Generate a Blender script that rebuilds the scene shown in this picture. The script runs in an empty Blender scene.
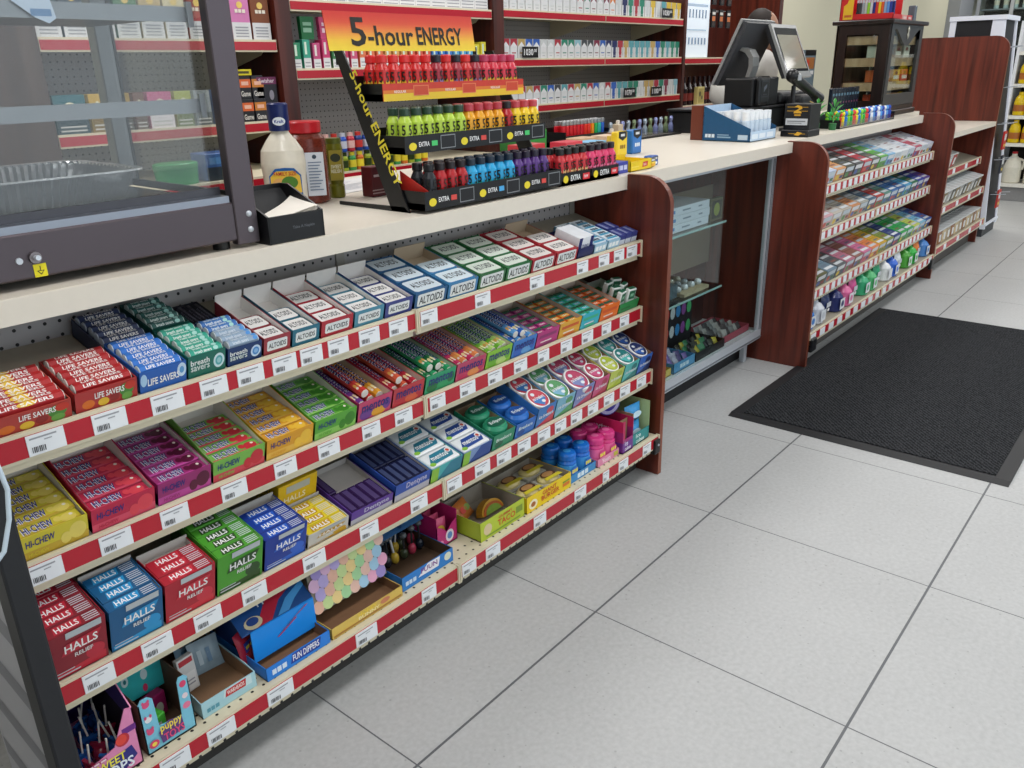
import bpy, bmesh, math, random
from mathutils import Matrix, Vector
random.seed(7)
C = bpy.context.scene.collection
sc = bpy.context.scene

# ---------------- camera ----------------
cam_d = bpy.data.cameras.new('camera')
cam = bpy.data.objects.new('camera', cam_d); C.objects.link(cam)
RX, RY, RZ = (0.63671, -0.77085, -0.01992), (-0.28842, -0.21411, -0.93326), (0.71514, 0.59996, -0.35866)
m = Matrix(((RX[0], -RY[0], -RZ[0], -2.0301), (RX[1], -RY[1], -RZ[1], -0.9388), (RX[2], -RY[2], -RZ[2], 1.2562), (0, 0, 0, 1)))
cam.matrix_world = m
cam_d.sensor_width = 36.0; cam_d.lens = 823.35 / 1024 * 36.0
cam_d.clip_start = 0.05; cam_d.clip_end = 60
sc.camera = cam

# ---------------- world, exposure ----------------
w = bpy.data.worlds.new('daylight'); sc.world = w; w.use_nodes = True
w.node_tree.nodes['Background'].inputs[0].default_value = (0.80, 0.90, 1.0, 1)
w.node_tree.nodes['Background'].inputs[1].default_value = 0.9
sc.view_settings.view_transform = 'Standard'; sc.view_settings.look = 'None'
sc.view_settings.exposure = -0.97; sc.view_settings.gamma = 1.0
sc.view_settings.use_curve_mapping = False
CEIL = 2.9

def area(name, loc, sx, sy, power, color=(1, 0.98, 0.975), rot=(0, 0, 0)):
    d = bpy.data.lights.new(name, 'AREA'); d.shape = 'RECTANGLE'; d.size = sx; d.size_y = sy
    d.energy = power; d.color = color
    o = bpy.data.objects.new(name, d); C.objects.link(o); o.location = loc; o.rotation_euler = rot
    return o
LAMPS = [(x, y) for x in (-3.4, -1.3, 0.8, 2.9, 5.2, 8.0, 11.2) for y in (-2.4, -0.5)] + [(x, 1.55) for x in (-1.3, 0.9, 3.4, 6.2, 9.4, 12.2)]
for lx, ly in LAMPS:
    area('ceiling_panel_light', (lx, ly, CEIL - 0.035), 1.15, 0.55, (20 if ly < -2 else 36) if ly < 0 else 46)
# daylight through the shop front behind the camera
area('shop_front_daylight', (1.0, -4.4, 1.5), 8.0, 2.2, 125, (0.86, 0.93, 1.0), (math.radians(90), 0, 0))

# ---------------- materials ----------------
def lin(c):
    return tuple((x / 12.92 if x <= 0.04045 else ((x + 0.055) / 1.055) ** 2.4) for x in c)
def hexc(h):
    h = h.lstrip('#'); return lin(tuple(int(h[i:i + 2], 16) / 255 for i in (0, 2, 4)))
_m = {}
def P(h, rough=0.45, metal=0.0, trans=0.0, emit=0.0, var=0.10, scale=60.0, ior=1.45, bump=0.0):
    """A procedural surface: base colour with faint noise variation."""
    key = (h, rough, metal, trans, emit, var, scale, bump)
    if key in _m: return _m[key]
    mt = bpy.data.materials.new('surface_' + h.strip('#')); mt.use_nodes = True
    nt = mt.node_tree; b = nt.nodes['Principled BSDF']
    col = hexc(h)
    if var > 0:
        tc = nt.nodes.new('ShaderNodeTexCoord'); n = nt.nodes.new('ShaderNodeTexNoise'); n.inputs['Scale'].default_value = scale
        n.inputs['Detail'].default_value = 2
        nt.links.new(tc.outputs['Object'], n.inputs['Vector'])
        mx = nt.nodes.new('ShaderNodeMix'); mx.data_type = 'RGBA'
        mx.inputs[6].default_value = tuple(c * (1 - var) for c in col) + (1,)
        mx.inputs[7].default_value = tuple(min(1, c * (1 + var)) for c in col) + (1,)
        nt.links.new(n.outputs[0], mx.inputs[0]); nt.links.new(mx.outputs[2], b.inputs['Base Color'])
        if bump > 0:
            bp = nt.nodes.new('ShaderNodeBump'); bp.inputs['Strength'].default_value = bump; bp.inputs['Distance'].default_value = 0.003
            nt.links.new(n.outputs[0], bp.inputs['Height']); nt.links.new(bp.outputs[0], b.inputs['Normal'])
    else:
        b.inputs['Base Color'].default_value = col + (1,)
    b.inputs['Roughness'].default_value = rough; b.inputs['Metallic'].default_value = metal
    b.inputs['IOR'].default_value = ior
    if trans: b.inputs['Transmission Weight'].default_value = trans
    if emit:
        b.inputs['Emission Color'].default_value = col + (1,); b.inputs['Emission Strength'].default_value = emit
    _m[key] = mt; return mt
def glass_mat(name, tint=(0.9, 0.95, 0.95), alpha=0.10, rough=0.02):
    mt = bpy.data.materials.new(name); mt.use_nodes = True; nt = mt.node_tree
    for n in list(nt.nodes):
        if n.type != 'OUTPUT_MATERIAL': nt.nodes.remove(n)
    out = nt.nodes['Material Output']
    tr = nt.nodes.new('ShaderNodeBsdfTransparent'); tr.inputs[0].default_value = tint + (1,)
    gl = nt.nodes.new('ShaderNodeBsdfGlossy'); gl.inputs['Roughness'].default_value = rough
    lw = nt.nodes.new('ShaderNodeLayerWeight'); lw.inputs[0].default_value = 0.5
    pw = nt.nodes.new('ShaderNodeMath'); pw.operation = 'POWER'; pw.inputs[1].default_value = 4.5
    mu = nt.nodes.new('ShaderNodeMath'); mu.operation = 'MULTIPLY_ADD'; mu.inputs[1].default_value = 0.7; mu.inputs[2].default_value = 0.022 + alpha; mu.use_clamp = True
    mx = nt.nodes.new('ShaderNodeMixShader')
    nt.links.new(lw.outputs['Facing'], pw.inputs[0]); nt.links.new(pw.outputs[0], mu.inputs[0]); nt.links.new(mu.outputs[0], mx.inputs[0])
    nt.links.new(tr.outputs[0], mx.inputs[1]); nt.links.new(gl.outputs[0], mx.inputs[2])
    nt.links.new(mx.outputs[0], out.inputs[0]); return mt
def wood_mat(name, dark, light, axis=2, rough=0.38, sc_=(30, 30, 1.6)):
    mt = bpy.data.materials.new(name); mt.use_nodes = True; nt = mt.node_tree; b = nt.nodes['Principled BSDF']
    tc = nt.nodes.new('ShaderNodeTexCoord'); mp = nt.nodes.new('ShaderNodeMapping'); mp.inputs['Scale'].default_value = sc_
    n = nt.nodes.new('ShaderNodeTexNoise'); n.inputs['Scale'].default_value = 1.0; n.inputs['Detail'].default_value = 5; n.inputs['Distortion'].default_value = 0.5
    cr = nt.nodes.new('ShaderNodeValToRGB'); cr.color_ramp.elements[0].position = 0.32; cr.color_ramp.elements[1].position = 0.7
    cr.color_ramp.elements[0].color = hexc(dark) + (1,); cr.color_ramp.elements[1].color = hexc(light) + (1,)
    nt.links.new(tc.outputs['Object'], mp.inputs[0]); nt.links.new(mp.outputs[0], n.inputs['Vector'])
    nt.links.new(n.outputs[0], cr.inputs[0]); nt.links.new(cr.outputs[0], b.inputs['Base Color'])
    b.inputs['Roughness'].default_value = rough; return mt
def peg_mat(name, col, pitch=0.0254, r=0.0032):
    """Pegboard: dark round holes on a square pitch in the XZ plane."""
    mt = bpy.data.materials.new(name); mt.use_nodes = True; nt = mt.node_tree; b = nt.nodes['Principled BSDF']
    tc = nt.nodes.new('ShaderNodeTexCoord'); sp = nt.nodes.new('ShaderNodeSeparateXYZ'); nt.links.new(tc.outputs['Object'], sp.inputs[0])
    def M(op, a, bb=None):
        n = nt.nodes.new('ShaderNodeMath'); n.operation = op
        for i, v in enumerate((a, bb)):
            if v is None: continue
            if isinstance(v, (int, float)): n.inputs[i].default_value = v
            else: nt.links.new(v, n.inputs[i])
        return n.outputs[0]
    def cell(o): return M('SUBTRACT', M('MULTIPLY', M('FRACT', M('DIVIDE', o, pitch)), pitch), pitch / 2)
    x, z = cell(sp.outputs[0]), cell(sp.outputs[2])
    d = M('SQRT', M('ADD', M('MULTIPLY', x, x), M('MULTIPLY', z, z)))
    k = M('LESS_THAN', d, r)
    mx = nt.nodes.new('ShaderNodeMix'); mx.data_type = 'RGBA'; mx.inputs[6].default_value = hexc(col) + (1,); mx.inputs[7].default_value = (0.012, 0.012, 0.012, 1)
    nt.links.new(k, mx.inputs[0]); nt.links.new(mx.outputs[2], b.inputs['Base Color']); b.inputs['Roughness'].default_value = 0.5
    return mt
def floor_mat():
    mt = bpy.data.materials.new('floor_tile'); mt.use_nodes = True; nt = mt.node_tree; b = nt.nodes['Principled BSDF']
    tc = nt.nodes.new('ShaderNodeTexCoord'); sp = nt.nodes.new('ShaderNodeSeparateXYZ'); nt.links.new(tc.outputs['Object'], sp.inputs[0])
    def M(op, a, bb=None):
        n = nt.nodes.new('ShaderNodeMath'); n.operation = op
        for i, v in enumerate((a, bb)):
            if v is None: continue
            if isinstance(v, (int, float)): n.inputs[i].default_value = v
            else: nt.links.new(v, n.inputs[i])
        return n.outputs[0]
    T = 0.61
    def line(o, w): return M('LESS_THAN', M('ABSOLUTE', M('SUBTRACT', M('FRACT', M('ADD', M('DIVIDE', o, T), 0.5)), 0.5)), w / T)
    g = M('MAXIMUM', line(sp.outputs[0], 0.0016), line(sp.outputs[1], 0.0028))
    n1 = nt.nodes.new('ShaderNodeTexNoise'); n1.inputs['Scale'].default_value = 2.2; n1.inputs['Detail'].default_value = 3
    n2 = nt.nodes.new('ShaderNodeTexNoise'); n2.inputs['Scale'].default_value = 90; n2.inputs['Detail'].default_value = 3
    vo = nt.nodes.new('ShaderNodeTexVoronoi'); vo.inputs['Scale'].default_value = 62
    for n in (n1, n2, vo): nt.links.new(tc.outputs['Object'], n.inputs['Vector'])
    wn = nt.nodes.new('ShaderNodeSeparateColor'); nt.links.new(vo.outputs['Color'], wn.inputs[0])
    fleck = M('MULTIPLY', M('LESS_THAN', vo.outputs['Distance'], 0.16), M('GREATER_THAN', wn.outputs[0], 0.80))
    v = M('ADD', M('MULTIPLY', n1.outputs[0], 0.10), M('MULTIPLY', n2.outputs[0], 0.16))
    v = M('ADD', v, 0.325)
    v = M('SUBTRACT', v, M('MULTIPLY', fleck, 0.10))
    cc = nt.nodes.new('ShaderNodeCombineColor')
    nt.links.new(v, cc.inputs[0]); nt.links.new(M('MULTIPLY', v, 1.015), cc.inputs[1]); nt.links.new(M('MULTIPLY', v, 1.015), cc.inputs[2])
    mx = nt.nodes.new('ShaderNodeMix'); mx.data_type = 'RGBA'; nt.links.new(g, mx.inputs[0]); nt.links.new(cc.outputs[0], mx.inputs[6])
    mx.inputs[7].default_value = hexc('#5c5e62') + (1,)
    nt.links.new(mx.outputs[2], b.inputs['Base Color']); b.inputs['Roughness'].default_value = 0.5
    return mt
def mat_rib():
    mt = bpy.data.materials.new('mat_carpet'); mt.use_nodes = True; nt = mt.node_tree; b = nt.nodes['Principled BSDF']
    tc = nt.nodes.new('ShaderNodeTexCoord'); mp = nt.nodes.new('ShaderNodeMapping'); mp.inputs['Rotation'].default_value = (0, 0, 0.8)
    wv = nt.nodes.new('ShaderNodeTexWave'); wv.inputs['Scale'].default_value = 24; wv.inputs['Distortion'].default_value = 5; wv.inputs['Detail'].default_value = 3; wv.inputs['Detail Scale'].default_value = 6
    n = nt.nodes.new('ShaderNodeTexNoise'); n.inputs['Scale'].default_value = 300
    nt.links.new(tc.outputs['Object'], mp.inputs[0]); nt.links.new(mp.outputs[0], wv.inputs[0]); nt.links.new(tc.outputs['Object'], n.inputs['Vector'])
    mu = nt.nodes.new('ShaderNodeMath'); mu.operation = 'MULTIPLY'; nt.links.new(wv.outputs[1], mu.inputs[0]); nt.links.new(n.outputs[0], mu.inputs[1])
    cr = nt.nodes.new('ShaderNodeValToRGB'); cr.color_ramp.elements[0].color = hexc('#17181a') + (1,); cr.color_ramp.elements[1].color = hexc('#525458') + (1,)
    nt.links.new(mu.outputs[0], cr.inputs[0]); nt.links.new(cr.outputs[0], b.inputs['Base Color'])
    bp = nt.nodes.new('ShaderNodeBump'); bp.inputs['Strength'].default_value = 0.6; bp.inputs['Distance'].default_value = 0.004
    nt.links.new(mu.outputs[0], bp.inputs['Height']); nt.links.new(bp.outputs[0], b.inputs['Normal'])
    b.inputs['Roughness'].default_value = 0.95; b.inputs['Specular IOR Level'].default_value = 0.1; return mt

CHERRY = wood_mat('cherry_laminate', '#45190f', '#733020')
CHERRY_EDGE = wood_mat('cherry_edge_band', '#6a3020', '#8a4a30')
CHERRY_DK = wood_mat('dark_cherry_laminate', '#34130e', '#57231a')
ESPRESSO = wood_mat('espresso_wood', '#170d0b', '#2a1813', rough=0.3)
CREAM = P('#ded6c8', 0.35, var=0.03); CREAM2 = P('#d8cfb4', 0.45, var=0.04)
PEG = peg_mat('grey_pegboard', '#b3afae'); PEG_D = peg_mat('cream_pegboard', '#d8cfb4')
SHELFTOP = P('#a39b8b', 0.5, var=0.06); RED = P('#b3202f', 0.22, var=0.04); WHITE = P('#eceef0', 0.4, var=0.02)
TAG = P('#e9ecef', 0.35, var=0.02); INK = P('#34363a', 0.5, var=0.0); INKL = P('#8b8e94', 0.5, var=0.0)
BLACK = P('#101114', 0.35, var=0.1); BLACKM = P('#1b1c1f', 0.6, var=0.1); STEEL = P('#8d8688', 0.32, 0.9, var=0.08, scale=6)
STEELD = P('#5e565b', 0.38, 0.75, var=0.08, scale=5); ALU = P('#c9cfd6', 0.35, 0.35, var=0.03); CARD = P('#9b7b5d', 0.8, var=0.08); CARDG = P('#b9b2a6', 0.8, var=0.06)
GLASS = glass_mat('clear_glass', alpha=0.0); GLASS2 = glass_mat('heater_glass', (0.93, 0.94, 0.94), 0.03, 0.08); PLASTIC = glass_mat('clear_plastic', (0.97, 0.97, 0.97), 0.05, 0.12)

# ---------------- text as mesh ----------------
_t = {}
def text_geo(s, bold=0.0):
    k = (s, bold)
    if k in _t: return _t[k]
    cu = bpy.data.curves.new('lettering', 'FONT'); cu.body = s; cu.resolution_u = 2; cu.offset = bold
    o = bpy.data.objects.new('lettering', cu); C.objects.link(o)
    dg = bpy.context.evaluated_depsgraph_get(); dg.update()
    me = o.evaluated_get(dg).to_mesh()
    vs = [tuple(v.co) for v in me.vertices]; fs = [tuple(p.vertices) for p in me.polygons]
    o.evaluated_get(dg).to_mesh_clear(); bpy.data.objects.remove(o); bpy.data.curves.remove(cu)
    x0 = min(v[0] for v in vs); x1 = max(v[0] for v in vs); y0 = min(v[1] for v in vs); y1 = max(v[1] for v in vs)
    vs = [((v[0] - x0) / (x1 - x0), (v[1] - y0) / (y1 - y0)) for v in vs]
    _t[k] = (vs, fs, (x1 - x0) / (y1 - y0)); return _t[k]

SMUDGED = {'MUNDET', 'aqua clean', 'PURE ENERGY', 'OB eyes', 'sterile', 'Luxury', 'candy', 'party', 'gold', 'blue', 'CHARMS', 'sour', 'SOUR', 'gum', 'BUGLER'}
# ---------------- mesh builder ----------------
class MB:
    def __init__(s): s.v = []; s.f = []; s.mi = []; s.sm = []; s.mats = []; s.M = Matrix.Identity(4)
    def add(s, vs, fs, mat, smooth=False):
        if mat not in s.mats: s.mats.append(mat)
        i = s.mats.index(mat); n = len(s.v)
        s.v += [tuple(s.M @ Vector(v)) for v in vs]
        s.f += [tuple(n + k for k in f) for f in fs]; s.mi += [i] * len(fs); s.sm += [smooth] * len(fs)
        return s
    def box(s, x0, x1, y0, y1, z0, z1, mat):
        return s.add([(x, y, z) for x in (x0, x1) for y in (y0, y1) for z in (z0, z1)],
                     [(0, 1, 3, 2), (4, 6, 7, 5), (0, 4, 5, 1), (2, 3, 7, 6), (0, 2, 6, 4), (1, 5, 7, 3)], mat)
    def rbox(s, x0, x1, y0, y1, z0, z1, mat, r=0.004, seg=2):
        bm = bmesh.new(); bmesh.ops.create_cube(bm, size=1)
        for v in bm.verts: v.co = Vector(((x0 + x1) / 2 + v.co.x * (x1 - x0), (y0 + y1) / 2 + v.co.y * (y1 - y0), (z0 + z1) / 2 + v.co.z * (z1 - z0)))
        bmesh.ops.bevel(bm, geom=bm.edges[:], offset=r, segments=seg, affect='EDGES', profile=0.5)
        bm.verts.index_update()
        s.add([tuple(v.co) for v in bm.verts], [tuple(v.index for v in f.verts) for f in bm.faces], mat); bm.free(); return s
    def prism(s, pts, axis, a, b, mat, smooth=False):
        """pts in the plane across axis: x->(y,z) y->(x,z) z->(x,y)"""
        def p(u, v, t): return {'x': (t, u, v), 'y': (u, t, v), 'z': (u, v, t)}[axis]
        n = len(pts)
        vs = [p(u, v, a) for u, v in pts] + [p(u, v, b) for u, v in pts]
        s.add(vs, [tuple(range(n - 1, -1, -1)), tuple(range(n, 2 * n))], mat)
        return s.add(vs, [(i, (i + 1) % n, n + (i + 1) % n, n + i) for i in range(n)], mat, smooth)
    def poly(s, pts, mat): return s.add(pts, [tuple(range(len(pts)))], mat)
    def cyl(s, p0, p1, r0, mat, n=12, r1=None, cap=True, smooth=True, turn=0.0):
        p0 = Vector(p0); p1 = Vector(p1); d = (p1 - p0).normalized(); r1 = r0 if r1 is None else r1
        u = d.orthogonal().normalized() if abs(d.y) < 0.99 else Vector((1, 0, 0)); v = d.cross(u)
        vs = []
        for p, r in ((p0, r0), (p1, r1)):
            for k in range(n):
                a = 2 * math.pi * k / n + turn; vs.append(tuple(p + u * math.cos(a) * r + v * math.sin(a) * r))
        s.add(vs, [(k, (k + 1) % n, n + (k + 1) % n, n + k) for k in range(n)], mat, smooth)
        if cap: s.add(vs, [tuple(range(n - 1, -1, -1)), tuple(range(n, 2 * n))], mat)
        return s
    def tube(s, pts, r, mat, n=8):
        for a, b in zip(pts[:-1], pts[1:]): s.cyl(a, b, r, mat, n)
        return s
    def lathe(s, prof, mat, n=20, cx=0, cy=0, sx=1.0, sy=1.0):
        """prof: list of (r, z[, mat]) bottom to top; elliptical through sx, sy"""
        rings = [[(cx + p[0] * sx * math.cos(2 * math.pi * k / n), cy + p[0] * sy * math.sin(2 * math.pi * k / n), p[1]) for k in range(n)] for p in prof]
        for i in range(len(prof) - 1):
            mm = prof[i + 1][2] if len(prof[i + 1]) > 2 else mat
            s.add(rings[i] + rings[i + 1], [(k, (k + 1) % n, n + (k + 1) % n, n + k) for k in range(n)], mm, True)
        s.add(rings[0], [tuple(range(n - 1, -1, -1))], prof[1][2] if len(prof[1]) > 2 else mat)
        s.add(rings[-1], [tuple(range(n))], prof[-1][2] if len(prof[-1]) > 2 else mat)
        return s
    def ball(s, c, rx, ry, rz, mat, n=10, m=6):
        vs = [(c[0], c[1], c[2] - rz)]
        for i in range(1, m):
            a = -math.pi / 2 + math.pi * i / m
            for k in range(n):
                b = 2 * math.pi * k / n; vs.append((c[0] + rx * math.cos(a) * math.cos(b), c[1] + ry * math.cos(a) * math.sin(b), c[2] + rz * math.sin(a)))
        vs.append((c[0], c[1], c[2] + rz)); L = len(vs) - 1; fs = []
        for k in range(n):
            k2 = (k + 1) % n; fs.append((0, 1 + k2, 1 + k)); fs.append((L, L - n + k, L - n + k2))
            for i in range(m - 2): fs.append((1 + i * n + k, 1 + i * n + k2, 1 + (i + 1) * n + k2, 1 + (i + 1) * n + k))
        return s.add(vs, fs, mat, True)
    def art(s, o, ux, uy, w, h, layers, lift=0.0003):
        """flat print on a face; every layer 0.2 mm above the last. coords are fractions of w, h"""
        o = Vector(o); ux = Vector(ux); uy = Vector(uy); n = ux.cross(uy).normalized()
        for i, L in enumerate(layers):
            base = o + n * (lift + 0.0002 * i)
            def q(x, y): return tuple(base + ux * x * w + uy * y * h)
            k = L[0]
            if k == 'r': _, x0, y0, x1, y1, c = L; s.add([q(x0, y0), q(x1, y0), q(x1, y1), q(x0, y1)], [(0, 1, 2, 3)], P(c, 0.35, var=0.04))
            elif k == 'p': s.add([q(*p) for p in L[1]], [tuple(range(len(L[1])))], P(L[2], 0.35, var=0.04))
            elif k == 'e':
                _, cx, cy, rx, ry, c = L
                s.add([q(cx + rx * math.cos(a * math.pi / 8), cy + ry * math.sin(a * math.pi / 8)) for a in range(16)], [tuple(range(16))], P(c, 0.35, var=0.08))
            elif k == 't' and L[1] in SMUDGED:      # print too small to read in the photo: broken dashes
                _, txt, x0, y0, x1, y1, c = L[:7]
                for a_, b_ in ((0, .28), (.34, .62), (.7, 1)): s.add([q(x0 + a_ * (x1 - x0), y0), q(x0 + b_ * (x1 - x0), y0), q(x0 + b_ * (x1 - x0), y1), q(x0 + a_ * (x1 - x0), y1)], [(0, 1, 2, 3)], P(c, 0.35, var=0.0))
            elif k == 't':
                _, txt, x0, y0, x1, y1, c = L[:7]; sh = L[7] if len(L) > 7 else 0.0
                vs, fs, _a = text_geo(txt, 0.018)
                s.add([q(x0 + v[0] * (x1 - x0), y0 + v[1] * (y1 - y0) + sh * v[0]) for v in vs], fs, P(c, 0.35, var=0.0))
        return s
    def build(s, name, parent=None, loc=None, rot=None):
        me = bpy.data.meshes.new(name); me.from_pydata(s.v, [], s.f)
        for mm in s.mats: me.materials.append(mm)
        me.polygons.foreach_set('material_index', s.mi); me.polygons.foreach_set('use_smooth', s.sm); me.update()
        o = bpy.data.objects.new(name, me); C.objects.link(o)
        if parent: o.parent = parent
        if loc is not None: o.location = loc
        if rot is not None: o.rotation_euler = rot
        return o

def tag(o, label, cat, group=None):
    o['label'] = label; o['category'] = cat
    if group: o['group'] = group
    return o
def empty(name, label, cat, loc=(0, 0, 0), rot=(0, 0, 0), group=None):
    o = bpy.data.objects.new(name, None); C.objects.link(o); o.location = loc; o.rotation_euler = rot
    o.empty_display_size = 0.05
    return tag(o, label, cat, group)
def struct(o): o['kind'] = 'structure'; return o
def dup(o, loc=None, rot=None, label=None, group=None):
    r = o.copy(); C.objects.link(r)
    if loc is not None: r.location = loc
    if rot is not None: r.rotation_euler = rot
    if label: r['label'] = label
    if group: r['group'] = group
    for ch in list(o.children):
        c = ch.copy(); C.objects.link(c); c.parent = r
        for g in ch.children:
            d = g.copy(); C.objects.link(d); d.parent = c
    return r

X1, X2, Y1 = (1, 0, 0), (-1, 0, 0), (0, 1, 0)
Z1 = (0, 0, 1)

# ================= ROOM =================
struct(MB().box(-6, 14, -4.6, 2.62, -0.1, 0, floor_mat()).build('floor'))
struct(MB().box(-6, 14, -4.6, 2.62, CEIL, CEIL + 0.1, P('#e8e8e4', 0.8, var=0.02)).build('ceiling'))
WALLM = P('#c9c5ae', 0.7, var=0.02, scale=3)
WALLL = P('#e4e1d6', 0.7, var=0.02, scale=3)
wb = MB().box(-6, 14, 2.62, 2.72, 0, CEIL, WALLM); struct(wb.build('wall_back'))
# far wall, with one window opening to the right of the counters
fw = MB().box(14, 14.1, 0.9, 2.62, 0, CEIL, WALLL).box(14, 14.1, -4.6, 0.9, 0, 0.9, WALLL).box(14, 14.1, -4.6, 0.9, 2.5, CEIL, WALLL)
struct(fw.build('wall_far'))
wn = struct(MB().box(14.04, 14.05, -4.6, 0.9, 0.9, 2.5, GLASS).build('window_1'))
f = MB()
for y in (-4.56, -2.9, -1.2, 0.3, 0.86): f.box(14.0, 14.1, y - 0.04, y + 0.04, 0.9, 2.5, P('#77797c', 0.4, 0.5))
f.box(14.0, 14.1, -4.6, 0.9, 0.9, 0.96, P('#77797c', 0.4, 0.5)).box(10.0, 10.1, -4.6, 0.9, 2.44, 2.5, P('#77797c', 0.4, 0.5))
f.build('window_frame', wn)
struct(MB().box(-6.1, -6, -4.6, 2.62, 0, CEIL, WALLL).build('wall_left'))
struct(MB().box(-6, 14, -4.7, -4.6, 0, 0.35, WALLL).box(-6, 14, -4.7, -4.6, 2.7, CEIL, WALLL).build('wall_front'))
wn = struct(MB().box(-6, 14, -4.66, -4.65, 0.35, 2.7, GLASS).build('window_2'))
f = MB()
for x in range(-6, 15, 2): f.box(x - 0.04, x + 0.04, -4.7, -4.6, 0.35, 2.7, P('#77797c', 0.4, 0.5))
f.build('window_frame', wn)
for i, (lx, ly) in enumerate(LAMPS):
    fx = empty('ceiling_light', 'white framed ceiling light panel, %s row, %s along the shop' % (('first' if ly < -2 else 'second') if ly < 0 else 'rear', ['first', 'second', 'third', 'fourth', 'fifth', 'sixth', 'seventh'][(i // 2) if ly < 0 else i - 14]), 'ceiling light', (lx, ly, CEIL), group='ceiling light panels above the shop')
    MB().box(-0.61, 0.61, -0.31, 0.31, -0.03, -0.001, WHITE).build('frame', fx)

# grey door frame column at the far back wall
struct(MB().box(12.5, 13.3, 2.45, 2.62, 0, CEIL, P('#8f9296', 0.5, var=0.03)).build('trim_1'))

# floor mat
fm = empty('floor_mat', 'large black ribbed floor mat with rubber border on the tiled floor', 'mat', (0.705, -0.66, 0))
b = MB(); X, Y = 1.846, 0.945
b.prism([(0, 0.0005), (0.03, 0.009), (X - 0.03, 0.009), (X, 0.0005)], 'y', 0.0, Y, P('#1c1d20', 0.55, var=0.1)); b.build('rubber_border', fm)
MB().box(0.045, X - 0.045, 0.045, Y - 0.045, 0.0092, 0.012, mat_rib()).build('carpet_pile', fm)

# ================= COUNTER AND SHELVING =================
TAN = math.tan(math.radians(15))
def label_mb(x0, x1, Y, z0, z1):
    b = MB(); b.box(x0, x1, Y - 0.0015, Y, z0, z1, TAG); w_, h_ = x1 - x0, z1 - z0
    L = [('r', 0.08, 0.78, 0.80, 0.86, '#9b9ea3'), ('r', 0.45, 0.62, 0.66, 0.68, '#a5a8ad')]
    for k in range(8): L.append(('r', 0.10 + k * 0.045, 0.14, 0.10 + k * 0.045 + (0.03 if k % 3 else 0.018), 0.42, '#4a4c50'))
    L = [L[0], L[1]] + L[2:]
    b.art((x0, Y - 0.0015, z0), X1, Z1, w_, h_, L); return b
def shelf(unit, X0, X1_, Y, z, tilt, tags, Yb=0.585, lip=0.042, top=SHELFTOP, detail=True, redw=None):
    t = math.tan(math.radians(tilt)); b = MB()
    zb = z + (Yb - Y) * t
    b.prism([(Y, z), (Yb, zb), (Yb, zb - 0.016), (Y, z - 0.016)], 'x', X0, X1_, top)
    s = b.build('shelf', unit)
    l = MB(); l.box(X0 + 0.001, X1_ - 0.001, Y - 0.008, Y - 0.0005, z - lip, z + 0.003, CREAM2)
    l.box(X0 + 0.003, X1_ - 0.003, Y - 0.0092, Y - 0.008, z - lip + 0.005, z - 0.003, RED)
    for x in (X0, X1_):      # little end clips
        s_ = 0.004 if x == X0 else -0.004
        l.box(min(x, x + s_), max(x, x + s_), Y - 0.014, Y - 0.001, z - lip - 0.004, z + 0.005, CREAM2)
    l.box(X0 + 0.004, X1_ - 0.004, Y + 0.001, Y + 0.003, z - lip - 0.014, z - 0.017, PEG_D)
    strip = l.build('price_strip', s)
    for a, c in tags:
        if detail: label_mb(a, c, Y - 0.0093, z - lip + 0.0055, z - 0.0035).build('price_label', s)
        else: MB().box(a, c, Y - 0.0108, Y - 0.0093, z - lip + 0.006, z - 0.004, TAG).build('price_label', s)
    return s
def panel(unit, x0, x1, top=0.953, front=0.25, depth=1.10, notch=0.398, r=0.085, mat=None, notchz=0.905):
    pts = [(front, 0.001), (front, top - r)]
    for k in range(1, 9):
        a = math.pi - k * math.pi / 16; pts.append((front + r + r * math.cos(a), top - r + r * math.sin(a)))
    edge = list(pts)
    if notch: pts += [(notch, top), (notch, notchz), (depth, notchz), (depth, 0.001)]
    else: pts += [(depth, top), (depth, 0.001)]
    if notch: edge.append((notch, top))
    else: edge.append((depth, top))
    b = MB(); b.prism(pts, 'x', x0, x1, mat or CHERRY)
    e = [(p, q) for p, q in zip(edge[:-1], edge[1:])]
    for (a0, a1), (b0, b1) in e:
        n = Vector((-(b1 - a1), b0 - a0)).normalized() * 0.0006
        b.add([(x0, a0 + n.x, a1 + n.y), (x1, a0 + n.x, a1 + n.y), (x1, b0 + n.x, b1 + n.y), (x0, b0 + n.x, b1 + n.y)], [(0, 1, 2, 3)], CHERRY_EDGE)
    return b.build('end_panel', unit)
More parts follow.
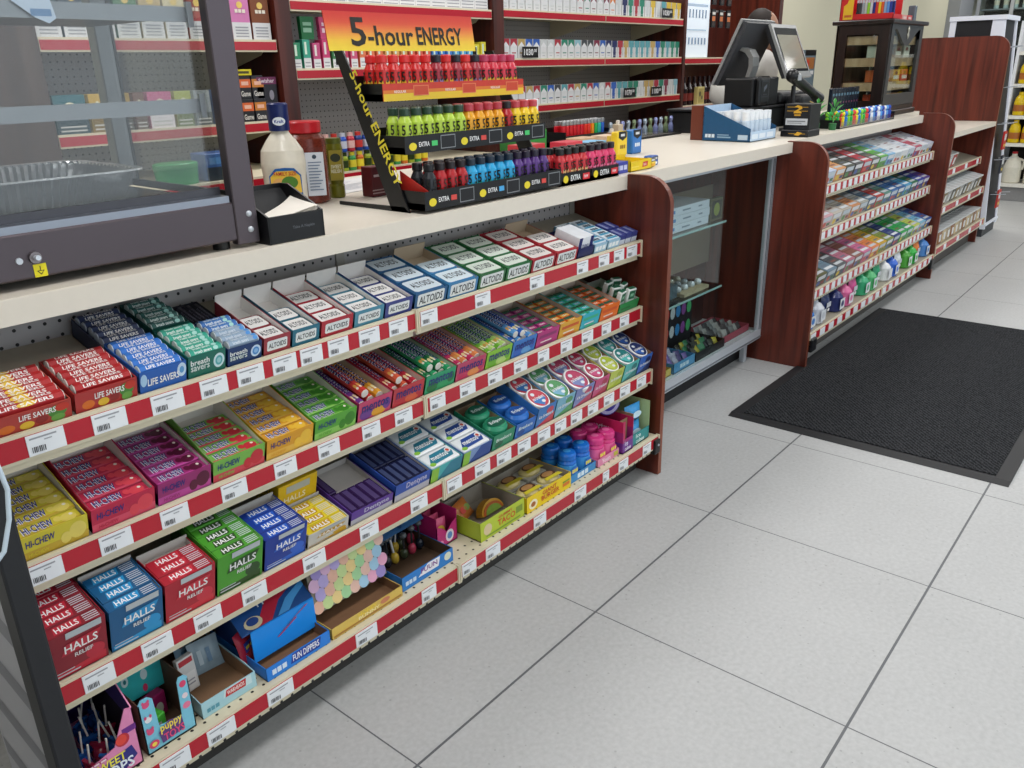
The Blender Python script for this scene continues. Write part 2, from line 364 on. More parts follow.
TAGS = {'s1': [(-1.638, -1.583), (-1.54, -1.485), (-1.442, -1.384), (-1.352, -1.299), (-1.278, -1.223), (-1.203, -1.149), (-1.139, -1.087), (-1.072, -1.021), (-0.992, -0.937), (-0.909, -0.856), (-0.815, -0.763), (-0.635, -0.581), (-0.426, -0.367), (-0.219, -0.167), (-0.113, -0.061), (-0.035, 0.018), (0.034, 0.09)],
's2': [(-1.684, -1.632), (-1.573, -1.519), (-1.467, -1.415), (-1.349, -1.296), (-1.234, -1.183), (-1.129, -1.075), (-1.013, -0.963), (-0.919, -0.867), (-0.81, -0.76), (-0.709, -0.655), (-0.607, -0.554), (-0.506, -0.453), (-0.406, -0.358), (-0.304, -0.252), (-0.204, -0.149), (-0.103, -0.055), (-0.006, 0.044)],
's3': [(-1.661, -1.61), (-1.562, -1.507), (-1.465, -1.411), (-1.367, -1.314), (-1.228, -1.173), (-1.081, -1.03), (-0.933, -0.881), (-0.815, -0.765), (-0.717, -0.662), (-0.635, -0.58), (-0.552, -0.5), (-0.468, -0.415), (-0.393, -0.342), (-0.319, -0.266), (-0.236, -0.185), (-0.154, -0.101), (-0.068, -0.012), (0.028, 0.081)],
's4': [(-1.588, -1.532), (-1.497, -1.44), (-1.368, -1.309), (-1.147, -1.088), (-0.951, -0.905), (-0.815, -0.765), (-0.728, -0.674), (-0.535, -0.482), (-0.349, -0.293), (-0.206, -0.174), (-0.12, -0.068), (0.019, 0.067)]}
SH = {'s1': (0.35, 0.760, 15), 's2': (0.342, 0.556, 15), 's3': (0.296, 0.359, 15), 's4': (0.26, 0.143, 0)}
SEAM = -0.826
u1 = empty('shelving_unit', 'long cream candy shelving unit nearest the camera, four rows with red price strips', 'shelves', (0, 0, 0))
MB().box(-1.70, 0.117, 0.590, 0.602, 0.145, 0.905, PEG).build('back_panel', u1)
for x in (-1.70, SEAM, 0.100):
    MB().box(x - 0.012, x + 0.012, 0.586, 0.5895, 0.145, 0.90, P('#aaa59c', 0.4, 0.2)).build('slotted_upright', u1)
for k, (Y, z, t) in SH.items():
    for a, c in ((-1.70, SEAM - 0.001), (SEAM + 0.001, 0.116)):
        tg = [q for q in TAGS[k] if a - 0.01 < q[0] and q[1] < c + 0.01]
        if t: shelf(u1, a, c, Y, z, t, tg)
        else:
            s = shelf(u1, a, c, Y, z, 0, tg, top=peg_mat('perforated_cream_deck', '#d9cfb2', 0.0254, 0.003) if False else CREAM2)
# perforations along the bottom deck front
for Yh in (0.272, 0.300):
    hb = MB()
    for i in range(70):
        x = -1.69 + i * 0.0254
        if x < 0.1: hb.poly([(x + 0.0032 * math.cos(a * math.pi / 4), Yh + 0.0032 * math.sin(a * math.pi / 4), 0.1434) for a in range(8)], P('#2b2723', 0.8, var=0))
    hb.build('perforation_row', u1)
MB().box(-1.70, 0.116, 0.33, 0.585, 0.001, 0.09, P('#3a3836', 0.6)).build('kick_plate', u1)
panel(u1, 0.119, 0.139)
MB().rbox(0.085, 0.118, 0.243, 0.262, 0.085, 0.135, BLACK, 0.004).cyl((0.100, 0.242, 0.118), (0.100, 0.239, 0.118), 0.004, ALU, 8).build('corner_bracket', u1)
MB().rbox(-1.740, -1.706, 0.235, 0.285, 0.001, 0.90, P('#202226', 0.45, var=0.15), 0.004).build('end_post', u1)
b = MB(); b.box(-1.722, -1.708, 0.287, 0.60, 0.001, 0.90, P('#b4b5bc', 0.4, var=0.03))
for k in range(7): b.add([(-1.7224, 0.29, 0.02 + k * 0.13), (-1.7224, 0.29, 0.06 + k * 0.13), (-1.7224, 0.59, 0.20 + k * 0.13 - 0.1), (-1.7224, 0.59, 0.16 + k * 0.13 - 0.1)], [(0, 1, 2, 3)], P('#84858d', 0.4, var=0.03))
b.build('end_panel', u1)
MB().box(-1.70, 0.117, 1.06, 1.08, 0.001, 0.905, CHERRY_DK).build('rear_panel', u1)

# counter top
ct = empty('countertop', 'cream laminate countertop running above the candy shelves and the glass case', 'countertop', (0, 0, 0))
b = MB(); b.prism([(-2.6, 0.40), (1.376, 0.40), (1.376, 0.425), (3.376, 0.425), (3.376, 0.56), (3.80, 0.56), (3.80, 1.12), (-2.6, 1.12)], 'z', 0.909, 0.950, CREAM); b.build('worktop', ct)
e = MB(); e.box(-2.6, 1.375, 0.3985, 0.40, 0.9095, 0.9485, CREAM).box(1.40, 3.375, 0.4235, 0.425, 0.9095, 0.9485, CREAM); e.build('edge_band', ct)

# second shelving unit
u2 = empty('shelving_unit', 'dark cherry shelving unit past the glass case with four rows of packets and bottles', 'shelves', (0, 0, 0))
panel(u2, 1.378, 1.398, notch=0.423); panel(u2, 3.377, 3.397, top=0.962, notch=0.428)
MB().box(1.40, 3.375, 0.590, 0.602, 0.10, 0.905, PEG).build('back_panel', u2)
MB().box(1.40, 3.375, 1.06, 1.08, 0.001, 0.905, CHERRY_DK).build('rear_panel', u2)
MB().box(1.40, 3.375, 0.33, 0.585, 0.001, 0.09, P('#55504c', 0.6)).build('kick_plate', u2)
SG = {'g1': (0.35, 0.762, 15), 'g2': (0.342, 0.556, 15), 'g3': (0.296, 0.320, 15), 'g4': (0.26, 0.150, 0)}
SG['g1'] = (0.35, 0.748, 15); SG['g2'] = (0.342, 0.552, 15); SG['g3'] = (0.296, 0.318, 15)
for k, (Y, z, t) in SG.items():
    for a, c in ((1.400, 2.386), (2.388, 3.375)):
        n = 13 if k != 'g4' else 9; st = (c - a) / n
        shelf(u2, a, c, Y, z, t, [(a + st * (i + 0.12), a + st * (i + 0.66)) for i in range(n)], detail=False)
for x in (1.43, 3.34):
    MB().rbox(x - 0.03, x + 0.03, 0.236, 0.257, 0.07, 0.13, BLACK, 0.006).build('corner_bracket', u2)

# third shelving unit with tall divider
u3 = empty('shelving_unit', 'low shelving unit at the far end with three rows of clear tubs', 'shelves', (0, 0, 0))
MB().box(3.40, 4.704, 0.590, 0.602, 0.10, 0.80, CHERRY_DK).build('back_panel', u3)
MB().box(3.40, 4.704, 0.33, 0.585, 0.001, 0.09, P('#55504c', 0.6)).build('kick_plate', u3)
S3 = {'t1': (0.35, 0.600, 12), 't2': (0.30, 0.400, 12), 't3': (0.26, 0.178, 0)}
for k, (Y, z, t) in S3.items():
    n = 4; a, c = 3.400, 4.703; st = (c - a) / n
    shelf(u3, a, c, Y, z, t, [(a + st * (i + 0.62), a + st * (i + 0.80)) for i in range(n)], detail=False)
panel(u3, 4.706, 4.728, top=1.392, front=0.285, depth=1.15, notch=None, r=0.09, mat=CHERRY)
MB().rbox(4.66, 4.70, 0.262, 0.284, 0.12, 0.17, BLACK, 0.005).build('corner_bracket', u3)
o = MB().prism([(3.399, 0.285), (4.705, 0.285), (4.705, 0.95), (3.399, 0.95)], 'z', 0.812, 0.842, CREAM).build('countertop')
tag(o, 'short lower cream worktop at the far end beside the tall cherry divider', 'countertop')

# glass display case
gc = empty('glass_display_case', 'aluminium framed glass display case between two cherry end panels', 'display case', (0, 0, 0))
MB().box(0.141, 1.376, 0.47, 0.75, 0.108, 0.145, P('#eceef0', 0.35, var=0.02)).build('deck', gc)
MB().box(0.141, 1.376, 0.54, 0.75, 0.001, 0.107, BLACKM).build('plinth', gc)
MB().box(0.16, 0.20, 0.50, 0.52, 0.001, 0.107, ALU).build('foot', gc); MB().box(1.30, 1.33, 0.50, 0.52, 0.001, 0.107, ALU).build('foot', gc)
fr = MB()
fr.box(0.141, 1.376, 0.462, 0.470, 0.105, 0.150, ALU).box(0.141, 1.376, 0.459, 0.462, 0.112, 0.118, P('#9aa1a8', 0.3, 0.8)).box(0.141, 1.376, 0.462, 0.470, 0.885, 0.907, ALU)
for x in (0.158, 1.352):
    fr.box(x - 0.017, x + 0.024, 0.462, 0.478, 0.150, 0.885, ALU)
    fr.box(x - 0.002, x + 0.002, 0.4605, 0.462, 0.150, 0.885, P('#6b737c', 0.3, 0.8)); fr.box(x + 0.012, x + 0.015, 0.4605, 0.462, 0.150, 0.885, P('#6b737c', 0.3, 0.8))
fr.build('frame', gc)
MB().box(0.182, 1.334, 0.4655, 0.4685, 0.150, 0.885, GLASS).build('glass_front', gc)
MB().box(0.142, 1.36, 0.742, 0.752, 0.146, 0.905, CHERRY_DK).box(0.60, 1.372, 0.736, 0.741, 0.42, 0.76, P('#8b7c69', 0.3, var=0.05, scale=8)).build('rear_door', gc)
for z in (0.675, 0.415):
    MB().box(0.182, 1.0, 0.49, 0.735, z, z + 0.006, GLASS).build('glass_shelf', gc)
    MB().box(0.182, 1.0, 0.488, 0.490, z - 0.001, z + 0.007, P('#9fc0bb', 0.1, var=0.0)).build('shelf_edge', gc)

# ================= GENERIC MERCHANDISE =================
def frame(S):
    if isinstance(S, str): S = {**SH, **SG, **S3}[S]
    Y, z, t = S; return Y, z, math.radians(t)
def spot(S, x, y, h=0.0):
    Y, z, t = frame(S)
    return (x, Y + y * math.cos(t) - h * math.sin(t), z + 0.001 + y * math.sin(t) + h * math.cos(t)), (t, 0, 0)
def put(o, S, x, y, h=0.0, rz=0.0):
    l, r = spot(S, x, y, h); o.location = l
    o.rotation_euler = (Matrix.Rotation(r[0], 3, 'X') @ Matrix.Rotation(rz, 3, 'Z')).to_euler() if rz else r
    return o
def tray(S, x0, x1, label, D, hf, hb=None, hs=None, outer='#888888', inner='#e6e6e2', front=(), fl=0.003, y=0.004, th=0.0016, cat='display tray', flap=None, side=(), notch=0.0):
    """open cardboard display tray: floor, printed front, sides, back"""
    w_ = x1 - x0 - 0.002; hb = hb or hf; hs = hs if hs is not None else hf
    o_, i_ = P(outer, 0.4, var=0.06), P(inner, 0.75, var=0.04)
    b = MB(); b.box(0, w_, 0, D, 0.0, fl, o_)
    if fl > 0.01: b.box(th, w_ - th, th, D - th, fl, fl + 0.0005, i_)
    b.box(0, w_, 0, th, 0, hf, o_)
    for xa, xb, ma in ((0, th, o_), (w_ - th, w_, o_)):
        b.prism([(0, 0), (D, 0), (D, hs), (0.02, hf), (0, hf)], 'x', xa, xb, ma)
        xi = th + 0.0003 if xa == 0 else w_ - th - 0.0003
        b.add([(xi, th, fl), (xi, D, fl), (xi, D, hs - 0.0005), (xi, th, hf - 0.0005)], [(0, 1, 2, 3)], i_)
    b.box(0, w_, D - th, D, 0, hb, i_)
    if front: b.art((0, 0, 0), X1, Z1, w_, hf, front)
    if side: b.art((w_, 0, 0), Y1, Z1, D, hf, side)
    o = b.build('candy_tray'); tag(o, label, cat)
    return put(o, S, x0 + 0.001, y)
ORD = ['first', 'second', 'third', 'fourth', 'fifth', 'sixth', 'seventh', 'eighth', 'ninth', 'tenth', 'eleventh', 'twelfth', 'thirteenth', 'fourteenth', 'fifteenth', 'sixteenth']
def lay(src, S, spots, label, group, cat=None):
    """place src, then copies; each label says where the copy lies among its like"""
    rows = []
    for y in sorted(sp[1] for sp in spots):
        if not rows or y - rows[-1] > 0.0118: rows.append(y)
    def row(sp): return max(i for i, y in enumerate(rows) if sp[1] >= y - 1e-6)
    cells = {}
    for i, sp in enumerate(spots): cells.setdefault((row(sp), sp[2] > min(q[2] for q in spots) + 0.012), []).append(i)
    where = {}
    for (r_, up), ids in cells.items():
        ids.sort(key=lambda i: spots[i][0])
        for k, i in enumerate(ids):
            t = []
            if len(ids) > 1: t.append('leftmost' if k == 0 else ('rightmost' if k == len(ids) - 1 else ORD[k] + ' from left'))
            if len(rows) > 1: t.append('front row' if r_ == 0 and len(ids) > 1 else ('frontmost' if r_ == 0 else ('rear row' if len(ids) > 1 else 'rearmost') if r_ == len(rows) - 1 else (ORD[r_] + (' row' if len(ids) > 1 else '') + ' from front')))
            if up: t.append('on top')
            where[i] = ', '.join(t)
    for i, sp in enumerate(spots):
        o = src if i == 0 else dup(src)
        x, y, h = sp[:3]; put(o, S, x, y, h, sp[3] if len(sp) > 3 else 0.0)
        o['label'] = label + (', ' + where[i] if where[i] else ''); o['group'] = group
        pass
        if cat: o['category'] = cat

def stick(L, wd, hh, base, layers, name='gum_pack'):
    b = MB(); b.rbox(0, L, 0, wd, 0, hh, P(base, 0.35, var=0.08), 0.0015, 1)
    b.art((0, 0, hh), X1, Y1, L, wd, layers)
    b.art((0, 0, 0), X1, Z1, L, hh, [('r', 0.03, 0.1, 0.97, 0.9, layers[0][5] if layers and layers[0][0] == 'r' else base)], 0.0002)
    return tag(b.build(name), name, 'candy')
def rollx(L, r, base, layers, end, name='candy_roll'):
    """paper roll lying along X, flat facet on top"""
    b = MB(); t = math.pi / 8
    b.cyl((0, r, r), (L, r, r), r, P(base, 0.3, var=0.08), 8, turn=t, smooth=False)
    b.cyl((-0.0015, r, r), (0.004, r, r), r * 0.9, P(end, 0.3), 8, turn=t); b.cyl((L - 0.004, r, r), (L + 0.0015, r, r), r * 0.9, P(end, 0.3), 8, turn=t)
    f = r * math.cos(math.pi / 8); w_ = 2 * r * math.sin(math.pi / 8)
    b.art((0, r - w_ / 2, r + f), X1, Y1, L, w_, layers)
    # facet turned to the viewer
    b.art((0, r - w_ / 2 - w_ * 0.7071, r + f - w_ * 0.7071), X1, (0, 0.7071, 0.7071), L, w_, layers)
    return tag(b.build(name), name, 'candy')
def rolly(L, r, base, layers, end, name='candy_roll'):
    """paper roll lying front to back; lettering reads from back to front"""
    b = MB(); t = math.pi / 8
    b.cyl((r, 0, r), (r, L, r), r, P(base, 0.3, var=0.08), 8, turn=t, smooth=False)
    b.cyl((r, -0.0015, r), (r, 0.004, r), r * 0.9, P(end, 0.3), 8, turn=t); b.cyl((r, L - 0.004, r), (r, L + 0.0015, r), r * 0.9, P(end, 0.3), 8, turn=t)
    f = r * math.cos(math.pi / 8); w_ = 2 * r * math.sin(math.pi / 8)
    b.art((r - w_ / 2, L, r + f), (0, -1, 0), X1, L, w_, layers)
    b.art((r - w_ / 2 - w_ * 0.7071, L, r + f - w_ * 0.7071), (0, -1, 0), (0.7071, 0, 0.7071), L, w_, layers)
    return tag(b.build(name), name, 'candy')

# ================= TOP ROW: candy rolls and mint tins =================
LSN = 'LIFE SAVERS'
def roll_rows(S, x0, x1, y0, n, pitch, r, base, layers, end, h, label, group, drop=0.0):
    L = x1 - x0 - 0.014
    src = rollx(L, r, base, layers, end)
    lay(src, S, [(x0 + 0.007 + random.uniform(-0.002, 0.002), y0 + i * pitch, h - i * drop) for i in range(n)], label, group)
SAV = lambda c, c2='#e8c23a': [('r', 0, 0, 1, 1, c), ('e', 0.5, 0.5, 0.14, 0.5, c2), ('t', LSN, 0.14, 0.15, 0.86, 0.85, '#f4f2ee')]
def box_front(c, txt, tc='#f4f4f0', extra=(), tb=(0.12, 0.35, 0.88, 0.72), bg2=None):
    L = [('r', 0, 0, 1, 1, c)]
    if bg2: L.append(('r', 0, 0, 1, 0.3, bg2))
    L += list(extra)
    if txt: L.append(('t', txt, tb[0], tb[1], tb[2], tb[3], tc))
    return L
FR = [('e', 0.2, 0.3, 0.1, 0.22, '#d8702c'), ('e', 0.44, 0.24, 0.09, 0.2, '#e2b93a'), ('e', 0.62, 0.32, 0.08, 0.2, '#8f2b2b'), ('e', 0.82, 0.55, 0.12, 0.33, '#4f8a3c'), ('e', 0.88, 0.72, 0.09, 0.22, '#c83a2c'), ('e', 0.82, 0.2, 0.09, 0.2, '#6aa04a')]
tray('s1', -1.680, -1.560, 'clear fronted tray of red fruit candy rolls, leftmost on the top shelf', 0.118, 0.032, hs=0.034, outer='#b8483c', inner='#7c4a3c', front=box_front('#b5413a', LSN, extra=FR, tb=(0.35, 0.55, 0.8, 0.85)))
roll_rows('s1', -1.680, -1.560, 0.008, 5, 0.0215, 0.0105, '#b3282c', SAV('#b32a2c'), '#d9d4cc', 0.022, 'red fruit candy roll in the leftmost tray of the top shelf', 'red fruit rolls in the leftmost tray')
tray('s1', -1.556, -1.454, 'clear fronted tray of red fruit candy rolls, second from left on the top shelf', 0.118, 0.036, hs=0.036, outer='#a8302e', inner='#7c3a34', front=box_front('#b23a38', LSN, extra=FR, tb=(0.3, 0.5, 0.78, 0.8)))
roll_rows('s1', -1.556, -1.454, 0.008, 5, 0.0215, 0.0105, '#ab2226', SAV('#ab2428', '#b0332c'), '#e0dbd2', 0.024, 'red fruit candy roll in the second tray of the top shelf', 'red fruit rolls in the second tray')
DS = [('e', 0.9, 0.62, 0.10, 0.34, '#c9def0'), ('e', 0.9, 0.62, 0.05, 0.17, '#5f9ed0'), ('e', 0.08, 0.6, 0.07, 0.3, '#a9cbe8')]
tray('s1', -1.451, -1.366, 'blue tray of mint rolls with white lettering on the top shelf', 0.115, 0.040, hs=0.036, outer='#2a5fae', inner='#274e8c', front=box_front('#2b62b4', LSN, extra=DS, tb=(0.16, 0.28, 0.84, 0.62)))
roll_rows('s1', -1.451, -1.366, 0.006, 5, 0.0215, 0.0105, '#2f6fc2', SAV('#3173c8', '#2f6fc2'), '#dfe6ec', 0.026, 'bright blue mint roll in the blue tray of the top shelf', 'blue mint rolls in the blue tray')
tray('s1', -1.451, -1.366, 'navy tray of dark mint rolls at the back of the top shelf', 0.112, 0.030, hs=0.034, outer='#28324e', inner='#39425a', y=0.122)  # rear tray and rolls darkened, shade under the countertop put into the colour
roll_rows('s1', -1.451, -1.366, 0.124, 5, 0.0215, 0.0105, '#2b3658', SAV('#2c385c', '#2b3658'), '#b9c4d2', 0.022, 'navy mint roll in the rear tray of the top shelf', 'navy mint rolls in the rear tray')
RING = [('e', 0.82, 0.5, 0.15, 0.34, '#cfe6ea'), ('e', 0.82, 0.5, 0.10, 0.23, '#58aeb4'), ('e', 0.82, 0.5, 0.06, 0.13, '#9fd0d4')]
BR2 = lambda c: [('r', 0, 0, 1, 1, c)] + RING + [('t', 'breath', 0.06, 0.56, 0.56, 0.82, '#e8efec'), ('t', 'savers', 0.06, 0.3, 0.56, 0.52, '#cfdcd8')]
BRR = lambda c: [('r', 0, 0, 1, 1, c), ('e', 0.8, 0.5, 0.08, 0.5, '#a8d8cf'), ('t', 'breath savers', 0.12, 0.12, 0.66, 0.88, '#e9f2ee')]
tray('s1', -1.364, -1.290, 'teal green tray of breath mint rolls on the top shelf', 0.110, 0.043, hs=0.040, outer='#1f6a5c', inner='#245c52', front=BR2('#1e6b5d'))
roll_rows('s1', -1.364, -1.290, 0.006, 5, 0.0205, 0.010, '#2f9c84', BRR('#31a189'), '#dfe9e4', 0.029, 'teal green mint roll in the front teal tray of the top shelf', 'teal mint rolls in the front teal tray')
tray('s1', -1.364, -1.290, 'dark teal tray of mint rolls at the back of the top shelf', 0.112, 0.043, hs=0.040, outer='#174a43', inner='#33534c', y=0.118, front=BR2('#17584c'))  # front teal tray repeated darker, the countertop's shade put into the colours
roll_rows('s1', -1.364, -1.290, 0.122, 5, 0.021, 0.010, '#2b5a56', BRR('#2d5f5a'), '#c4d2ce', 0.029, 'dark teal mint roll in the rear teal tray of the top shelf', 'teal mint rolls in the rear teal tray')
tray('s1', -1.287, -1.214, 'dark blue tray of breath mint rolls on the top shelf', 0.110, 0.036, hs=0.036, outer='#1c3766', inner='#24395f', front=[L if L[0] != 'e' else L[:5] + ({'#58aeb4': '#4a8fd4', '#9fd0d4': '#8fbce8', '#cfe6ea': '#c8dcf0'}[L[5]],) for L in BR2('#1d3a6c')])
roll_rows('s1', -1.287, -1.214, 0.006, 3, 0.0205, 0.010, '#8fa3b8', [('r', 0, 0, 1, 1, '#93a9c0'), ('e', 0.9, 0.5, 0.08, 0.5, '#4a8fd4'), ('t', 'breath savers', 0.12, 0.12, 0.66, 0.88, '#d5dee6')], '#dfe6ec', 0.026, 'pale silver blue mint roll in the dark blue tray', 'silver blue mint rolls')
roll_rows('s1', -1.287, -1.214, 0.068, 2, 0.0205, 0.010, '#3a6fb4', BRR('#3c72b8'), '#dfe6ec', 0.026, 'mid blue mint roll in the dark blue tray', 'mid blue mint rolls')
tray('s1', -1.287, -1.214, 'black tray of dark rolls at the back of the top shelf', 0.10, 0.020, outer='#1c1b22', inner='#2a2830', y=0.118)
lay(rolly(0.085, 0.008, '#2b2833', [('r', 0, 0, 1, 1, '#2b2833'), ('e', 0.86, 0.5, 0.09, 0.45, '#6f8fb0'), ('t', 'breath', 0.2, 0.15, 0.7, 0.85, '#6a6878')], '#5a6478'), 's1', [(-1.281 + i * 0.0165, 0.126, 0.0045) for i in range(4)], 'dark plum mint roll lying front to back in the black rear tray', 'dark rolls in the black rear tray')

def tin(wd, dp, ht, rim, face, txt, tcol='#2c3440', lid='#dfe4e4', name='mint_tin', deco=None):
    b = MB(); b.rbox(0, wd, 0, dp, 0, ht * 0.62, P(face, 0.3, 0.3), min(0.006, dp * .2), 2)
    b.rbox(-0.0006, wd + 0.0006, -0.0006, dp + 0.0006, ht * 0.55, ht, P(rim, 0.28, 0.3), min(0.006, dp * .2), 2)
    L = [('p', [(0.05, 0.14), (0.12, 0.06), (0.88, 0.06), (0.95, 0.14), (0.95, 0.86), (0.88, 0.94), (0.12, 0.94), (0.05, 0.86)], lid)]
    if deco: L.append(('r', 0.08, 0.14, 0.92, 0.24, deco))
    L.append(('t', txt, 0.16, 0.34, 0.84, 0.72, tcol))
    b.art((0, 0, ht), X1, Y1, wd, dp, L)
    return tag(b.build(name), name, 'mints')
def plate(c, tcol='#30353c', txt='ALTOIDS', c2='#e4e8e8', b=(0.12, 0.2, 0.88, 0.8)):
    x0, y0, x1, y1 = b
    return [('r', 0, 0, 1, 1, c), ('p', [(x0, y0 + .06), (x0 + .04, y0), (x1 - .04, y0), (x1, y0 + .06), (x1, y1 - .06), (x1 - .04, y1), (x0 + .04, y1), (x0, y1 - .06)], c2), ('t', txt, x0 + .05, y0 + .14, x1 - .05, y1 - .16, tcol)]
# narrow trays of small tins, white flap at the back
def small_tins(x0, x1, c, label, n, dp, gl):
    tray('s1', x0, x1, label, 0.160, 0.036, hb=0.056, hs=0.042, outer=c, inner='#eae6e2', front=plate(c), fl=0.014)
    wd = x1 - x0 - 0.010
    src = tin(wd, dp, 0.014, c, c, 'ALTOIDS', '#3a3f46', '#e6e4e2')
    lay(src, 's1', [(x0 + 0.005, 0.008 + i * (dp + 0.002), 0.0150) for i in range(n)], gl, gl)
small_tins(-1.211, -1.150, '#9c3a44', 'narrow red mint tray with a white inside on the top shelf', 2, 0.046, 'small red mint tin in the narrow red tray')
small_tins(-1.147, -1.081, '#2c6f86', 'narrow teal mint tray with a white inside on the top shelf', 2, 0.046, 'small teal mint tin in the narrow teal tray')
small_tins(-1.078, -0.996, '#b02c3c', 'red mint tray with three rows of tins under a white flap', 3, 0.044, 'red rimmed mint tin under a white flap')
small_tins(-0.993, -0.912, '#4c8ca4', 'steel blue mint tray with white flap on the top shelf', 3, 0.044, 'steel blue rimmed mint tin under the white flap')
small_tins(-0.909, -0.828, '#3c4688', 'indigo mint tray left of the shelf seam', 3, 0.044, 'indigo rimmed mint tin left of the shelf seam')
# the wide tin cartons
def big_tins(x0, x1, c, lid, label, gl, n=3, flap=0.0, cols=1):
    tray('s1', x0, x1, label, 0.186, 0.036, hb=0.036 + flap, hs=0.030 + flap * .4, outer=c, inner='#b9a68e' if flap else c, front=plate(c, '#2c3138', b=(0.08, 0.1, 0.92, 0.92)), fl=0.014)
    wd = x1 - x0 - 0.008
    src = tin(wd, 0.058, 0.022, c, c, 'ALTOIDS', '#2c3440', lid)
    lay(src, 's1', [(x0 + 0.004, 0.007 + i * 0.0598, 0.0150) for i in range(n)], gl, gl)
big_tins(-0.822, -0.720, '#2e5f8c', '#cfdbe4', 'blue mint tin carton right of the shelf seam', 'blue rimmed mint tin right of the shelf seam')
big_tins(-0.717, -0.614, '#3c7fb0', '#d8e6ee', 'light blue mint tin carton half empty with bare cardboard behind', 'light blue mint tin in the half empty carton', 2, 0.016)
big_tins(-0.611, -0.512, '#2f6a40', '#d4dfd4', 'green mint tin carton beside the half empty blue one', 'green rimmed mint tin in the left green carton')
big_tins(-0.509, -0.410, '#2a7040', '#dbe4da', 'green mint tin carton beside the red ones', 'green rimmed mint tin in the right green carton')
big_tins(-0.407, -0.307, '#a82c38', '#e4dcd8', 'red mint tin carton beside the green ones', 'red rimmed mint tin in the left red carton')
big_tins(-0.304, -0.206, '#b02c36', '#ece6e2', 'red mint tin carton beside the navy medicine box', 'red rimmed mint tin in the right red carton', 2, 0.012)
# boxes at the right end of the top row
tray('s1', -0.202, -0.126, 'low navy tray holding a white box on the top shelf', 0.120, 0.028, hs=0.030, outer='#20285c', inner='#2a3062')
b = MB(); b.rbox(0, 0.068, 0, 0.085, 0, 0.052, P('#e8ebf0', 0.35), 0.001, 1); b.art((0, 0, 0), X1, Z1, 0.068, 0.052, [('r', 0, 0, 0.22, 1, '#27306c'), ('r', 0.78, 0, 1, 1, '#27306c'), ('t', 'TYLENOL', 0.26, 0.4, 0.74, 0.6, '#3b4680')])
o = b.build('medicine_box'); tag(o, 'white medicine box with navy ends standing in the low navy tray', 'medicine'); put(o, 's1', -0.198, 0.010, 0.0045)
for x0, n1 in ((-0.122, 'left'), (-0.054, 'right')):
    tray('s1', x0, x0 + 0.064, 'pale blue and white packet box, %s of the pair near the shelf end' % n1, 0.150, 0.026, hs=0.026, outer='#7fb6d8', inner='#e8eef2', front=[('r', 0, 0, 1, 1, '#a9cde2'), ('t', 'sterile', 0.1, 0.25, 0.9, 0.75, '#f2f6f8')], fl=0.012)
    b = MB(); b.rbox(0, 0.056, 0, 0.026, 0, 0.016, P('#dfe9f0', 0.4), 0.001, 1); b.art((0, 0, 0.016), X1, Y1, 0.056, 0.026, [('r', 0.05, 0.1, 0.95, 0.45, '#3f9cc4'), ('t', 'OB eyes', 0.2, 0.5, 0.8, 0.9, '#44586a')])
    s_ = tag(b.build('packet'), 'x', 'packet'); lay(s_, 's1', [(x0 + 0.004, 0.008 + i * 0.027, 0.0130) for i in range(5)], 'blue striped packet in the %s pale blue box' % n1, 'blue striped packets, %s box' % n1)
b = MB(); b.rbox(0, 0.030, 0, 0.045, 0, 0.030, P('#3a4488', 0.35), 0.001, 1); b.art((0, 0, 0), X1, Z1, 0.030, 0.030, [('r', 0, 0, 1, 0.5, '#cfd6e6')]); b.art((0, 0, 0.03), X1, Y1, 0.03, 0.045, [('r', 0.1, 0.1, 0.5, 0.9, '#8e96c0')])
lay(tag(b.build('medicine_box'), 'x', 'medicine'), 's1', [(0.014, 0.008, 0), (0.047, 0.008, 0), (0.080, 0.008, 0), (0.016, 0.058, 0), (0.05, 0.058, 0)], 'tiny indigo and white box at the top shelf end', 'tiny indigo boxes at the shelf end')

# ================= SECOND ROW: fruit chews and chewy mint rolls =================
def chews(x0, x1, c, c2, fruit, label, gl, n=6, hb=0.074, txt='HI-CHEW', skip=()):
    fr_ = [('r', 0, 0, 1, 1, c), ('r', 0, 0, 1, 0.35, c2), ('e', 0.84, 0.5, 0.13, 0.36, fruit), ('e', 0.66, 0.35, 0.08, 0.25, fruit), ('t', txt, 0.08, 0.52, 0.5, 0.82, '#23307c', 0.002), ('t', txt, 0.1, 0.12, 0.4, 0.28, c)]
    tray('s2', x0, x1, label, 0.170, 0.046, hb=hb, hs=hb - 0.014, outer=c, inner='#e2dcd4', front=fr_, fl=0.024)
    L = x1 - x0 - 0.010
    src = stick(L, 0.024, 0.014, c, [('r', 0, 0, 1, 1, c), ('r', 0, 0, 1, 0.2, c2), ('e', 0.82, 0.45, 0.13, 0.42, fruit), ('e', 0.66, 0.6, 0.06, 0.28, fruit), ('e', 0.88, 0.62, 0.03, 0.12, '#f0e8d8'), ('t', txt, 0.085, 0.16, 0.565, 0.84, '#e8e6f0'), ('t', txt, 0.10, 0.22, 0.575, 0.90, '#28347e')], 'chew_pack')
    lay(src, 's2', [(x0 + 0.005 + random.uniform(-.0015, .0015), 0.010 + i * 0.0258, 0.0255 + 0.002 * math.sin(i)) for i in range(n) if i not in skip], gl, gl)
chews(-1.684, -1.579, '#d8c83c', '#c9a83a', '#e8d468', 'yellow banana chew tray, leftmost on the second shelf', 'yellow banana chew pack in the leftmost tray of the second shelf')
chews(-1.575, -1.465, '#c22c4c', '#d8506a', '#e04a58', 'red strawberry chew tray on the second shelf', 'red strawberry chew pack with dark blue lettering', hb=0.082)
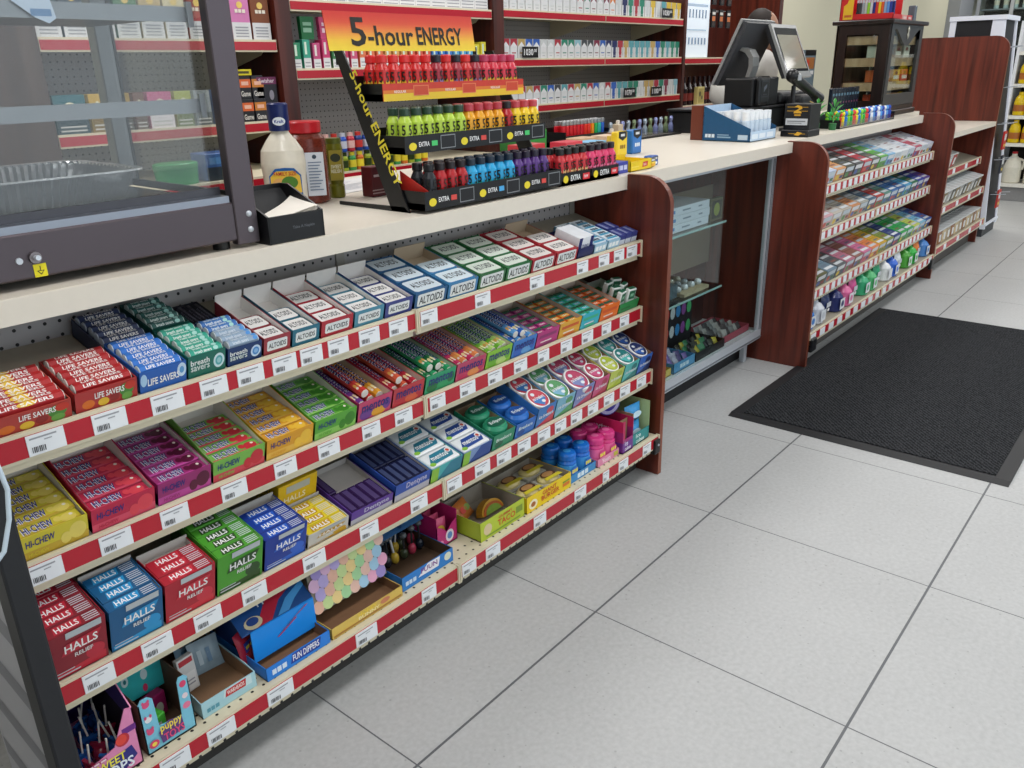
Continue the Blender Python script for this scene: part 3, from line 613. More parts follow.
chews(-1.461, -1.358, '#9c3070', '#c04c9c', '#5c1838', 'magenta grape and berry chew tray on the second shelf', 'dark magenta chew pack on the second shelf', hb=0.066)
chews(-1.355, -1.244, '#7cb850', '#d04a58', '#c8303c', 'green and red strawberry kiwi chew tray on the second shelf', 'green chew pack with a red fruit end', n=5, hb=0.084)
chews(-1.241, -1.130, '#e0a02c', '#e8b850', '#f0c040', 'orange mango chew tray on the second shelf', 'orange mango chew pack')
chews(-1.127, -1.018, '#5ca83c', '#8cc860', '#3c8428', 'green apple chew tray on the second shelf', 'green apple chew pack')

def mrolls(x0, x1, c, cols, label, gl, n=6, r=0.0108, hf=0.048, ttl='mentos', upper=True, fc=None, inner='#d8ccbc', S='s2'):
    fr_ = [('r', 0, 0, 1, 1, fc or c), ('e', 0.25, 0.3, 0.2, 0.28, cols[0]), ('e', 0.62, 0.24, 0.22, 0.24, cols[-1]), ('e', 0.85, 0.5, 0.12, 0.3, cols[0]), ('t', ttl, 0.1, 0.42, 0.9, 0.86, '#252c78', 0.004)]
    tray(S, x0, x1, label, 0.178, hf, hs=hf, outer=c, inner=inner, front=fr_, fl=0.024)
    wd = x1 - x0 - 0.008; n = int(wd / (2 * r + 0.0005)); gap = wd / n
    for j, col in enumerate(sorted(set(cols), key=cols.index)):
        src = rolly(0.145, r, col, [('r', 0, 0, 1, 1, col), ('e', 0.84, 0.5, 0.045, 0.4, '#e8d8a0' if j % 2 == 0 else '#d8a050'), ('t', ttl, 0.035, -0.05, 0.72, 0.86, '#dcdcec'), ('t', ttl, 0.05, 0.05, 0.735, 1.0, '#23296c'), ('e', 0.9, 0.5, 0.025, 0.35, '#e8e0d0')], '#e8e4da')
        pts = [(x0 + 0.004 + i * gap + 0.0003, 0.012 + random.uniform(0, 0.010), 0.0255) for i in range(n) if cols[i % len(cols)] == col]
        if upper: pts += [(x0 + 0.004 + (i + 0.5) * gap, 0.016 + random.uniform(0, 0.008), 0.0255 + r * 1.82) for i in range(n - 2) if cols[(i + 1) % len(cols)] == col]
        lay(src, S, pts, ('%s, %s' % (gl[0], gl[1 + j])) if len(gl) > 1 else gl[0], gl[0] if len(gl) == 1 else gl[0] + ' ' + gl[1 + j])
mrolls(-1.014, -0.918, '#b03468', ['#6c3a8c', '#d03c38', '#e0a030'], 'rainbow fruit chewy mint roll tray on the second shelf', ('striped chewy mint roll in the rainbow tray', 'purple wrapper', 'red wrapper', 'amber wrapper'), fc='#c8486c')
mrolls(-0.915, -0.819, '#c03c44', ['#b82c3c', '#d45c40'], 'red cinnamon chewy mint roll tray left of the shelf seam', ('chewy roll in red tray left of the seam', 'crimson wrapper', 'orange red wrapper'))
mrolls(-0.815, -0.715, '#1f8a58', ['#1a7040', '#2c9c64'], 'dark green spearmint roll tray right of the shelf seam', ('chewy mint roll in the dark green tray', 'deep green wrapper', 'mid green wrapper'), fc='#33a070')
mrolls(-0.712, -0.607, '#c04868', ['#c02c5c', '#e08a50'], 'pink mixed fruit roll tray on the second shelf', ('chewy fruit roll in the pink tray', 'pink wrapper', 'peach wrapper'), upper=False, inner='#d8b8ae')
mrolls(-0.604, -0.506, '#8cc43c', ['#6cac34', '#b4d478'], 'lime green apple roll tray on the second shelf', ('chewy apple roll in the lime tray', 'lime wrapper', 'pale green wrapper'), upper=False)
mrolls(-0.503, -0.405, '#3c7cc8', ['#2c62bc', '#5c9cd8'], 'blue chewy mint roll tray on the second shelf', ('chewy mint roll in the blue tray', 'blue wrapper', 'sky blue wrapper'))
def ticks(x0, x1, c, c2, label, gl, rows=5, hf=0.046):
    fr_ = [('r', 0, 0, 1, 1, c), ('r', 0.1, 0.55, 0.9, 0.75, c2), ('r', 0.2, 0.25, 0.7, 0.33, '#efe4e0'), ('e', 0.5, 0.12, 0.3, 0.08, c2)]
    tray('s2', x0, x1, label, 0.168, hf, hs=hf, outer=c, inner='#c8b8a8', front=fr_, fl=0.022)
    wd = (x1 - x0 - 0.010) / 2
    b = MB(); b.rbox(0, wd - 0.002, 0, 0.026, 0, 0.014, P(c2, 0.2), 0.002, 1); b.rbox(0.002, wd - 0.004, 0.016, 0.0258, 0.012, 0.016, P('#2e5c44', 0.3), 0.001, 1)
    b.art((0, 0, 0.014), X1, Y1, wd - 0.002, 0.015, [('r', 0.1, 0.15, 0.9, 0.9, c), ('t', 'tic', 0.25, 0.3, 0.75, 0.8, '#f0ece4')])
    s_ = tag(b.build('mint_box'), 'x', 'mints')
    lay(s_, 's2', [(x0 + 0.005 + k * wd, 0.008 + i * 0.0285, 0.0235) for i in range(rows) for k in (0, 1)], gl, gl)
ticks(-0.402, -0.305, '#b8347c', '#8c2c68', 'magenta mint box tray on the second shelf', 'small magenta mint box with dark green lid')
ticks(-0.302, -0.200, '#e0a838', '#d05c28', 'yellow and orange mint box tray on the second shelf', 'small orange mint box in the yellow tray')
ticks(-0.198, -0.104, '#3cb4c8', '#44b488', 'aqua mint box tray on the second shelf', 'small mint green box in the aqua tray')
ticks(-0.101, -0.003, '#e8742c', '#d85c34', 'orange mint box tray on the second shelf', 'small bright orange mint box with dark lid')
tray('s2', 0.001, 0.112, 'green edged tray of tumbled white packs at the right end of the second shelf', 0.150, 0.030, hs=0.034, outer='#2c8a4c', inner='#d8dcd4', fl=0.004, front=[('r', 0, 0, 1, 1, '#2c8c4e'), ('r', 0.1, 0.3, 0.6, 0.5, '#1c6a3a')])
b = MB(); b.rbox(-0.019, 0.019, 0, 0.016, 0, 0.062, P('#e3e8e3', 0.25), 0.003, 1); b.art((-0.019, 0, 0), X1, Z1, 0.038, 0.062, [('r', 0.12, 0.45, 0.88, 0.9, '#2c6a4c'), ('r', 0.3, 0.6, 0.7, 0.75, '#8fc4a4'), ('r', 0.15, 0.1, 0.85, 0.2, '#b7c8bc')]); b.art((-0.019, 0, 0.062), X1, Y1, 0.038, 0.016, [('r', 0.1, 0.1, 0.9, 0.9, '#2e6a50')])
s_ = tag(b.build('mint_box'), 'x', 'mints')
for i, (x, y, h, rz) in enumerate(((0.024, 0.012, 0.0045, 0.15), (0.070, 0.010, 0.0045, -0.1), (0.028, 0.040, 0.0045, -0.2), (0.078, 0.042, 0.0045, 0.2), (0.040, 0.074, 0.0045, 0.1), (0.084, 0.078, 0.0045, -0.3))):
    o = s_ if i == 0 else dup(s_); put(o, 's2', x, y, h, rz); o['label'] = 'tumbled white mint box with green window, %s from the front' % ORD[i]; o['group'] = 'tumbled white mint boxes'

# ================= THIRD ROW =================
def halls(x0, x1, c, cl, label, gl, n=5, hf=0.094, y0=0.0, rows=5, D=None, S='s3', flaps=True, mode=1, name='HALLS', inner=None, sb=None):
    D = D or (rows * 0.0225 + 0.012)
    fr_ = [('r', 0, 0, 1, 1, c), ('p', [(0.04, 0.02), (0.96, 0.02), (0.96, 0.2), (0.04, 0.12)], cl), ('e', 0.78, 0.30, 0.17, 0.16, cl), ('r', 0.06, 0.06, 0.5, 0.09, '#c8ccd4'), ('r', 0.06, 0.14, 0.4, 0.16, '#c8ccd4'), ('p', [(0.2, 0.5), (0.3, 0.74), (0.92, 0.78), (0.8, 0.54)], cl), ('t', name, 0.26, 0.54, 0.84, 0.72, '#f2f2f0', 0.002), ('t', 'RELIEF', 0.42, 0.38, 0.74, 0.47, '#e8e8e6', 0.001), ('r', 0.3, 0.86, 0.92, 1.0, '#b9c0c4')]
    tray(S, x0, x1, label, D, hf, hb=hf, hs=hf - 0.006, outer=c, inner=inner or '#cfcac4', front=fr_, fl=hf - 0.022, y=y0 + 0.004)
    L = x1 - x0 - 0.008
    sb = sb or c
    src = stick(L, 0.0215, 0.018, sb, [('r', 0, 0, 1, 1, sb), ('p', [(0.12, 0.15), (0.16, 0.9), (0.66, 0.9), (0.62, 0.15)], cl), ('t', name, 0.17, 0.25, 0.6, 0.8, '#f2f3f4')] + [('r', 0.69, 0.14 + k * 0.2, 0.96, 0.22 + k * 0.2, '#ccd2da') for k in range(4)], 'lozenge_pack')
    lay(src, S, [(x0 + 0.004 + random.uniform(-.001, .001), y0 + 0.0065 + i * 0.0225, hf - 0.0205 + 0.0015 * math.sin(2 * i)) for i in range(n)], gl, gl)
halls(-1.700, -1.608, '#8c1c2c', '#c0283c', 'dark red cherry lozenge box, leftmost on the third shelf', 'dark red lozenge pack in the leftmost box of the third shelf', hf=0.096)
halls(-1.604, -1.511, '#1c5c8c', '#2c96d0', 'teal blue lozenge box on the third shelf', 'light blue lozenge pack in the teal blue box', n=4, rows=4, hf=0.092)
halls(-1.508, -1.411, '#b02434', '#cc3444', 'bright red lozenge box with three packs on the third shelf', 'bright red lozenge pack beside the teal blue box', n=3, rows=3, hf=0.090, D=0.092)
halls(-1.408, -1.311, '#4c9c30', '#2c4c24', 'lime green lozenge box on the third shelf', 'lime green lozenge pack with a dark label', n=5, rows=5, hf=0.092)
b = MB(); b.rbox(0, 0.09, 0, 0.03, 0, 0.09, P('#3c7c2c', 0.35), 0.001, 1); b.art((0, 0, 0.09), X1, Y1, 0.09, 0.03, [('r', 0.15, 0.2, 0.8, 0.8, '#1c2c18'), ('t', 'HALLS', 0.22, 0.3, 0.72, 0.7, '#5c9c48')])
o = b.build('lozenge_box'); tag(o, 'closed darker green lozenge box standing behind the lime green box', 'lozenges'); put(o, 's3', -1.406, 0.132)
halls(-1.307, -1.209, '#1c3c98', '#2c62c8', 'deep blue lozenge box with a white raised back on the third shelf', 'deep blue lozenge pack', n=4, rows=4, hf=0.078, D=0.112)
# yellow: low front tray of packs, tall closed box behind
halls(-1.205, -1.100, '#c8c4bc', '#c89a1c', 'low open front of yellow honey lozenges on the third shelf', 'yellow honey lozenge pack in the low open box', n=4, rows=4, hf=0.034, D=0.100, name='HALLS', sb='#e4cc2c')
b = MB(); b.rbox(0, 0.098, 0, 0.075, 0, 0.088, P('#e0b81c', 0.35), 0.001, 1)
for k in range(3): b.art((0, 0.004 + k * 0.024, 0.088), X1, Y1, 0.098, 0.022, [('r', 0.2, 0.2, 0.75, 0.85, '#9c3820'), ('t', 'HALLS', 0.25, 0.3, 0.7, 0.75, '#e8c850')])
b.art((0, 0, 0), X1, Z1, 0.098, 0.088, [('r', 0.2, 0.72, 0.8, 0.92, '#b0b4ac'), ('t', 'HALLS', 0.15, 0.45, 0.7, 0.62, '#f4ecc8')])
b.art((0, 0.075, 0), (0, -1, 0), Z1, 0.075, 0.088, [('t', 'HALLS', 0.2, 0.6, 0.8, 0.76, '#8c6c18')])
o = b.build('lozenge_box'); tag(o, 'closed bright yellow lozenge box standing behind the yellow honey packs', 'lozenges'); put(o, 's3', -1.203, 0.106)
def blister(x0, x1, c, cl, label, gl, skip=(), hf=0.034, S='s3', txt='Dentyne', body='#26264a'):
    tray(S, x0, x1, label, 0.158, hf, hs=hf, outer=c, inner='#b5b0ac', front=[('r', 0, 0, 1, 1, c), ('r', 0, 0, 1, 0.42, '#b4b2be'), ('t', txt, 0.3, 0.48, 0.9, 0.92, '#c8c4dc', 0.001)], fl=hf - 0.016)
    wd = (x1 - x0 - 0.010) / 5
    b = MB(); b.rbox(0, wd - 0.001, 0, 0.070, 0, 0.012, P(body, 0.25), 0.0015, 1); b.art((0, 0, 0.012), X1, Y1, wd - 0.001, 0.070, [('r', 0.2, 0.08, 0.8, 0.92, cl)])
    s_ = tag(b.build('gum_pack'), 'x', 'gum')
    lay(s_, S, [(x0 + 0.0055 + k * wd, 0.008 + i * 0.074, hf - 0.0145) for i in (0, 1) for k in range(5) if (i, k) not in skip], gl, gl)
blister(-1.094, -0.975, '#5c3a94', '#4a3a68', 'purple violet gum tray with an empty silver corner', 'dark violet gum pack in the purple tray', skip=((1, 1), (1, 2), (1, 3), (1, 4)), body='#33204c')
blister(-0.970, -0.861, '#2c50a8', '#3a4468', 'navy gum tray full of dark packs left of the shelf seam', 'dark navy gum pack in the navy tray', hf=0.046, body='#1c2040')
def gumbot(x0, x1, c, c2, label, gl):
    tray('s3', x0, x1, label, 0.168, 0.040, hs=0.036, outer=c, inner='#a8a49c', front=[('r', 0, 0, 1, 1, c), ('r', 0, 0, 0.24, 1, '#8cc044'), ('p', [(0.2, 0), (0.6, 1), (1, 1), (1, 0)], c2)], fl=0.022)
    wd = x1 - x0 - 0.008
    b = MB(); b.rbox(0, wd, 0, 0.050, 0, 0.018, P('#e6eaec', 0.25), 0.004, 2)
    b.art((0, 0, 0.018), X1, Y1, wd, 0.050, [('p', [(0.1, 0.3), (0.2, 0.14), (0.85, 0.2), (0.94, 0.5), (0.86, 0.84), (0.3, 0.8)], c2), ('e', 0.84, 0.62, 0.08, 0.16, '#e4e6e8'), ('e', 0.84, 0.62, 0.05, 0.1, '#c84c3c'), ('e', 0.12, 0.16, 0.09, 0.12, '#8cc044'), ('t', 'mentos', 0.22, 0.34, 0.76, 0.62, '#eef2f4')])
    lay(tag(b.build('gum_pack'), 'x', 'gum'), 's3', [(x0 + 0.004, 0.008 + i * 0.053, 0.0235) for i in range(3)], gl, gl)
gumbot(-0.857, -0.753, '#4cb0b4', '#2c7c94', 'aqua and white chewing gum tray at the shelf seam', 'white gum pack with a teal swoosh')
gumbot(-0.749, -0.646, '#7c98c8', '#2c4c94', 'white and blue chewing gum tray on the third shelf', 'white gum pack with a navy blue swoosh')
def dome(rx, ry, h, c, cl, txt='Eclipse'):
    b = MB(); b.lathe([(1, 0), (1, h * 0.55), (0.96, h * 0.75), (0.80, h * 0.93), (0.5, h), (0.01, h * 1.02)], P(c, 0.2), 20, sx=rx, sy=ry)
    b.art((-rx * .8, -ry * .6, h * 1.02), X1, Y1, rx * 1.6, ry * 1.2, [('e', 0.5, 0.5, 0.48, 0.5, cl), ('t', txt, 0.14, 0.32, 0.86, 0.68, '#dbe6e4')])
    return tag(b.build('gum_tub'), 'x', 'gum')
for x0, x1, c, cl, nm in ((-0.641, -0.556, '#2c8c68', '#1c5c48', 'emerald green'), (-0.552, -0.469, '#2c6cc0', '#1c4c98', 'royal blue')):
    tray('s3', x0, x1, nm + ' gum tub tray on the third shelf', 0.140, 0.044, hs=0.046, outer=c, inner='#a08468', front=[('r', 0, 0, 1, 1, c), ('e', 0.3, 0.3, 0.2, 0.2, cl), ('t', 'Breakers', 0.15, 0.5, 0.85, 0.75, '#e0eee8')], fl=0.018)
    s_ = dome((x1 - x0) / 2 - 0.005, 0.030, 0.036, c, cl)
    lay(s_, 's3', [((x0 + x1) / 2, 0.038, 0.0200), ((x0 + x1) / 2, 0.100, 0.0205)], nm + ' oval gum tub on the third shelf', nm + ' oval gum tubs')
# round mint pucks leaning back in narrow trays
PK = [(-0.465, -0.386, '#c84858', '#3c7cc0', 'red and blue'), (-0.382, -0.298, '#5c9c68', '#7cb4cc', 'green and pale blue'), (-0.294, -0.204, '#b84868', '#7c88bc', 'rose and lilac'), (-0.200, -0.126, '#b03450', '#c85080', 'crimson and pink'), (-0.122, -0.046, '#a8b83c', '#c0cc5c', 'yellow green'), (-0.042, 0.038, '#2c7c7c', '#58b8b4', 'teal'), (0.042, 0.117, '#26386c', '#3c6cc0', 'navy and blue')]
for x0, x1, c, c2, nm in PK:
    tray('s3', x0, x1, nm + ' mint puck tray on the third shelf', 0.150, 0.060, hb=0.060, hs=0.075, outer=c2, inner='#9b7c60', front=[('r', 0, 0, 1, 1, c2), ('p', [(0, 0), (1, 0.5), (1, 0)], c), ('e', 0.7, 0.7, 0.2, 0.18, c), ('t', 'ice breakers', 0.12, 0.42, 0.9, 0.62, '#eef0f2', 0.004)], fl=0.012)
    r = (x1 - x0) / 2 - 0.004
    b = MB(); b.lathe([(1, 0), (1, 0.020, P('#e8e8ea', 0.25)), (0.97, 0.023, P('#e8e8ea', 0.25)), (0.86, 0.024, P('#f0f0f0', 0.2)), (0.84, 0.0225, P(c, 0.3)), (0.01, 0.0225, P(c, 0.3))], P('#e8e8ea', 0.25), 24, sx=r, sy=r)
    b.art((-r * .8, -r * .8, 0.0228), X1, Y1, r * 1.6, r * 1.6, [('p', [(0.06, 0.36), (0.5, 0.02), (0.94, 0.4), (0.8, 0.5), (0.2, 0.5)], c2), ('e', 0.36, 0.78, 0.12, 0.1, '#dfe6ea'), ('e', 0.64, 0.24, 0.12, 0.09, '#dfe6ea'), ('t', 'ice breakers', 0.1, 0.42, 0.9, 0.62, '#f0f2f4')])
    s_ = tag(b.build('mint_puck'), 'x', 'mints')
    for i, (y, h) in enumerate(((0.045, 0.042), (0.109, 0.048))):
        o = s_ if i == 0 else dup(s_); l, rt = spot('s3', (x0 + x1) / 2, y, h); o.location = l
        o.rotation_euler = (math.radians(15 + 14), 0, 0)
        o['label'] = '%s round mint puck with white rim, %s in its tray' % (nm, ('front', 'back')[i])
        o['group'] = nm + ' mint pucks'

# ================= BOTTOM ROW =================
def wtray(x0, x1, label, front, D, hf, outer, inner, y=0.012, hs=None, hb=None, cat='display tray', fl=0.003, left_side=(), name='candy_tray'):
    w_ = x1 - x0 - 0.002; hs = hs or hf; hb = hb or hf
    o_, i_ = P(outer, 0.4, var=0.05), P(inner, 0.75, var=0.08); th = 0.0016
    b = MB(); b.box(0, w_, 0, D, 0, fl, i_); b.box(0, w_, 0, th, 0, hf, o_); b.box(0, w_, D - th, D, 0, hb, i_)
    for xa, xb in ((0, th), (w_ - th, w_)):
        b.prism([(0, 0), (D, 0), (D, hs), (0.03, hs if hs <= hf else (hf + hs) / 2), (0, hf)], 'x', xa, xb, o_)
        xi = th + 0.0003 if xa == 0 else w_ - th - 0.0003
        b.add([(xi, th, fl), (xi, D, fl), (xi, D, hs - 0.001), (xi, th, hf - 0.001)], [(0, 1, 2, 3)], i_)
    b.art((0, 0, 0), X1, Z1, w_, hf, front)
    if left_side: b.art((0, D, 0), (0, -1, 0), Z1, D, hf, left_side)
    o = b.build(name); tag(o, label, cat); return put(o, 's4', x0 + 0.001, y)
def bag(w_, h_, d_, c, layers=(), name='candy_bag', n=7, seed=1):
    """crimped pouch standing up, puffed in the middle"""
    rnd = random.Random(seed); b = MB(); vs = []; fs = []
    for side in (-1, 1):
        for j in range(n + 1):
            for i in range(n + 1):
                u, v = i / n, j / n; p = (math.sin(math.pi * u) * math.sin(math.pi * v)) ** 0.55
                k = rnd.uniform(-0.0015, 0.0015) if 0 < i < n and 0 < j < n else 0
                vs.append(((u - .5) * w_ * (1 - 0.06 * math.sin(math.pi * v)), side * (d_ / 2 * p + 0.0004) + k, v * h_))
    m_ = (n + 1) ** 2
    for s_ in (0, 1):
        for j in range(n):
            for i in range(n):
                a = s_ * m_ + j * (n + 1) + i; q = (a, a + 1, a + n + 2, a + n + 1); fs.append(q if s_ == 0 else q[::-1])
    b.add(vs, fs, P(c, 0.25, var=0.15, scale=90), True)
    if layers: b.art((-w_ / 2 * .7, -d_ / 2 - 0.0006, h_ * .22), X1, Z1, w_ * .7, h_ * .56, list(layers))
    return tag(b.build(name), 'x', 'candy')
def placeW(o, loc, rot=(0, 0, 0), label=None, group=None, cat=None):
    o.location = loc; o.rotation_euler = rot
    if label: o['label'] = label
    if group: o['group'] = group
    if cat: o['category'] = cat
    return o
D0 = 0.1445
# pink lollipop carton, cut diagonally, at the left end
b = MB(); w_ = 0.092; D = 0.19; pk = P('#e089b4', 0.4); pu = P('#34246c', 0.4); inn = P('#1c1620', 0.7)
b.box(0, w_, 0, D, 0, 0.003, pk)
b.prism([(0, 0), (w_, 0), (w_, 0.118), (w_ - 0.012, 0.122), (w_ - 0.04, 0.060), (0, 0.046)], 'y', 0, 0.002, pk)
b.prism([(0, 0.003), (D, 0.003), (D, 0.150), (0.05, 0.150), (0, 0.118)], 'x', w_ - 0.002, w_, pk)
b.add([(w_ - 0.0024, 0.003, 0.004), (w_ - 0.0024, D, 0.004), (w_ - 0.0024, D, 0.12), (w_ - 0.0024, 0.003, 0.085)], [(0, 1, 2, 3)], inn)
b.add([(w_ - 0.0024, 0.003, 0.085), (w_ - 0.0024, D, 0.12), (w_ - 0.0024, D, 0.149), (w_ - 0.0024, 0.05, 0.149), (w_ - 0.0024, 0.003, 0.117)], [(0, 1, 2, 3, 4)], pu)
b.prism([(0, 0.003), (D, 0.003), (D, 0.10), (0, 0.046)], 'x', 0, 0.002, pk); b.box(0, w_, D - 0.002, D, 0, 0.15, pu)
b.art((0, 0, 0), X1, Z1, w_, 0.12, [('r', 0.74, 0.62, 1, 0.72, '#6c2c84'), ('e', 0.72, 0.56, 0.13, 0.105, '#c0303c'), ('e', 0.70, 0.57, 0.10, 0.08, '#e0483c'), ('p', [(0.05, 0.06), (0.1, 0.30), (0.85, 0.40), (0.92, 0.2), (0.6, 0.03)], '#2c2c7c'), ('t', 'SWEET', 0.12, 0.24, 0.72, 0.38, '#f4e850', 0.002), ('t', 'POPS', 0.22, 0.06, 0.84, 0.24, '#e4ecf4', 0.002), ('r', 0.03, 0.40, 0.4, 0.44, '#b83c68'), ('t', 'CHARMS', 0.05, 0.405, 0.38, 0.435, '#f0d8e0')])
o = b.build('lollipop_box'); tag(o, 'pink and purple lollipop box with diagonal opening at the left end of the bottom shelf', 'candy box'); placeW(o, (-1.695, 0.272, D0))
b = MB(); b.ball((0, 0, 0.014), 0.0135, 0.0135, 0.014, P('#1c4a94', 0.2, var=0.3)); b.cyl((0, 0, 0.022), (0.004, 0, 0.075), 0.0018, P('#d8d4cc', 0.4), 6)
b.prism([(-0.008, 0.02), (0.008, 0.02), (0.016, 0.034), (-0.016, 0.034)], 'y', -0.003, 0.003, P('#24589c', 0.2, var=0.3))
lp = tag(b.build('lollipop'), 'x', 'candy')
b = MB(); b.ball((0, 0, 0.014), 0.0135, 0.0135, 0.014, P('#7c1c34', 0.2, var=0.3)); b.cyl((0, 0, 0.022), (-0.004, 0, 0.075), 0.0018, P('#d8d4cc', 0.4), 6)
b.prism([(-0.008, 0.02), (0.008, 0.02), (0.016, 0.034), (-0.016, 0.034)], 'y', -0.003, 0.003, P('#8c2440', 0.2, var=0.3))
lp2 = tag(b.build('lollipop'), 'x', 'candy')
rnd = random.Random(3)
for i in range(16):
    s_ = (lp, lp2)[1 if i % 4 == 0 else 0]; o = s_ if i < 2 and (i == 1 or i == 0) and ((i == 0 and s_ is lp2) or (i == 1 and s_ is lp)) else dup(s_)
    gx, gy = i % 3, i // 3
    placeW(o, (-1.678 + gx * 0.028 + rnd.uniform(-.001, .001), 0.30 + gy * 0.028, D0 + 0.005), (rnd.uniform(-.2, .2), rnd.uniform(-.2, .2), rnd.uniform(0, 3)), ('dark red' if s_ is lp2 else 'blue') + ' wrapped lollipop in the pink and purple box, row %s, %s across' % (ORD[gy], ORD[gx]), 'lollipops in the pink box')
# puppy display
b = MB(); w_ = 0.092; cb = P('#7cc4dc', 0.4); ci = P('#5c4434', 0.8); tl = P('#38bcc0', 0.4)
b.box(0, w_, 0, 0.17, 0, 0.003, ci)
b.prism([(0, 0), (w_, 0), (w_, 0.112), (w_ - 0.006, 0.118), (w_ - 0.016, 0.118), (w_ - 0.020, 0.110), (w_ - 0.022, 0.040), (0.028, 0.046), (0.026, 0.108), (0.018, 0.116), (0.006, 0.116), (0, 0.108)], 'y', 0, 0.0018, cb)
for xa in (0, w_ - 0.0018): b.prism([(0, 0), (0.17, 0), (0.17, 0.105), (0.1, 0.105), (0, 0.108)], 'x', xa, xa + 0.0018, ci)
b.box(0, w_, 0.168, 0.17, 0, 0.11, ci)
b.box(-0.002, w_ + 0.002, 0.096, 0.0985, 0.046, 0.118, tl)
b.prism([(0.0985, 0.118), (0.165, 0.138), (0.165, 0.136), (0.0985, 0.116)], 'x', -0.002, w_ + 0.002, P('#33807c', 0.5))
pup = []
for cx, cy in ((0.14, 0.88), (0.13, 0.62), (0.12, 0.40), (0.88, 0.86), (0.86, 0.62), (0.9, 0.42)): pup += [('e', cx, cy, 0.07, 0.055, '#d8507c' if cy < .5 or cy > .7 else '#e8e8ec'), ('e', cx - .05, cy + .05, 0.025, 0.03, '#d8507c'), ('e', cx + .05, cy + .05, 0.025, 0.03, '#d8507c')]
pup = pup[:18]
b.art((0, 0, 0), X1, Z1, w_, 0.116, pup[:9] + [('p', [(0.3, 0.08), (0.26, 0.3), (0.48, 0.42), (0.74, 0.36), (0.76, 0.12)], '#5c3c7c'), ('t', 'puppy', 0.3, 0.24, 0.74, 0.38, '#f4dc4c', 0.002), ('t', 'TOYS', 0.34, 0.09, 0.76, 0.23, '#e84c7c', 0.002), ('e', 0.14, 0.16, 0.1, 0.07, '#d8446c'), ('e', 0.14, 0.16, 0.05, 0.035, '#f0d850')])
b.art((w_ - 0.021, 0, 0), X1, Z1, 0.021, 0.116, [('e', 0.5, 0.88, 0.3, 0.06, '#d8446c'), ('e', 0.5, 0.66, 0.26, 0.05, '#ecd8dc'), ('e', 0.5, 0.48, 0.36, 0.06, '#e87c9c')])
b.art((0, 0.096, 0.046), X1, Z1, w_, 0.072, [('e', 0.24, 0.66, 0.07, 0.16, '#d8ecf0'), ('e', 0.62, 0.60, 0.07, 0.16, '#d8ecf0'), ('e', 0.60, 0.2, 0.05, 0.12, '#d8446c'), ('e', 0.24, 0.66, 0.03, 0.07, '#2c7c88')])
o = b.build('candy_tray'); tag(o, 'light blue puppy candy display with two upright tabs and a teal lid', 'display tray'); placeW(o, (-1.592, 0.276, D0))
for nm, c, x, y, r, h, t in (('lime green candy box lying inside the light blue puppy display', '#4cb43c', -1.560, 0.296, 0.25, 0.044, 0.04), ('magenta candy box behind the lime green one in the puppy display', '#a02060', -1.535, 0.342, 0.2, 0.050, 0.020)):
    b = MB(); b.rbox(-0.021, 0.021, 0, t, 0, h, P(c, 0.35), 0.002, 1); b.art((-0.021, 0, 0), X1, Z1, 0.042, h, [('r', 0.1, 0.15, 0.75, 0.7, '#b8bcb8' if t > .03 else c), ('e', 0.6, 0.4, 0.2, 0.25, '#d8d4c8')])
    o = b.build('candy_box'); tag(o, nm, 'candy'); placeW(o, (x, y, D0 + 0.004), (0, 0, r))
# pale blue tray with a few pouches
wtray(-1.485, -1.368, 'nearly empty pale blue tray with a red logo on the bottom shelf', [('r', 0, 0, 1, 1, '#a9d2dc'), ('p', [(0.38, 0.5), (0.42, 1.0), (0.92, 1.0), (0.92, 0.4)], '#c8e0e4'), ('p', [(0.42, 0.5), (0.45, 0.92), (0.82, 0.95), (0.80, 0.45)], '#c02c34'), ('t', 'WARHEADS', 0.46, 0.58, 0.78, 0.84, '#f0e8e4'), ('t', 'sour', 0.08, 0.25, 0.3, 0.5, '#5c9cb0')], 0.22, 0.034, '#a4cfdb', '#8c6c50', hs=0.042, y=0.020)
o = bag(0.050, 0.088, 0.014, '#9cc0d8', [('r', 0.1, 0.65, 0.9, 0.95, '#b83c4c'), ('r', 0.1, 0.1, 0.9, 0.5, '#6c98b8')], seed=4); placeW(o, (-1.425, 0.430, D0 + 0.004), (-0.15, 0, 0.3), 'pale blue and white candy pouch standing in the nearly empty tray', None)
o = bag(0.062, 0.066, 0.012, '#8ca0ac', [('r', 0.1, 0.1, 0.3, 0.9, '#a8b8c0'), ('r', 0.5, 0.1, 0.7, 0.9, '#5c7c98')], seed=5); placeW(o, (-1.405, 0.385, D0 + 0.006), (-0.35, 0, -0.1), 'clear grey blister pouch leaning in the nearly empty tray', None)
b = MB(); b.rbox(-0.018, 0.018, 0, 0.012, 0, 0.075, P('#d4d4d2', 0.4), 0.001, 1); b.art((-0.018, 0, 0), X1, Z1, 0.036, 0.075, [('r', 0.1, 0.80, 0.9, 0.95, '#b83c44'), ('r', 0.1, 0.05, 0.9, 0.55, '#e4e2e0'), ('r', 0.2, 0.3, 0.8, 0.34, '#9c9ca4'), ('r', 0.2, 0.2, 0.8, 0.24, '#9c9ca4')])
o = b.build('candy_box'); tag(o, 'white candy box with red top standing at the left of the nearly empty tray', 'candy'); placeW(o, (-1.458, 0.36, D0 + 0.004), (-0.1, 0, 0.1))
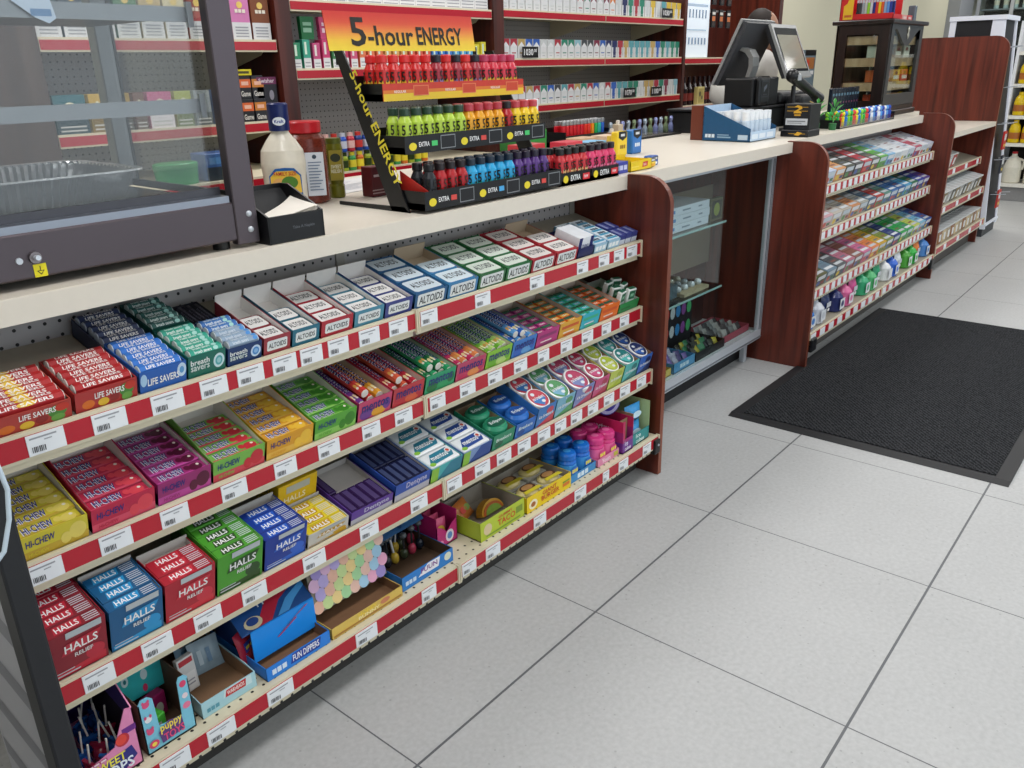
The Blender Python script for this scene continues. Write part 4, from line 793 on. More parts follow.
# bright blue dipper tray
wtray(-1.352, -1.196, 'bright blue candy tray with red white lettering under a flipped lid', [('r', 0, 0, 1, 1, '#2880dc'), ('p', [(0.36, 0.25), (0.4, 0.95), (0.86, 0.95), (0.82, 0.2)], '#1c3c9c'), ('t', 'FUN DIPPERS', 0.40, 0.35, 0.82, 0.85, '#f0f0f4'), ('t', 'candy', 0.08, 0.3, 0.3, 0.7, '#d8e8f8')], 0.20, 0.030, '#2478cc', '#7c5c44', y=0.010)
b = MB()
p0 = (-1.375, 0.455, D0 + 0.150); 
# flipped open lid: blue roof with red swoosh, bright blue flap in front
b.prism([(0.320, D0 + 0.086), (0.320, D0 + 0.089), (0.410, D0 + 0.152), (0.412, D0 + 0.149)], 'x', -1.362, -1.194, P('#1c4c8c', 0.35))
b.prism([(0.3175, D0 + 0.087), (0.3200, D0 + 0.088), (0.318, D0 + 0.018), (0.3155, D0 + 0.018)], 'x', -1.345, -1.194, P('#2090ec', 0.35, var=0.03))
b.prism([(0.322, D0 + 0.085), (0.410, D0 + 0.148), (0.443, D0 + 0.14), (0.443, D0 + 0.004), (0.420, D0 + 0.004)], 'x', -1.3505, -1.347, P('#1c3c7c', 0.4))
b.box(-1.35, -1.20, 0.440, 0.443, D0 + 0.004, D0 + 0.14, P('#1c4c8c', 0.4))
ln = Vector((0, 0.090, 0.063)).normalized()
b.art((-1.362, 0.3205, D0 + 0.0895), X1, tuple(ln), 0.168, 0.107, [('p', [(0.2, 0.0), (0.5, 0.45), (1.0, 0.72), (1, 0.52), (0.62, 0.28), (0.42, 0)], '#b8243c'), ('p', [(0.5, 0.0), (0.7, 0.24), (1.0, 0.42), (1, 0.3), (0.8, 0.15), (0.66, 0)], '#4c9cdc'), ('t', 'Fun', 0.18, 0.62, 0.42, 0.88, '#dce8f4', 0.004), ('t', 'Dippers', 0.22, 0.34, 0.66, 0.62, '#dce8f4', 0.006), ('e', 0.2, 0.12, 0.12, 0.12, '#d8cca8'), ('e', 0.2, 0.15, 0.08, 0.08, '#28488c')])
b.art((-1.345, 0.3150, D0 + 0.018), X1, Z1, 0.151, 0.069, [('p', [(0.44, 0.55), (0.48, 0.6), (0.9, 0.96), (0.86, 0.96)], '#c02c3c'), ('p', [(0.36, 0.42), (0.4, 0.42), (0.7, 0.72), (0.68, 0.74)], '#c02c3c')])
o = b.build('lid'); o.parent = [q for q in bpy.data.objects if q.get('label', '').startswith('bright blue candy tray')][0]; o.matrix_parent_inverse = Matrix.Translation(-o.parent.location)
s_ = bag(0.052, 0.075, 0.018, '#a8243c', [('r', 0.1, 0.3, 0.9, 0.8, '#2c3c94'), ('r', 0.2, 0.45, 0.8, 0.6, '#d8c84c')], seed=7)
for i, (x, y) in enumerate(((-1.338, 0.345), (-1.31, 0.372), (-1.27, 0.36), (-1.232, 0.365))):
    o = s_ if i == 0 else dup(s_); placeW(o, (x, y, D0 + 0.004), (-0.2, 0, 0.4 - 0.25 * i), 'crimson candy pouch under the bright blue lid, %s from left' % ORD[i], 'crimson pouches under the blue lid')
# yellow honey tray with pastel egg header
ht = wtray(-1.192, -0.990, 'empty low yellow tray under the pastel egg header', [('r', 0, 0, 1, 1, '#d8b85c'), ('r', 0.02, 0.1, 0.98, 0.28, '#a8783c'), ('t', 'BUNNY', 0.36, 0.30, 0.66, 0.62, '#f4e8b0'), ('t', 'HONEY', 0.36, 0.62, 0.62, 0.95, '#f0d040'), ('e', 0.74, 0.7, 0.07, 0.25, '#c87c5c')], 0.20, 0.026, '#d4b45c', '#7c5a40', y=0.010)
b = MB(); up = Vector((0, 0.025, 0.105)).normalized(); A = Vector((-1.190, 0.318, D0 + 0.040)); W, H = 0.198, 0.100
bs = P('#8c8474', 0.5)
vs = [A, A + Vector((W, 0, 0)), A + Vector((W, 0, 0)) + up * H, A + Vector((0, 0, 0)) + up * H]
off = Vector((0, 0.003, -0.0007))
b.add([tuple(v) for v in vs] + [tuple(v + off) for v in vs], [(0, 1, 2, 3), (7, 6, 5, 4), (0, 4, 5, 1), (1, 5, 6, 2), (2, 6, 7, 3), (3, 7, 4, 0)], bs)
b.prism([(A.y + up.y * H, A.z + up.z * H - 0.002), (A.y + up.y * H, A.z + up.z * H), (0.44, D0 + 0.150), (0.44, D0 + 0.148)], 'x', A.x, A.x + W, bs)
b.box(A.x, A.x + 0.003, 0.44, 0.443, D0 + 0.005, D0 + 0.149, bs); b.box(A.x, A.x + W, 0.44, 0.443, D0 + 0.005, D0 + 0.149, bs)
cols = ['#e8b8a0', '#a8d8a0', '#e8a8c4', '#b8a8dc', '#f0d490', '#a4cce4', '#d8b0d0', '#c8dc98', '#e8c0b0', '#9c8cc8']
eg = []; rnd = random.Random(12)
for r_ in range(4):
    for c_ in range(8):
        eg.append(('e', 0.07 + c_ * 0.125 + (0.055 if r_ % 2 else 0) - 0.02, 0.13 + r_ * 0.25, 0.070, 0.150, cols[(r_ * 3 + c_ * 7) % 10]))
b.art(tuple(A), X1, tuple(up), W, H, eg)
o = b.build('egg_header'); o.parent = ht; o.matrix_parent_inverse = Matrix.Translation(-ht.location)
# blue tray with navy header and dark pops
bt = wtray(-0.984, -0.815, 'blue candy tray with cloud logo and dark pops on the bottom shelf', [('r', 0, 0, 1, 1, '#2c7cc8'), ('p', [(0.3, 0.35), (0.5, 1.0), (0.74, 0.95), (0.7, 0.3)], '#e8e8ee'), ('t', 'FUUN', 0.36, 0.5, 0.68, 0.86, '#7c3c8c', 0.001), ('e', 0.89, 0.6, 0.07, 0.3, '#d8dcc8'), ('t', 'party', 0.06, 0.3, 0.26, 0.6, '#c8dcf0')], 0.20, 0.036, '#2870b8', '#54402f', y=0.018)
b = MB(); b.prism([(0.372, D0 + 0.082), (0.370, D0 + 0.084), (0.42, D0 + 0.125), (0.423, D0 + 0.123)], 'x', -0.980, -0.818, P('#2c5c8c', 0.4))
up = Vector((0, 0.05, 0.041)).normalized()
b.art((-0.980, 0.370, D0 + 0.084), X1, tuple(up), 0.162, 0.060, [('e', 0.15, 0.5, 0.1, 0.3, '#5c94b8'), ('e', 0.4, 0.6, 0.12, 0.25, '#4c84ac'), ('e', 0.7, 0.5, 0.1, 0.3, '#5c94b8'), ('e', 0.9, 0.6, 0.05, 0.2, '#c8c85c'), ('e', 0.55, 0.3, 0.05, 0.2, '#1c3c6c')])
b.box(-0.980, -0.818, 0.452, 0.455, D0 + 0.004, D0 + 0.145, P('#24486c', 0.5)); b.prism([(0.42, D0 + 0.123), (0.42, D0 + 0.125), (0.455, D0 + 0.145), (0.455, D0 + 0.143)], 'x', -0.980, -0.818, P('#24486c', 0.4))
o = b.build('header'); o.parent = bt; o.matrix_parent_inverse = Matrix.Translation(-bt.location)
rnd = random.Random(8)
pc = ['#9c2430', '#2c2c34', '#c8a83c', '#3c4430', '#b43c54', '#1c2430', '#8c7c4c']
srcs = {}
for i in range(12):
    c = pc[i % 7]; gx, gy = i % 6, i // 6
    if c not in srcs:
        b = MB(); b.ball((0, 0, 0.016), 0.011, 0.011, 0.016, P(c, 0.2, var=0.3)); b.cyl((0, 0, 0.028), (0, 0, 0.072), 0.003, P('#26282c' if c != '#c8a83c' else '#c8c8c8', 0.3), 6); b.ball((0, 0, 0.074), 0.009, 0.009, 0.007, P('#4c5054', 0.3))
        srcs[c] = tag(b.build('candy_pop'), 'x', 'candy'); o = srcs[c]
    else: o = dup(srcs[c])
    nm = {'#9c2430': 'red', '#2c2c34': 'black', '#c8a83c': 'gold', '#3c4430': 'olive', '#b43c54': 'rose', '#1c2430': 'navy', '#8c7c4c': 'tan'}[c]
    placeW(o, (-0.968 + gx * 0.0265, 0.372 + gy * 0.035, D0 + 0.004), (rnd.uniform(-.15, .15), rnd.uniform(-.2, .2), 0), '%s candy pop standing in the blue cloud tray, %s row' % (nm, ('front', 'rear')[gy]), 'candy pops in the blue cloud tray')
# magenta box
b = MB(); mg = P('#c02874', 0.35); w_ = 0.072
b.box(0, w_, 0, 0.11, 0, 0.003, mg).prism([(0, 0), (w_, 0), (w_, 0.062), (w_ * .72, 0.052), (w_ * .5, 0.036), (w_ * .28, 0.052), (0, 0.062)], 'y', 0, 0.0018, mg).box(0, 0.0018, 0, 0.11, 0, 0.085, mg).box(w_ - 0.0018, w_, 0, 0.11, 0, 0.085, mg).box(0, w_, 0.108, 0.11, 0, 0.11, P('#8c1c50', 0.5))
b.art((0, 0, 0), X1, Z1, w_, 0.05, [('e', 0.62, 0.45, 0.2, 0.34, '#e8dce4'), ('e', 0.62, 0.45, 0.12, 0.2, '#5c8cc8'), ('e', 0.2, 0.25, 0.1, 0.14, '#e898b8')])
o = b.build('candy_box'); tag(o, 'open magenta candy box between the blue cloud tray and the green tray', 'candy box'); placeW(o, (-0.808, 0.338, D0))
s_ = bag(0.042, 0.058, 0.014, '#e05c84', [('e', 0.5, 0.5, 0.4, 0.35, '#f0c84c')], seed=9)
for i in range(3): o = s_ if i == 0 else dup(s_); placeW(o, (-0.772 + 0.004 * i, 0.362 + 0.024 * i, D0 + 0.004), (-0.15, 0, 0.2 * i - .2), 'pink candy bag in the open magenta box, %s from front' % ORD[i], 'pink bags in the magenta box')
# green taco tray and yellow burger tray
wtray(-0.718, -0.542, 'lime green gummy candy tray with red lettering on the bottom shelf', [('r', 0, 0, 1, 1, '#b4c63a'), ('e', 0.16, 0.5, 0.09, 0.3, '#d8c49c'), ('r', 0.12, 0.1, 0.9, 0.2, '#7c9c34'), ('t', 'GUMMY', 0.4, 0.72, 0.72, 0.86, '#c84c24', 0.002), ('t', 'TACO', 0.38, 0.32, 0.78, 0.66, '#c84c24', 0.003), ('r', 0.8, 0.4, 0.95, 0.75, '#7c9434')], 0.150, 0.053, '#a8bc34', '#9c9488', y=0.016)
b = MB(); n = 14
arc = [(0.042 * math.cos(math.pi * k / n), 0.034 * math.sin(math.pi * k / n)) for k in range(n + 1)]
b.prism(arc, 'y', -0.012, 0.012, P('#c8962c', 0.5, var=0.15, scale=120)); b.prism([(x * .88, y * .8) for x, y in arc], 'y', -0.014, -0.012, P('#b85c2c', 0.5, var=0.3)); b.prism([(x * .7, y * .6) for x, y in arc], 'y', -0.0155, -0.014, P('#7c9c3c', 0.5, var=0.3))
o = b.build('gummy_taco'); tag(o, 'taco shaped gummy candy lying in the lime green tray', 'candy'); placeW(o, (-0.60, 0.345, D0 + 0.012), (-0.4, 0, 0))
o = bag(0.075, 0.052, 0.02, '#c8783c', [('e', 0.3, 0.5, 0.25, 0.3, '#d83c2c'), ('e', 0.7, 0.5, 0.25, 0.3, '#7c9c3c')], seed=11); placeW(o, (-0.655, 0.375, D0 + 0.0075), (-0.7, 0, 0.3), 'orange and red gummy bag leaning in the lime green tray', None)
wtray(-0.538, -0.336, 'bright yellow burger candy tray with red lettering on the bottom shelf', [('r', 0, 0, 1, 1, '#e8c81c'), ('e', 0.14, 0.42, 0.09, 0.3, '#f0e8c8'), ('e', 0.14, 0.42, 0.05, 0.16, '#a8642c'), ('t', 'GIANT', 0.34, 0.62, 0.66, 0.88, '#c02c24', 0.002), ('t', 'BURGER', 0.32, 0.28, 0.72, 0.58, '#c02c24', 0.002), ('r', 0.8, 0.3, 0.96, 0.5, '#d8742c'), ('r', 0.8, 0.55, 0.96, 0.65, '#7c9c3c')], 0.150, 0.047, '#dcbc1c', '#9c9488', y=0.012)
b = MB(); b.rbox(-0.043, 0.043, -0.030, 0.030, 0, 0.030, P('#b4b2a8', 0.35), 0.004, 2); b.lathe([(1, 0.030), (1, 0.036), (0.8, 0.042), (0.4, 0.044), (0.01, 0.0445)], P('#d8c888', 0.3), 18, sx=0.038, sy=0.026)
b.art((-0.043, -0.030, 0.0445), X1, Y1, 0.086, 0.060, [('e', 0.5, 0.5, 0.32, 0.3, '#5c3c28'), ('e', 0.5, 0.54, 0.24, 0.2, '#b08454'), ('p', [(0.1, 0.12), (0.9, 0.06), (0.86, 0.3), (0.16, 0.34)], '#d8c838')]); b.art((-0.043, -0.030, 0), X1, Z1, 0.086, 0.03, [('r', 0.1, 0.3, 0.9, 0.7, '#dcd8cc')])
s_ = tag(b.build('burger_candy'), 'x', 'candy')
lay(s_, 's4', [(-0.488, 0.048, 0.004), (-0.392, 0.052, 0.004), (-0.486, 0.116, 0.004), (-0.390, 0.120, 0.004)], 'round burger candy cup in the yellow tray', 'burger candies in the yellow tray')
# gum bottles
def jar(c, c2, lab, label, grp, spots, name='gum_bottle'):
    rt = empty(name, 'x', 'gum', (0, 0, 0))
    b = MB(); b.lathe([(0.024, 0), (0.028, 0.004), (0.028, 0.052), (0.022, 0.060)], P(c, 0.25), 18); b.lathe([(0.0284, 0.010), (0.0286, 0.011), (0.0286, 0.046), (0.0284, 0.047)], P(c2, 0.3), 18)
    b.art((-0.018, -0.0292, 0.012), X1, Z1, 0.036, 0.034, [('e', 0.5, 0.5, 0.45, 0.4, c), ('t', lab, 0.14, 0.34, 0.86, 0.66, '#e8d84c')]); b.build('bottle', rt)
    b = MB(); b.lathe([(0.025, 0.060), (0.027, 0.062), (0.027, 0.076), (0.024, 0.081), (0.01, 0.083), (0.001, 0.083)], P(c, 0.2), 18); b.art((-0.014, -0.014, 0.0832), X1, Y1, 0.028, 0.028, [('e', 0.5, 0.5, 0.4, 0.4, c2)]); b.build('cap', rt)
    lay(rt, 's4', spots, label, grp)
wtray(-0.333, -0.200, 'low blue tray of blue gum bottles on the bottom shelf', [('r', 0, 0, 1, 1, '#3c8cc8'), ('t', 'gum', 0.3, 0.2, 0.7, 0.8, '#d8e8f4')], 0.15, 0.024, '#3484c0', '#8c7458', y=0.020)
jar('#1c6cc8', '#3c94dc', 'gum', 'bright blue gum bottle in the low blue tray', 'blue gum bottles', [(-0.302, 0.052, 0.0035), (-0.232, 0.054, 0.0035), (-0.300, 0.112, 0.0035), (-0.234, 0.114, 0.0035)])
wtray(-0.197, -0.080, 'low pink tray of pink gum bottles on the bottom shelf', [('r', 0, 0, 1, 1, '#e08cb0'), ('t', 'Yours', 0.2, 0.2, 0.6, 0.8, '#f4e4ec'), ('r', 0.75, 0.2, 0.95, 0.8, '#c8c04c')], 0.15, 0.024, '#dc84a8', '#b87c84', y=0.016)
jar('#d83c84', '#e868a0', 'gum', 'hot pink gum bottle in the low pink tray', 'pink gum bottles', [(-0.166, 0.048, 0.0035), (-0.110, 0.046, 0.0035), (-0.166, 0.108, 0.0035), (-0.110, 0.106, 0.0035)])
# magenta to purple carton with a large round tub, and blue pouch carton at the end
b = MB(); w_ = 0.058
g1, g2, g3 = P('#c0285c', 0.35), P('#9c2c74', 0.35), P('#6c2c8c', 0.35)
b.box(0, w_, 0, 0.15, 0, 0.003, g3)
for z0, z1, mm in ((0, 0.035, g3), (0.035, 0.07, g2), (0.07, 0.105, g1)):
    b.box(0, 0.002, 0, 0.15, z0, z1, mm); b.box(w_ - 0.002, w_, 0, 0.15, z0, z1, mm)
    if z0 < 0.06: b.box(0.002, w_ - 0.002, 0, 0.002, z0, min(z1, 0.045), mm)
    else: b.box(0.002, 0.012, 0, 0.002, z0 - .025, z1, mm)
b.box(0.004, w_ - 0.004, 0.02, 0.022, 0.003, 0.10, P('#8c6c54', 0.8)).box(0, w_, 0.148, 0.15, 0, 0.105, g2)
b.art((0, 0.15, 0), (0, -1, 0), Z1, 0.15, 0.105, [('t', 'extra', 0.25, 0.55, 0.7, 0.8, '#f0e0ec', 0.0), ('r', 0.5, 0.3, 0.8, 0.36, '#e4c4dc'), ('r', 0.5, 0.2, 0.76, 0.26, '#e4c4dc')])
b.art((0, 0, 0), X1, Z1, w_, 0.045, [('t', 'Ice', 0.2, 0.5, 0.5, 0.85, '#e8e4f4'), ('t', 'cubes', 0.2, 0.15, 0.8, 0.45, '#e8e4f4')])
o = b.build('gum_box'); tag(o, 'magenta to purple gum carton with cut away front near the bracket', 'gum box'); placeW(o, (-0.075, 0.266, D0))
b = MB(); b.cyl((0, -0.012, 0), (0, 0.012, 0), 0.040, P('#2c1c84', 0.2), 28); b.cyl((0, -0.014, 0), (0, -0.012, 0), 0.036, P('#b8b4dc', 0.25), 28); b.art((-0.03, -0.0145, -0.03), X1, Z1, 0.06, 0.06, [('e', 0.5, 0.5, 0.42, 0.42, '#34249c'), ('t', 'ice', 0.3, 0.4, 0.7, 0.62, '#e0dcf0')])
o = b.build('gum_tub'); tag(o, 'large round violet gum tub standing on top of the magenta carton', 'gum'); placeW(o, (-0.048, 0.345, D0 + 0.1455), (0.0, 0, -0.5))
b = MB(); w_ = 0.098
b.box(0, w_, 0, 0.15, 0, 0.003, P('#2c8c8c')).box(0, w_, 0, 0.0018, 0, 0.04, P('#2c8c8c', 0.35)).box(0, 0.0018, 0, 0.15, 0, 0.112, P('#9c7c60', 0.8)).box(w_ - 0.0018, w_, 0, 0.15, 0, 0.125, P('#b0c48c', 0.5)).box(0, w_, 0.148, 0.15, 0, 0.125, P('#2c8c8c', 0.5))
b.art((0, 0, 0), X1, Z1, w_, 0.04, [('t', 'Ice', 0.2, 0.55, 0.5, 0.9, '#e0f4f0'), ('t', 'cubes', 0.2, 0.1, 0.7, 0.48, '#e0f4f0')])
o = b.build('gum_box'); tag(o, 'teal gum carton at the right end of the bottom shelf against the panel', 'gum box'); placeW(o, (-0.0125, 0.270, D0))
s_ = bag(0.078, 0.056, 0.040, '#3c94d0', [('e', 0.5, 0.5, 0.42, 0.35, '#c8e4f0')], seed=13, name='gum_pouch')
for i, (z, c) in enumerate(((0.004, 0), (0.064, 0))): o = s_ if i == 0 else dup(s_); placeW(o, (0.036, 0.306, D0 + z), (0, 0, -0.1), 'puffy blue and white gum pouch in the teal carton, %s one' % ('lower', 'upper')[i], 'blue pouches in the teal carton')
# white cable hanging at the left post
b = MB(); pts = [(-1.745, 0.15, 0.88), (-1.733, 0.15, 0.80), (-1.730, 0.15, 0.77), (-1.737, 0.15, 0.73), (-1.752, 0.15, 0.69), (-1.80, 0.16, 0.64), (-1.88, 0.2, 0.6)]
cp = []
for a, c in zip(pts[:-1], pts[1:]):
    for k in range(4): cp.append(tuple(a[i] + (c[i] - a[i]) * k / 4 for i in range(3)))
b.tube(cp, 0.0032, P('#c8d8e4', 0.4), 8); o = b.build('cable'); tag(o, 'thin pale cable curving past the black post at the left edge', 'cable')
# black round bin left of the post
b = MB(); b.lathe([(0.10, 0), (0.115, 0.02), (0.13, 0.30), (0.135, 0.32), (0.12, 0.33), (0.01, 0.335)], BLACK, 28); q = b.build('waste_bin'); tag(q, 'round black bin at the bottom left corner below the shelves', 'bin'); placeW(q, (-1.965, 0.18, 0.001))

# ================= ON THE COUNTER, LEFT =================
CZ = 0.9505
# heated display cabinet
hw = empty('food_warmer', 'stainless steel food warmer with sloping glass at the left end of the counter', 'food warmer', (0, 0, 0))
HX0, HX1, HY0, HY1 = -2.02, -1.135, 0.432, 0.88
MB().rbox(HX0, HX1 - 0.045, HY0, HY1, 0.966, 1.036, STEELD, 0.003, 1).build('base', hw)
MB().box(HX0, HX1 - 0.05, HY0 + 0.004, HY0 + 0.030, 1.036, 1.048, P('#9aa0ac', 0.3, 0.85, var=0.04)).build('sill', hw)
MB().box(HX0, HX1 - 0.05, HY0 + 0.030, HY0 + 0.036, 1.036, 1.062, P('#55555a', 0.4, 0.7)).build('door_rail', hw)
b = MB(); b.rbox(HX1 - 0.047, HX1, HY0 - 0.003, HY0 + 0.020, 0.957, 1.52, STEELD, 0.002, 1); b.prism([(HY0, 0.957), (HY0 + 0.05, 0.957), (HY0 + 0.05, 1.04), (HY0, 1.04)], 'x', HX1 - 0.004, HX1, STEELD); b.build('corner_post', hw)
for z in (0.983, 1.012):
    b = MB(); b.lathe([(0.006, 0), (0.0055, 0.002), (0.003, 0.004), (0.0005, 0.0045)], ALU, 10); q = b.build('screw', hw); q.location = (HX1 - 0.018, HY0 - 0.003, z); q.rotation_euler = (math.pi / 2, 0, 0)
MB().rbox(HX1 - 0.045, HX1 - 0.012, HY1 - 0.035, HY1, 1.036, 1.52, P('#77797a', 0.35, 0.7), 0.002, 1).box(HX1 - 0.012, HX1 - 0.007, HY1 - 0.035, HY1, 1.036, 1.50, BLACK).build('rear_post', hw)
MB().box(HX0, HX1, HY0, HY1, 1.52, 1.56, STEELD).build('roof', hw)
MB().box(HX0 + 0.01, HX1 - 0.05, HY0 + 0.04, HY1 - 0.01, 1.0362, 1.040, P('#1c1c1e', 0.18, 0.4)).build('floor_plate', hw)
MB().box(HX0, HX1 - 0.05, HY1 - 0.03, HY1 - 0.024, 1.04, 1.06, BLACKM).box(HX1 - 0.022, HX1 - 0.016, HY0 + 0.02, HY1 - 0.035, 1.036, 1.050, BLACKM).build('lower_rail', hw)
MB().box(HX0, HX1 - 0.048, HY0 + 0.0315, HY0 + 0.0345, 1.062, 1.52, GLASS2).build('front_glass', hw)
MB().box(HX1 - 0.020, HX1 - 0.017, HY0 + 0.021, HY1 - 0.036, 1.05, 1.52, GLASS2).build('side_glass', hw)
for z in (1.204, 1.352):
    b = MB(); b.box(HX0, HX1 - 0.055, HY0 + 0.040, HY0 + 0.046, z - 0.012, z + 0.012, P('#8a8d90', 0.35, 0.7)).box(HX0, HX1 - 0.055, HY0 + 0.046, HY1 - 0.04, z - 0.004, z + 0.002, PLASTIC if z < 1.3 else P('#3a383a', 0.4, 0.4))
    b.box(HX1 - 0.060, HX1 - 0.050, HY0 + 0.036, HY0 + 0.044, z - 0.02, z + 0.02, ALU); b.build('rack_shelf', hw)
b = MB(); b.cyl((-1.535, HY0, 0.998), (-1.535, HY0 - 0.006, 0.998), 0.009, STEEL, 14); b.cyl((-1.535, HY0 - 0.006, 0.998), (-1.535, HY0 - 0.016, 0.999), 0.004, ALU, 10); b.build('toggle_switch', hw)
b = MB(); b.cyl((-1.558, HY0, 0.996), (-1.558, HY0 - 0.004, 0.996), 0.005, ALU, 10); b.build('indicator', hw)
b = MB(); b.box(-1.540, -1.521, HY0 - 0.001, HY0, 0.967, 0.987, P('#e8d81c', 0.4)); b.art((-1.540, HY0 - 0.001, 0.967), X1, Z1, 0.019, 0.020, [('p', [(0.5, 0.15), (0.8, 0.5), (0.2, 0.5)], '#2c2a14'), ('p', [(0.5, 0.25), (0.68, 0.45), (0.32, 0.45)], '#e8d81c'), ('r', 0.47, 0.5, 0.53, 0.85, '#2c2a14')]); b.build('warning_sticker', hw)
for x, y in ((-1.20, 0.46), (-1.20, 0.84), (-1.95, 0.46), (-1.95, 0.84)): MB().cyl((x, y, 0.9505), (x, y, 0.966), 0.016, BLACK, 12).build('foot', hw)
b = MB(); b.art((-1.475, 0.4665, 1.325), X1, Z1, 0.06, 0.05, [('p', [(0, 0.75), (0.3, 1.0), (0.9, 1.0), (1.0, 0.3), (0.8, 0.15), (0.5, 0.3)], '#b8c8d8'), ('r', 0.4, 0.35, 0.9, 0.55, '#6c8cb0')]); q = b.build('glass_decal', hw)
# foil pan
b = MB(); M_ = 20; foil = P('#c4c6c8', 0.25, 0.7, var=0.25, scale=40, bump=1.0)
def rr(hx, hy, r, n=6):
    out = []
    for cx, cy, a0 in ((hx - r, hy - r, 0), (-hx + r, hy - r, 90), (-hx + r, -hy + r, 180), (hx - r, -hy + r, 270)):
        for k in range(n): a = math.radians(a0 + 90 * k / (n - 1)); out.append((cx + r * math.cos(a), cy + r * math.sin(a)))
    return out
def dense(p, m=6):
    out = []
    for a, c in zip(p, p[1:] + p[:1]):
        L = math.hypot(c[0] - a[0], c[1] - a[1]); k = max(1, int(L / 0.006))
        for i in range(k): out.append((a[0] + (c[0] - a[0]) * i / k, a[1] + (c[1] - a[1]) * i / k))
    return out
base = dense(rr(0.165, 0.125, 0.04)); N_ = len(base)
rings = []
for z, s_, cr in ((0, 0.97, 0.0), (0.006, 1.0, 0.0015), (0.030, 1.05, 0.0025), (0.056, 1.12, 0.0025), (0.060, 1.13, 0.0), (0.061, 1.20, 0.0), (0.058, 1.21, 0)):
    rings.append([(x * s_ + cr * (1 if i % 2 else -1) * (x / 0.165), y * s_ + cr * (1 if i % 2 else -1) * (y / 0.125), z) for i, (x, y) in enumerate(base)])
for a, c in zip(rings[:-1], rings[1:]): b.add(a + c, [(k, (k + 1) % N_, N_ + (k + 1) % N_, N_ + k) for k in range(N_)], foil, False)
b.add(rings[0], [tuple(range(N_))], foil)
o = b.build('foil_pan'); tag(o, 'crinkled aluminium foil pan inside the food warmer', 'pan'); placeW(o, (-1.478, 0.665, 1.0425), (0, 0, 0.02))

# napkin box
nb = empty('napkin_holder', 'black tray of white napkins on the counter beside the food warmer', 'napkin holder', (-1.130, 0.406, CZ), (0, 0, math.radians(-1)))
b = MB(); t = 0.004; W, D, H, HB = 0.128, 0.135, 0.052, 0.094
b.rbox(0, W, 0, t, 0, H, BLACK, 0.0015, 1)
for xa in (0, W - t): b.prism([(0, 0), (D, 0), (D, HB), (D - 0.03, HB), (0, H)], 'x', xa, xa + t, BLACK)
b.box(t, W - t, D - t, D, 0, HB, BLACK).box(t, W - t, t, D - t, 0.0005, 0.004, BLACK).prism([(0.07, 0.03), (D - t, 0.085), (D - t, 0.079), (0.07, 0.024)], 'x', t, W - t, BLACKM)
b.art((0, 0, 0), X1, Z1, W, H, [('t', 'Take A Napkin', 0.42, 0.42, 0.82, 0.56, '#5c5e64')]); b.build('box', nb)
b = MB(); n = 10
for k in range(5):
    z0 = 0.034 + 0.0035 * k; vs = []
    for j in range(n + 1):
        for i in range(n + 1):
            u, v = i / n, j / n
            x = 0.006 + u * (W - 0.012); y = 0.006 + v * (0.03 + 0.06 * u)
            vs.append((x + 0.012 * u * v * (k % 2), y, z0 + 0.012 * u * u + 0.012 * u * v + 0.0015 * math.sin(5 * u + 3 * v + k)))
    b.add(vs, [(j * (n + 1) + i, j * (n + 1) + i + 1, (j + 1) * (n + 1) + i + 1, (j + 1) * (n + 1) + i) for j in range(n) for i in range(n)], P('#e8e2d8', 0.8, var=0.03), True)
b.build('napkin_stack', nb)

# condiments
cb = empty('ketchup_bottle', 'red sauce bottle with white cap partly behind the food warmer', 'sauce bottle', (-0.908, 0.835, CZ)); cb.rotation_euler = (0, 0, -0.6)
b = MB(); sq = P('#7c1c14', 0.15)
b.lathe([(0.030, 0), (0.034, 0.006), (0.034, 0.09), (0.030, 0.115), (0.016, 0.15), (0.014, 0.158)], sq, 20, sy=0.8); b.art((-0.026, -0.0282, 0.02), X1, Z1, 0.052, 0.075, [('r', 0, 0, 1, 1, '#e8e4dc'), ('r', 0.08, 0.08, 0.92, 0.9, '#3c8c5c'), ('r', 0.14, 0.14, 0.86, 0.84, '#e8e8e0'), ('e', 0.5, 0.5, 0.25, 0.25, '#c02c2c')]); b.build('bottle', cb)
MB().lathe([(0.013, 0.158), (0.014, 0.160), (0.012, 0.186), (0.010, 0.188)], P('#e8eaec', 0.3), 16).build('cap', cb)
db = empty('dressing_bottle', 'creamy white dressing bottle with a tall navy cap on the counter', 'dressing bottle', (-0.826, 0.765, CZ)); db.scale = (1.22, 1.22, 1.05); db.rotation_euler = (0, 0, -0.6)
b = MB(); b.lathe([(0.034, 0), (0.040, 0.006), (0.041, 0.07), (0.043, 0.10), (0.040, 0.128), (0.028, 0.150), (0.017, 0.166), (0.016, 0.17)], P('#e4dccb', 0.2), 26, sy=0.75)
b.art((-0.030, -0.0316, 0.008), X1, Z1, 0.060, 0.085, [('p', [(0, 0), (1, 0), (1, 0.8), (0.8, 0.98), (0.5, 1.0), (0.2, 0.98), (0, 0.8)], '#1c5ca0'), ('p', [(0.02, 0.35), (0.98, 0.35), (0.96, 0.78), (0.76, 0.92), (0.24, 0.92), (0.04, 0.78)], '#e0b83c'), ('e', 0.3, 0.6, 0.22, 0.14, '#d8a05c'), ('e', 0.62, 0.62, 0.26, 0.16, '#4c7c2c'), ('e', 0.5, 0.52, 0.16, 0.1, '#8c2c24'), ('t', 'FAMILY SIZE', 0.15, 0.80, 0.85, 0.90, '#b82c24'), ('e', 0.5, 0.26, 0.30, 0.12, '#e8e8ec'), ('e', 0.5, 0.26, 0.26, 0.09, '#1c3c94'), ('t', 'Kraft', 0.34, 0.21, 0.66, 0.31, '#f0f0f0')]); b.build('bottle', db)
